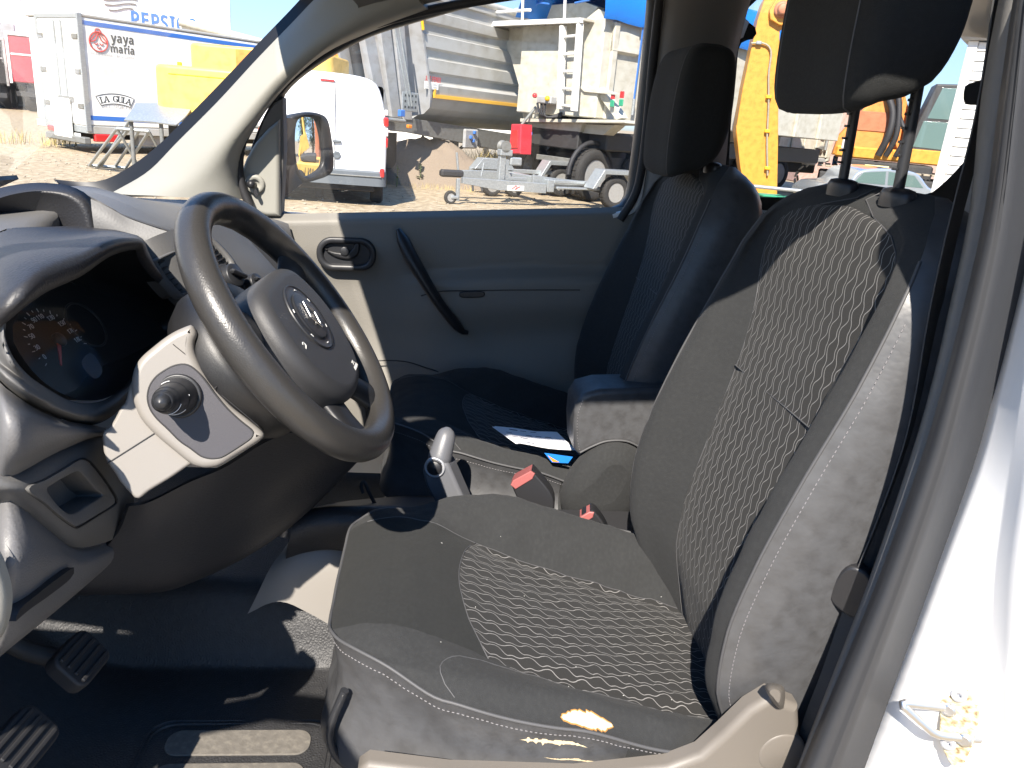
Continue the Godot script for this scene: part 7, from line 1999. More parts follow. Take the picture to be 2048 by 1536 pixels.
	plate("case", M.red_paint, ex, hf, rx, 0.2, 0.5, 0.03)
	plate("door", M.red_lamp, ex, hf, [rx[0].lerp(rx[2], 0.2), rx[1].lerp(rx[3], 0.2), rx[2].lerp(rx[0], 0.2), rx[3].lerp(rx[1], 0.2)], 0.50, 0.52, 0.01)
	bar("hanger", M.mid_steel, ex, hf, v((rx[2].x + rx[3].x) / 2, rx[2].y - 0.02, 0.35), v((rx[2].x + rx[3].x) / 2, rx[2].y + 0.35, 0.0), 0.03)

func hopper() -> void:
	var o := v(3.04, 0, -15.39)
	var t := thing("hopper_trailer", "beige hopper trailer with ladder, platform and blue tarpaulin", "trailer", o)
	var f := frame(o, v(-0.82, 0, 0.57))
	var s := frame(o, v(0.57, 0, 0.82))
	# leaning end sheets
	plate("end_sheet", M.hopper, t, f, [Vector2(-3.655,3.256),Vector2(-1.941,3.273),Vector2(-1.771,2.724),Vector2(-1.811,2.148),Vector2(-1.967,1.469),Vector2(-2.386,1.446),Vector2(-2.562,2.029),Vector2(-2.987,2.726)], -0.35, -0.25)
	plate("end_web", M.hopper, t, f, [Vector2(-2.432,3.263),Vector2(-2.18,3.257),Vector2(-1.675,2.706),Vector2(-1.748,1.49),Vector2(-1.905,1.482),Vector2(-1.844,2.611)], -1.3, -0.08)
	plate("end_wall", M.hopper, t, f, [Vector2(-3.277,3.373),Vector2(-1.585,3.527),Vector2(-1.115,2.945),Vector2(-1.143,1.565),Vector2(-3.143,1.455),Vector2(-3.072,2.642)], -1.5, -1.4)
	plate("corner_gusset", M.hopper, t, f, [Vector2(-.879,3.317),Vector2(-.484,3.531),Vector2(-.076,3.413),Vector2(.026,2.809),Vector2(-.068,2.757),Vector2(-.477,3.165)], -1.0, -0.25)
	plate("side_web", M.hopper, t, f, [Vector2(-.537,3.188),Vector2(-.253,2.759),Vector2(-.63,2.432),Vector2(-.54,1.538),Vector2(-.052,1.565),Vector2(-.116,3.179)], -0.52, -0.42)
	plate("brace", M.hopper, t, f, [Vector2(-.421,2.279),Vector2(-.233,2.283),Vector2(.578,1.617),Vector2(.433,1.574),Vector2(-.136,2.016)], -0.30, -0.12)
	plate("brace_arm", M.hopper, t, f, [Vector2(-.554,2.139),Vector2(-.229,2.147),Vector2(.463,2.043),Vector2(.469,2.008),Vector2(-.373,2.035)], -0.1, 0.0)
	bar("tip_cylinder", M.dark_steel, t, f, w3([Vector2(-2.223,3.229)], -0.6), w3([Vector2(-1.478,1.517)], -0.5), 0.17, 14)
	bar("strut", M.hopper, t, f, w3([Vector2(-2.324,3.283)], -0.4), w3([Vector2(-1.529,2.646)], -0.4), 0.045)
	# platform with railing
	var pf: Array = [Vector2(-3.308,3.316),Vector2(-3.297,3.219),Vector2(-.349,3.299),Vector2(-.335,3.214),Vector2(-3.331,3.664),Vector2(-.166,3.293)]
	plate("platform_edge", M.white, t, f, [pf[0], pf[2], pf[3], pf[1]], 0.25, 0.32)
	plate("platform_floor", M.hopper, t, f, [pf[1] + Vector2(0.05, 0.05), pf[3] + Vector2(0, 0.05), pf[3] + Vector2(0, 0.09), pf[1] + Vector2(0.05, 0.09)], -0.8, 0.249, 0.002)
	plate("upper_sheet", M.hopper, t, f, [Vector2(-3.801,3.542),Vector2(-3.479,3.732),Vector2(-1.312,3.754),Vector2(-.934,3.648),Vector2(-1.124,3.456),Vector2(-1.405,3.447)], -0.9, -0.7)
	for q in [[Vector2(-3.289,3.296),Vector2(-3.372,4.027)], [Vector2(-2.053,3.298),Vector2(-2.121,4.043)], [Vector2(-.831,3.297),Vector2(-.891,3.965)]]: bar("rail_post", M.white, t, f, w3([q[0]], 0.27), w3([q[1]], 0.27), 0.028)
	var rl: Array = [Vector2(-3.311,3.49),Vector2(-1.835,3.491),Vector2(-2.614,3.502)]
	bar("mid_rail", M.white, t, f, w3([rl[0]], 0.27), w3([rl[1]], 0.27), 0.03)
	for k in 14: bp("grating_bar", M.body_grey, t, f, pf[1].x + 0.15 + 0.2 * k, pf[1].x + 0.21 + 0.2 * k, pf[1].y + 0.02, pf[1].y + 0.045, -0.7, 0.24, 0.002)
	for q in [[Vector2(-2.528,3.751),Vector2(-1.935,3.687)], [Vector2(-2.331,3.686),Vector2(-2.128,3.769)], [Vector2(-1.179,3.672),Vector2(-.773,3.706)]]: bar("blue_rod", M.blue, t, f, w3([q[0]], -0.3), w3([q[1]], -0.3), 0.02, 6)
	# ladder
	var l: Array = [Vector2(-.862,3.179),Vector2(-.722,1.691),Vector2(-.406,3.201),Vector2(-.328,1.672)]
	for k in 2:
		plate("ladder_rail", M.white, t, f, [l[k * 2] + Vector2(-0.04, 0), l[k * 2] + Vector2(0.04, 0), l[k * 2 + 1] + Vector2(0.04, 0), l[k * 2 + 1] + Vector2(-0.04, 0)], 0.20, 0.32)
	for k in 5:
		var a: Vector2 = l[0].lerp(l[1], 0.13 + 0.205 * k); var c: Vector2 = l[2].lerp(l[3], 0.13 + 0.205 * k)
		bar("rung", M.white, t, f, v(a.x, a.y, 0.26), v(c.x, c.y, 0.26), 0.028, 6)
	# control box with its two buttons, hoses, deck
	var bx: Array = [Vector2(-1.526,1.771),Vector2(-1.099,1.92),Vector2(-1.561,1.914),Vector2(-1.18,1.87)]
	var cbx := bp("control_box", M.body_grey, t, f, bx[0].x, bx[1].x, bx[0].y, bx[1].y, 0.0, 0.18, 0.02)
	for q in [[bx[2], M.red_lamp], [bx[3], M.stripe]]:
		var mb := MB.new(); mb.lathe([[0.05, 0], [0.05, 0.04], [0.035, 0.06], [0.0, 0.06]], axis(f * v(q[0].x, q[0].y, 0.18), f.basis.z), 12); obj("button", mb, q[1], cbx)
	var hs: Array = [Vector2(-1.575,1.767),Vector2(-1.298,1.529),Vector2(-1.088,1.52),Vector2(-.919,1.567)]
	for k in 3:
		var mb := MB.new(); mb.tube(cr([f * v(hs[0].x + 0.12 * k, hs[0].y, 0.1), f * v(hs[1].x + 0.06 * k, hs[1].y + 0.05, 0.25), f * v(hs[2].x, hs[2].y, 0.2), f * v(hs[3].x, hs[3].y + 0.03 * k, 0.0)], 14), 0.025, 6); obj("hose", mb, M.rubber, t)
	plate("deck_edge", M.hopper, t, f, [Vector2(-2.08,1.451),Vector2(.856,1.583),Vector2(.865,1.532),Vector2(-2.071,1.382)], -0.9, 0.1)
	plate("deck_beam", M.hopper, t, f, [Vector2(-2.057,1.374),Vector2(-.423,1.469),Vector2(-.466,1.297),Vector2(-2.037,1.224)], -0.4, -0.1)
	plate("deck_beam", M.hopper, t, f, [Vector2(-.506,1.451),Vector2(.35,1.483),Vector2(.069,1.282),Vector2(-.507,1.281)], -0.5, -0.2)
	# side with upright ribs and the blue tarpaulin above
	var sp: Array = [Vector2(-.12,3.359),Vector2(.212,1.463),Vector2(1.241,3.334),Vector2(.506,1.573)]
	bp("side_wall", M.hopper, t, s, 0.05, 9.5, sp[3].y, 3.34, -2.4, -0.06, 0.02)
	for k in 8: bp("side_rib", M.hopper, t, s, 0.25 + 1.15 * k, 0.40 + 1.15 * k, sp[3].y, 3.30, -0.06, 0.02, 0.015)
	bp("blue_strap", M.blue, t, s, 0.98, 1.02, 2.0, 3.3, 0.03, 0.045, 0.004)
	bar("strap_buckle", M.zinc, t, s, v(1.0, 1.7, 0.04), v(1.0, 2.0, 0.04), 0.035, 6)
	var mb2 := MB.new()
	var g := []
	for q in [[3.30, 0.05], [3.42, 0.07], [3.75, 0.03], [4.15, -0.3], [4.35, -1.2], [4.15, -2.1], [3.4, -2.45]]:
		var row := PackedVector3Array()
		for k in 30: row.append(s * v(-0.12 + 9.6 * k / 29.0, q[0] + 0.02 * sin(k * 1.7), q[1] + 0.015 * sin(k * 2.3)))
		g.append(row)
	mb2.skin(g, 0.01); obj("tarpaulin", mb2, M.blue_tarp, t)
	var tags: Array = [Vector2(.355,1.934),Vector2(.577,1.96)]
	for k in 2:
		bp("red_tag", M.red_lamp, t, f, tags[k].x - 0.05, tags[k].x + 0.05, tags[k].y, tags[k].y + 0.12, -0.06, -0.03, 0.01)
		bp("green_tag", M.green, t, f, tags[k].x - 0.05, tags[k].x + 0.05, tags[k].y - 0.14, tags[k].y - 0.02, -0.06, -0.03, 0.01)
	# dark running gear
	bp("chassis", M.dark_steel, t, s, 0.1, 9.5, 0.95, 1.32, -1.9, -0.5, 0.02)
	for q in [0.66, 0.30]: bp("side_guard", M.mid_steel, t, f, -1.75, -0.45, q, q + 0.11, -0.2, -0.15, 0.01)
	bp("tank", M.dark_steel, t, f, -1.9, -0.2, 0.25, 0.95, -1.7, -0.5, 0.1)
	bp("cross_member", M.dark_steel, t, f, -2.2, 0.0, 0.98, 1.32, -1.2, -0.4, 0.03)
	for x in [0.25, 1.6, 2.95]:
		wheel(t, s * v(x, 0.5, -0.25), s.basis.z, 0.5, 0.4)
		wheel(t, s * v(x, 0.5, -2.1), -s.basis.z, 0.5, 0.4)
	var mb3 := MB.new()
	var arc := []
	for k in 14: arc.append(s * v(0.25 + 0.62 * cos(PI * k / 13.0), 0.5 + 0.62 * sin(PI * k / 13.0), -0.2))
	mb3.tube(arc, 0.05, 6); obj("mudguard", mb3, M.rubber, t)

func car_trailer() -> void:
	var o := v(.315,0,-13.252)
	var t := thing("car_trailer", "galvanised car trailer with jockey wheel and drawbar on the bare ground", "trailer", o)
	var f := frame(o, v(0.42, 0, 0.906))
	wheel(t, f * v(0.0, 0.11, 0.0), f.basis.z, 0.11, 0.06)
	bp("jockey_post", M.zinc, t, f, 0.10, 0.16, 0.05, 0.42, -0.03, 0.03, 0.008)
	bp("jockey_fork", M.zinc, t, f, 0.0, 0.13, 0.09, 0.14, -0.05, 0.05, 0.008)
	plate("drawbar", M.zinc, t, f, [Vector2(0.22, 0.44), Vector2(1.9, 0.39), Vector2(1.9, 0.22), Vector2(0.9, 0.25), Vector2(0.22, 0.34)], -0.08, 0.0)
	plate("far_drawbar", M.zinc, t, f, [Vector2(0.3, 0.50), Vector2(1.2, 0.52), Vector2(2.6, 0.42), Vector2(2.6, 0.30), Vector2(0.3, 0.40)], -0.75, -0.68)
	bp("coupling", M.rubber, t, f, -0.1, 0.32, 0.42, 0.54, -0.3, -0.16, 0.03)
	bar("brake_lever", M.zinc, t, f, v(0.28, 0.45, -0.3), v(0.22, 0.82, -0.3), 0.02)
	bar("brake_lever", M.zinc, t, f, v(0.72, 0.45, -0.3), v(0.76, 0.68, -0.3), 0.018)
	bp("winch_post", M.zinc, t, f, 1.02, 1.14, 0.36, 0.84, -0.3, -0.2, 0.01)
	plate("winch_brace", M.zinc, t, f, [Vector2(1.14, 0.70), Vector2(1.30, 0.46), Vector2(1.62, 0.46), Vector2(1.62, 0.40), Vector2(1.14, 0.40)], -0.28, -0.24)
	var mb := MB.new(); mb.lathe([[0.10, -0.08], [0.10, -0.06], [0.045, -0.05], [0.045, 0.05], [0.10, 0.06], [0.10, 0.08]], axis(f * v(1.10, 0.97, -0.24), f.basis.z), 18); obj("winch_drum", mb, M.mid_steel, t)
	bp("winch_frame", M.zinc, t, f, 1.0, 1.24, 0.82, 0.92, -0.3, -0.16, 0.01)
	bp("winch_arm", M.zinc, t, f, 1.22, 1.46, 0.66, 0.80, -0.26, -0.18, 0.02)
	var lb: Array = [Vector2(1.088,.337),Vector2(1.422,.252),Vector2(1.253,.299)]
	var pl := bp("name_plate", M.white, t, f, lb[0].x, lb[1].x, lb[1].y, lb[0].y, 0.002, 0.012, 0.002)
	mb = MB.new()
	var c: Vector2 = lb[2]
	mb.tube(cr([f * v(c.x - 0.08, c.y - 0.02, 0.014), f * v(c.x, c.y + 0.035, 0.014), f * v(c.x + 0.02, c.y - 0.01, 0.014), f * v(c.x - 0.02, c.y - 0.02, 0.014), f * v(c.x + 0.09, c.y + 0.03, 0.014)], 18), 0.007, 5); obj("plate_mark", mb, M.logo_red, pl)
	plate("bed_rail", M.zinc, t, f, [Vector2(1.7, 0.52), Vector2(2.15, 0.48), Vector2(2.95, 0.44), Vector2(2.95, 0.30), Vector2(1.7, 0.30)], -0.22, -0.16)
	bp("near_rail", M.zinc, t, f, 2.08, 3.05, 0.31, 0.35, 0.02, 0.08, 0.008)
	bp("near_rail", M.zinc, t, f, 2.08, 3.05, 0.40, 0.46, -0.1, -0.04, 0.008)
	bp("cross_bar", M.zinc, t, f, 1.95, 2.10, 0.24, 0.46, -1.7, -0.05, 0.01)
	for z in [0.28, -1.55]:
		plate("mudguard", M.zinc, t, f, [Vector2(2.72, 0.36), Vector2(2.80, 0.36), Vector2(2.98, 0.62), Vector2(3.60, 0.62), Vector2(3.86, 0.36), Vector2(3.94, 0.36), Vector2(3.66, 0.70), Vector2(2.94, 0.70)], z - 0.30, z)
		wheel(t, f * v(3.31, 0.29, z - 0.15), f.basis.z, 0.29, 0.18)
	bp("far_rail", M.zinc, t, f, 1.2, 3.1, 0.42, 0.50, -1.72, -1.66, 0.01)
	plate("far_guard", M.zinc, t, f, [Vector2(1.25, 0.48), Vector2(1.42, 0.68), Vector2(1.98, 0.68), Vector2(2.14, 0.48)], -1.80, -1.55)
	for x in [1.55, 2.05]: wheel(t, f * v(x, 0.20, -1.4), f.basis.z, 0.20, 0.14)
	for k in 5: bp("axle_hole_plate", M.mid_steel, t, f, 2.1 + 0.14 * k, 2.16 + 0.14 * k, 0.20, 0.27, -0.3, -0.28, 0.005)
	bp("axle", M.dark_steel, t, f, 3.25, 3.37, 0.24, 0.34, -1.5, 0.05, 0.02)
	bar("hitch_hook", M.dark_steel, t, f, v(0.42, 0.32, -0.03), v(0.42, 0.22, 0.0), 0.018)
	bar("hitch_hook", M.dark_steel, t, f, v(0.58, 0.32, -0.03), v(0.60, 0.23, 0.0), 0.018)

func yard_right() -> void:
	excavator()
	# ribbed beige container trailer with a blue cover, behind the orange boom
	var o := pgr(v(11.33,1.246,-24.112))
	var t := thing("ribbed_trailer", "beige ribbed bulk trailer behind the orange digger arm", "trailer", o)
	var f := frame(o, v(0.45, 0, 0.9))
	var y1 := 3.55
	bp("side", M.hopper, t, f, -4.2, 1.35, 1.05, y1, -2.4, 0.0, 0.03)
	for k in 10: bp("rib", M.hopper, t, f, -4.0 + 0.58 * k, -3.82 + 0.58 * k, 1.06, y1 - 0.02, 0.0, 0.07, 0.02)
	for k in 3: plate("step", M.mid_steel, t, f, [Vector2(0.62, 1.35 + 0.42 * k), Vector2(0.98, 1.43 + 0.42 * k), Vector2(0.92, 1.30 + 0.42 * k)], 0.02, 0.14)
	bp("blue_strap", M.blue, t, f, 1.12, 1.17, 1.7, y1, 0.072, 0.085, 0.004)
	bar("strap_buckle", M.zinc, t, f, v(1.1, 1.3, 0.09), v(1.1, 1.7, 0.09), 0.05, 6)
	bp("end_post", M.hopper, t, f, 1.30, 1.48, 0.95, y1 + 0.05, -2.42, 0.06, 0.03)
	bp("red_lamp", M.red_lamp, t, f, -1.35, -1.2, 1.06, 1.16, 0.072, 0.10, 0.01)
	var mb := MB.new()
	var g := []
	for p in [[y1 - 0.05, 0.1], [y1 + 0.35, 0.08], [y1 + 0.75, -0.3], [y1 + 0.9, -1.2], [y1, -2.45]]:
		g.append(PackedVector3Array([f * v(-4.3, p[0] , p[1]), f * v(-1.4, p[0], p[1]), f * v(1.5, p[0], p[1])]))
	mb.skin(g, 0.02); obj("tarpaulin", mb, M.blue_tarp, t)
	bp("chassis", M.dark_steel, t, f, -4.2, 1.3, 0.55, 1.03, -1.9, -0.3, 0.03)
	bp("sill", M.body_grey, t, f, -1.4, 1.4, 0.92, 1.048, -0.2, 0.03, 0.02)
	for x in [-3.4, -2.1, -0.8]: wheel(t, f * v(x, 0.5, -0.2), f.basis.z, 0.5, 0.4)
	# white slatted cabin at the right
	o = pgr(v(7.72,.929,-11.658))
	t = thing("slatted_cabin", "white site cabin of horizontal boards with grey roof edge", "site cabin", o)
	f = frame(o, v(-0.66, 0, 0.75))
	var hgt := 3.05
	bp("core", M.body_grey, t, f, 0.02, 4.0, 0.1, hgt, -2.4, -0.03, 0.02)
	for k in 22: bp("board", M.white, t, f, 0.14, 4.0, 0.12 + 0.134 * k, 0.238 + 0.134 * k, -0.035, -0.004 - 0.004 * (k % 2), 0.004)
	bp("corner_board", M.white, t, f, 0.0, 0.135, 0.08, hgt + 0.02, -0.06, 0.012, 0.01)
	bp("roof", M.body_grey, t, f, -0.12, 4.2, hgt + 0.021, hgt + 0.30, -2.6, 0.14, 0.04)
	# grey car whose roof shows behind the rail
	var cb := pgr(v(9.994,.425,-16.532))
	t = thing("grey_car", "pale grey car half hidden behind the pipe rail, sky mirrored in its glass", "car", cb)
	f = frame(cb, v(-0.1, 0, 1))
	mb = MB.new()
	mb.prism(cr2([Vector2(-1.5, 0.30), Vector2(-1.45, 0.62), Vector2(-0.95, 0.72), Vector2(-0.75, 0.98), Vector2(-0.2, 1.08), Vector2(0.5, 1.04), Vector2(0.9, 0.74), Vector2(1.5, 0.66), Vector2(1.55, 0.30), Vector2(0, 0.26)], 60, true), f, -1.6, 0.0, 0.06, 4)
	obj("body", mb, mat("pale car paint", Color(0.42, 0.46, 0.50), 0.22, {"metal": 0.5, "coat": 1.0}), t)
	for w in [[Vector2(-0.82, 0.74), Vector2(-0.66, 0.96), Vector2(-0.18, 1.02), Vector2(-0.14, 0.74)], [Vector2(-0.08, 0.74), Vector2(-0.12, 1.02), Vector2(0.46, 0.98), Vector2(0.72, 0.74)]]: plate("window", M.tinted, t, f, w, -0.02, 0.006, 0.003)
	for x in [-0.95, 0.95]: wheel(t, f * v(x, 0.29, -0.08), f.basis.z, 0.29, 0.18)
	# pipe rail across, green crates below it
	var pr := thing("pipe_rail", "pale galvanised pipe rail on posts along the yard's edge", "rail", pgr(v(6.408,.633,-13.315)))
	var a := v(5.046,.669,-13.601); var c := v(7.747,.648,-13.049)
	var dir := (c - a)
	mb = MB.new(); mb.tube([a - dir * 0.4, c + dir * 0.2], 0.032, 10); obj("top_pipe", mb, M.zinc, pr)
	mb = MB.new(); mb.tube([a - dir * 0.4 - v(0, 0.32, 0), c + dir * 0.2 - v(0, 0.32, 0)], 0.026, 10); obj("low_pipe", mb, M.zinc, pr)
	for k in 4:
		mb = MB.new(); mb.tube([a.lerp(c, -0.3 + 0.5 * k), py0(a.lerp(c, -0.3 + 0.5 * k))], 0.03, 8); obj("rail_post", mb, M.zinc, pr)
	var gc: Node3D
	for k in 3:
		var p := pgr([v(6.285,.401,-14.208), v(6.565,.428,-13.97), v(7.358,.443,-14.198)][k])
		if k == 0:
			gc = thing("green_crate", "green plastic crate below the rail, leftmost at the orange arm's foot", "crate", p, "green crates below the pipe rail")
			crate(gc, p)
		else: dup(gc, "green_crate", ["", "green plastic crate below the rail, middle one of three", "green plastic crate below the rail, rightmost one of three"][k], p - gc.position, 0.2 * k)

func crate(t: Node3D, p: Vector3) -> void:
	bp("bin", M.green, t, at(p.x, p.y, p.z), -0.22, 0.22, 0.0, 0.46, -0.2, 0.2, 0.02)
	bp("crate_rim", M.green, t, at(p.x, p.y, p.z), -0.25, 0.25, 0.462, 0.50, -0.23, 0.23, 0.012)
	for x in [-0.11, 0.11]: bp("crate_rib", M.green, t, at(p.x, p.y, p.z), x - 0.02, x + 0.02, 0.04, 0.45, 0.201, 0.22, 0.006)
func pgr(p: Vector3) -> Vector3: return Vector3(p.x, 0, p.z)
func V2(p: Vector3, f: Transform3D) -> Vector2:
	var q := f.affine_inverse() * p
	return Vector2(q.x, q.y)

func excavator() -> void:
	# the near digger arm standing on end, with its pin and hydraulic line
	var o := pgr(v(6.984,.331,-16.336))
	var n := v(-0.25, 0, 1)
	var t := thing("digger_arm", "orange-yellow digger arm standing upright with pin and hydraulic line", "digger arm", o)
	var f := Transform3D(frame(o, n))
	var pl := func(u: Vector3) -> Vector2: return V2(u, f)
	var left := [v(6.743,.069,-16.168), v(6.507,.899,-16.592), v(6.384,1.576,-16.948), v(6.505,2.427,-17.442), v(6.656,3.176,-17.896), v(6.757,3.716,-18.178), v(6.87,4.052,-18.387), v(7.012,4.318,-18.461)]
	var right := [v(7.292,4.51,-18.494), v(7.485,4.209,-18.366), v(7.419,3.75,-18.108), v(7.188,3.533,-17.955), v(7.22,2.486,-17.374), v(7.27,1.466,-16.801), v(7.335,.118,-16.113)]
	var poly := []
	for q in left + right: poly.append(pl.call(q))
	plate("side_plate", M.amber, t, f, poly, -0.55, 0.0, 0.02)
	var head := []
	for q in [v(6.929,3.887,-18.109), v(7.05,4.106,-18.17), v(7.475,4.406,-18.329), v(9.102,4.993,-18.546), v(9.144,4.147,-18.247), v(7.493,3.6,-17.94), v(7.139,3.633,-17.995), v(6.959,3.723,-18.049)]: head.append(pl.call(q))
	plate("head_plate", M.amber, t, f, head, 0.01, 0.12, 0.02)
	var mb := MB.new()
	var pc: Vector2 = pl.call(v(7.17,3.907,-18.087))
	mb.lathe([[0.16, 0.1], [0.16, 0.16], [0.12, 0.18], [0.10, 0.18], [0.10, 0.26], [0.08, 0.28], [0.0, 0.28]], axis(f * v(pc.x, pc.y, 0.0), f.basis.z), 20); obj("pin", mb, M.rust, t)
	mb = MB.new(); mb.box(f * at(pc.x + 0.18, pc.y - 0.02, 0.17), v(0.18, 0.09, 0.08), 0.02); obj("pin_lock", mb, M.rust, t)
	# the shaded slanting web left of it
	var web := []
	for q in [v(6.378,1.698,-16.991), v(6.491,1.585,-16.938), v(6.904,.234,-16.206), v(6.744,.039,-16.158), v(6.507,.899,-16.592)]: web.append(pl.call(q))
	plate("web_plate", M.amber, t, f, web, 0.003, 0.03, 0.004)
	mb = MB.new()
	var ln := []
	for q in [v(6.612,3.269,-17.827), v(6.83,3.287,-17.807), v(6.963,3.236,-17.773), v(7.025,3.096,-17.716), v(6.991,2.715,-17.482), v(7.02,2.159,-17.179), v(7.035,1.446,-16.823), v(7.091,.745,-16.467)]:
		var c: Vector2 = pl.call(q)
		ln.append(f * v(c.x, c.y, 0.05))
	mb.tube(cr(ln, 40), 0.020, 7); obj("hydraulic_line", mb, M.track, t)
	for k in 4:
		mb = MB.new(); mb.box(Transform3D(f.basis, cr(ln, 40)[[2, 18, 27, 37][k]]), v(0.11, 0.07, 0.09), 0.015); obj("line_clamp", mb, M.stripe if k else M.zinc, t)
	# the tracked excavator behind
	o = pgr(v(13.419,.62,-22.572))
	t = thing("excavator", "amber tracked excavator with dark-framed cab and dusty tracks", "excavator", o)
	f = frame(o, v(-0.45, 0, 0.9))
	bp("upper_body", M.amber, t, f, -1.55, 2.6, 1.15, 1.5, -2.2, 0.0, 0.06)
	plate("engine_cover", M.orange, t, f, [Vector2(-1.62, 1.2), Vector2(-1.55, 1.78), Vector2(-0.75, 2.95), Vector2(0.0, 3.0), Vector2(0.0, 1.2)], -2.2, -0.05, 0.08)
	bp("cover_panel", M.rust, t, f, -1.1, -0.2, 1.95, 2.5, -0.05, -0.02, 0.02)
	bp("work_lamp", M.clear_lamp, t, f, -1.40, -1.05, 1.38, 1.66, -0.04, 0.03, 0.03)
	bp("step_box", M.amber, t, f, -1.05, 0.05, 1.16, 1.48, 0.002, 0.09, 0.04)
	for q in [[-0.25, -0.22, 3.0, 0.10], [-0.05, -0.12, 3.3, 0.08], [0.2, 0.1, 2.7, 0.06]]:
		mb = MB.new(); mb.tube(cr([f * v(q[0] - 0.1, 1.3, 0.15), f * v(q[0] + 0.05, 1.9, 0.25), f * v(q[1], q[2] - 0.5, 0.15), f * v(q[1] - 0.25, q[2], 0.0)], 14), q[3], 8); obj("boom_hose", mb, M.rubber, t)
	plate("boom_foot", M.orange, t, f, [Vector2(-0.4, 1.2), Vector2(0.3, 1.2), Vector2(0.3, 2.5), Vector2(-0.4, 3.9), Vector2(-0.9, 3.9), Vector2(-0.3, 2.4)], -1.0, -0.4, 0.03)
	bar("boom_ram", M.amber, t, f, v(0.34, 1.3, -0.2), v(0.25, 3.6, -0.2), 0.11, 10)
	var cab := plate("cab", M.dark_steel, t, f, [Vector2(0.45, 1.15), Vector2(0.40, 1.6), Vector2(0.52, 2.4), Vector2(0.75, 3.35), Vector2(2.0, 3.4), Vector2(2.0, 1.15)], -1.2, 0.05, 0.05)
	plate("window", M.tinted, cab, f, [Vector2(0.72, 2.42), Vector2(0.92, 3.25), Vector2(1.85, 3.28), Vector2(1.85, 2.42)], 0.04, 0.062, 0.005)
	plate("window", M.tinted, cab, f, [Vector2(0.52, 1.62), Vector2(0.64, 2.34), Vector2(1.85, 2.34), Vector2(1.85, 1.58)], 0.04, 0.062, 0.005)
	bp("skirt", M.amber, t, f, 0.38, 2.6, 1.16, 1.56, 0.003, 0.12, 0.03)
	for k in 2:
		var z: float = [0.55, -2.1][k]
		mb = MB.new()
		var loop := []
		for s in 24:
			var a := PI / 2 + PI * s / 23.0
			loop.append(f * v(-2.1 + 0.42 * cos(a), 0.46 + 0.42 * sin(a), z))
		for s in 24:
			var a := -PI / 2 + PI * s / 23.0
			loop.append(f * v(2.1 + 0.42 * cos(a), 0.46 + 0.42 * sin(a), z))
		var path := cr(loop, 60, true)
		var tr := bp("track_frame", M.dark_steel, t, f, -1.9, 1.9, 0.2, 0.72, z - 0.2, z + 0.22, 0.05)
		for s in 60:
			var d := (path[(s + 1) % 60] - path[(s + 59) % 60]).normalized()
			mb = MB.new(); mb.box(Transform3D(Basis(d, f.basis.z.cross(d), f.basis.z), path[s]), v(0.165, 0.05, 0.6), 0.008)
			obj("track_shoe", mb, M.track, tr)
		for s in 5:
			mb = MB.new(); mb.lathe([[0.2, -0.1], [0.2, 0.1], [0.08, 0.14], [0.0, 0.14]], axis(f * v(-1.6 + 0.8 * s, 0.36, z + 0.12), f.basis.z), 14); obj("roller", mb, M.rust, tr)
	bp("centre_frame", M.dark_steel, t, f, -1.2, 1.2, 0.55, 1.12, -1.9, 0.1, 0.06)
	# signs leaning before it
	var so := pgr(v(11.713,.878,-20.207))
	t = thing("yellow_sign", "yellow board with dark lettering leaning before the excavator", "sign", so)
	var sf := frame(v(11.711,.928,-20.225), v(-0.25, 0.2, 1))
	mb = MB.new(); mb.box(sf, v(0.62, 0.26, 0.03), 0.01); obj("board", mb, mat("pale yellow board", Color(0.75, 0.66, 0.30), 0.6), t)
	for k in 4:
		mb = MB.new(); mb.box(sf * at(-0.16 + 0.13 * (k % 2), 0.05 - 0.09 * (k / 2), 0.017), v(0.10, 0.05, 0.004), 0.001); obj("print", mb, M.print, t)
	mb = MB.new(); mb.tube([sf.origin + v(0, -0.1, -0.05), pgr(sf.origin) + v(0, 0, -0.15)], 0.02, 6); obj("prop", mb, M.zinc, t)
	so = pgr(v(12.948,.949,-24.875))
	t = thing("blue_notice", "small blue and white notice on a pale post behind the tracks", "sign", so)
	sf = frame(v(12.945,1.01,-24.897), v(-0.1, 0, 1))
	mb = MB.new(); mb.box(sf, v(0.16, 0.30, 0.03), 0.01); obj("board", mb, M.blue_tarp, t)
	mb = MB.new(); mb.box(sf * at(0, 0.03, 0.018), v(0.07, 0.07, 0.004), 0.001); obj("white_mark", mb, M.white_mark, t)
	mb = MB.new(); mb.tube([sf.origin - v(0, 0.14, 0), so], 0.02, 6); obj("post", mb, M.zinc, t)
	var w := thing("brick_store", "low pink-grey block store behind the excavator's tracks", "building", pgr(v(15.156,.725,-29.854)))
	f = frame(pgr(v(15.156,.725,-29.854)), v(0.0, 0, 1))
	bp("wall", mat("pink-grey render", Color(0.42, 0.28, 0.24), 0.9, {"tri": 0.8, "mul": M.alloy.albedo_texture}), w, f, -1.0, 6.5, 0, 2.9, -3, 0, 0.03)
	bp("roof_slab", M.body_grey, w, f, -1.2, 6.7, 2.902, 3.05, -3.2, 0.25, 0.03)

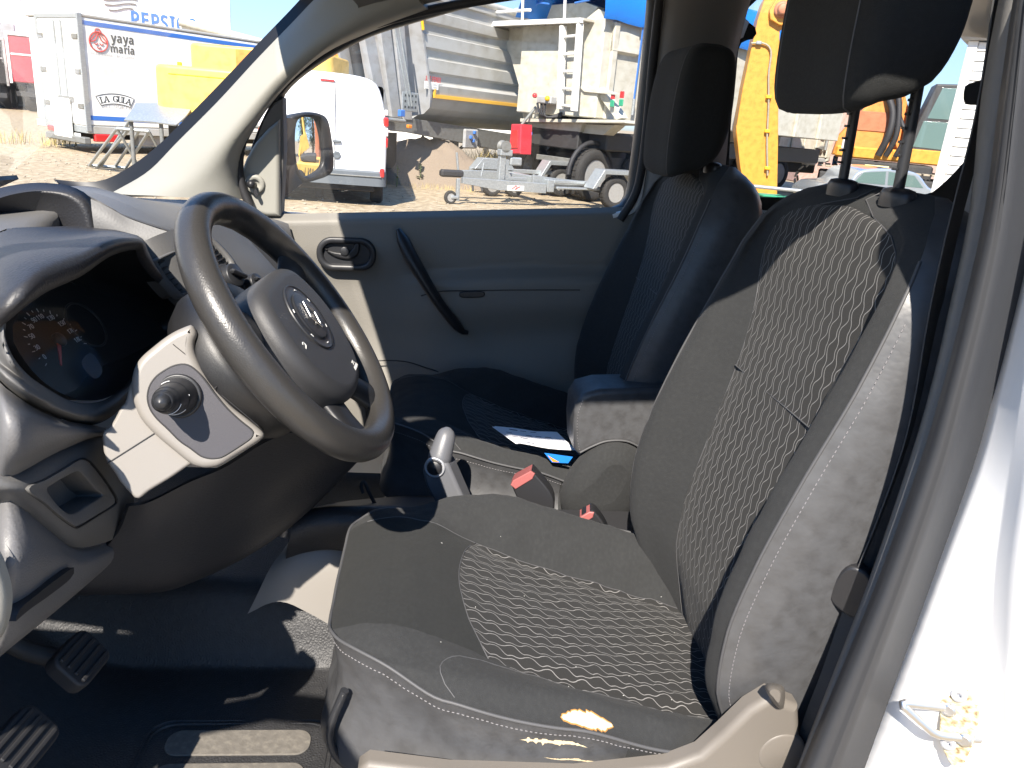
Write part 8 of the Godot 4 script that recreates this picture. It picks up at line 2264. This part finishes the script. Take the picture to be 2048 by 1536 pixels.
func behind_the_camera() -> void:
	# what the wing mirror shows: a yellow open-seat machine, a rust-coloured container, trees
	var o := v(3.6, 0, -3.5)
	var t := thing("yellow_dumper", "yellow open-seat site machine with steering wheel, seen in the wing mirror", "site machine", o)
	var f := frame(o, v(-0.95, 0, 0.25))
	bp("body", M.yellow, t, f, -0.55, 0.9, 0.45, 0.82, -2.0, 0.0, 0.04)
	text("AN J", 0.16, f * at(0.35, 0.62, 0.006), M.print, t)
	plate("seat_post", M.yellow, t, f, [Vector2(-0.85, 0.3), Vector2(-0.70, 0.3), Vector2(-0.62, 0.9), Vector2(-0.70, 1.12), Vector2(-0.85, 1.12), Vector2(-0.88, 0.8)], -0.6, 0.15)
	plate("raised_shield", M.yellow, t, f, [Vector2(0.55, 1.55), Vector2(0.80, 1.45), Vector2(0.90, 0.95), Vector2(0.42, 1.18)], -0.4, -0.34)
	bar("shield_arm", M.yellow, t, f, v(0.62, 1.5, -0.45), v(0.72, 2.6, -0.6), 0.05)
	bar("shield_post", M.yellow, t, f, v(0.82, 0.8, -0.35), v(0.78, 1.2, -0.37), 0.04)
	bp("engine", M.dark_steel, t, f, 0.1, 0.75, 0.822, 1.02, -0.9, -0.15, 0.04)
	bp("dash_box", M.rubber, t, f, -0.55, -0.25, 0.55, 1.1, -0.45, 0.02, 0.04)
	bar("steering_post", M.rubber, t, f, v(-0.35, 1.0, -0.2), v(-0.22, 1.5, -0.2), 0.03)
	var mb := MB.new()
	var ring := []
	for k in 28: ring.append(f * v(-0.22 + 0.16 * cos(TAU * k / 28) * 0.9, 1.52 + 0.10 * cos(TAU * k / 28) * -1.0, -0.2 + 0.18 * sin(TAU * k / 28)))
	mb.tube(ring, 0.017, 8, true); obj("steering_wheel", mb, M.rubber, t)
	bar("wheel_spoke", M.rubber, t, f, v(-0.36, 1.61, -0.2), v(-0.08, 1.43, -0.2), 0.012, 6)
	for q in [[-0.3, 0.05], [0.75, 0.05], [-0.3, -2.05], [0.75, -2.05]]: wheel(t, f * v(q[0], 0.32, q[1]), f.basis.z, 0.32, 0.24)
	o = v(7.0, 0, -4.4)
	t = thing("rust_container", "rust-orange ribbed container seen in the wing mirror behind the machine", "container", o)
	f = frame(o, v(-0.9, 0, 0.3))
	bp("shell", M.rust, t, f, -3.2, 0.2, 0.1, 2.5, -5.5, 0.0, 0.03)
	for k in 8: bp("rib", M.rust, t, f, -3.05 + 0.42 * k, -2.85 + 0.42 * k, 0.2, 2.4, 0.0, 0.05, 0.015)
	var proto: Node3D
	for k in 7:
		var c := v(15.0 + 1.2 * (k % 3), 0, -10.5 + 2.0 * k)
		var lab: String = ["slim dark tree beyond the container, the farthest to the north", "slim dark tree beyond the container, second of the row", "slim dark tree beyond the container, third of the row", "slim dark tree beyond the container, in the middle of the row", "slim dark tree beyond the container, third from the near end", "slim dark tree beyond the container, second from the near end", "slim dark tree beyond the container, nearest end of the row"][k]
		if k == 0:
			proto = tree(lab, c)
		else: dup(proto, "slim_tree", lab, c - proto.position, k * 1.3)
func tree(label: String, c: Vector3) -> Node3D:
	var t := thing("slim_tree", label, "tree", c, "slim trees beyond the container")
	var mb := MB.new()
	mb.tube([c, c + v(0.1, 3, 0), c + v(0, 7, 0.1)], PackedFloat32Array([0.2, 0.14, 0.03]), 9); obj("trunk", mb, M.bark, t)
	mb = MB.new()
	var rg := RandomNumberGenerator.new()
	rg.seed = 77
	for k in 60:
		var y := rg.randf_range(0.9, 8.2)
		var a := rg.randf() * TAU
		var r := 1.3 * sin(PI * clampf((y - 0.3) / 8.6, 0, 1)) + 0.1
		var d := v(cos(a) * r, 0.25, sin(a) * r) * rg.randf_range(0.3, 1.0)
		mb.tube([c + v(0, y - 0.5, 0), c + v(0, y, 0) + d], PackedFloat32Array([0.03, 0.008]), 4)
		for j in 55:
			var q := c + v(0, y, 0) + d * rg.randf_range(0.4, 1.2) + v(rg.randfn(0, 0.22), rg.randfn(0, 0.28), rg.randfn(0, 0.22))
			var e := v(rg.randf_range(-1, 1), rg.randf_range(-0.3, 1), rg.randf_range(-1, 1)).normalized() * 0.14
			var s := e.cross(v(rg.randf_range(-1, 1), rg.randf_range(-1, 1), 0.3)).normalized() * 0.05
			mb.quad(q, q + e * 0.5 + s, q + e, q + e * 0.5 - s)
	obj("crown", mb, M.leaf, t)
	return t
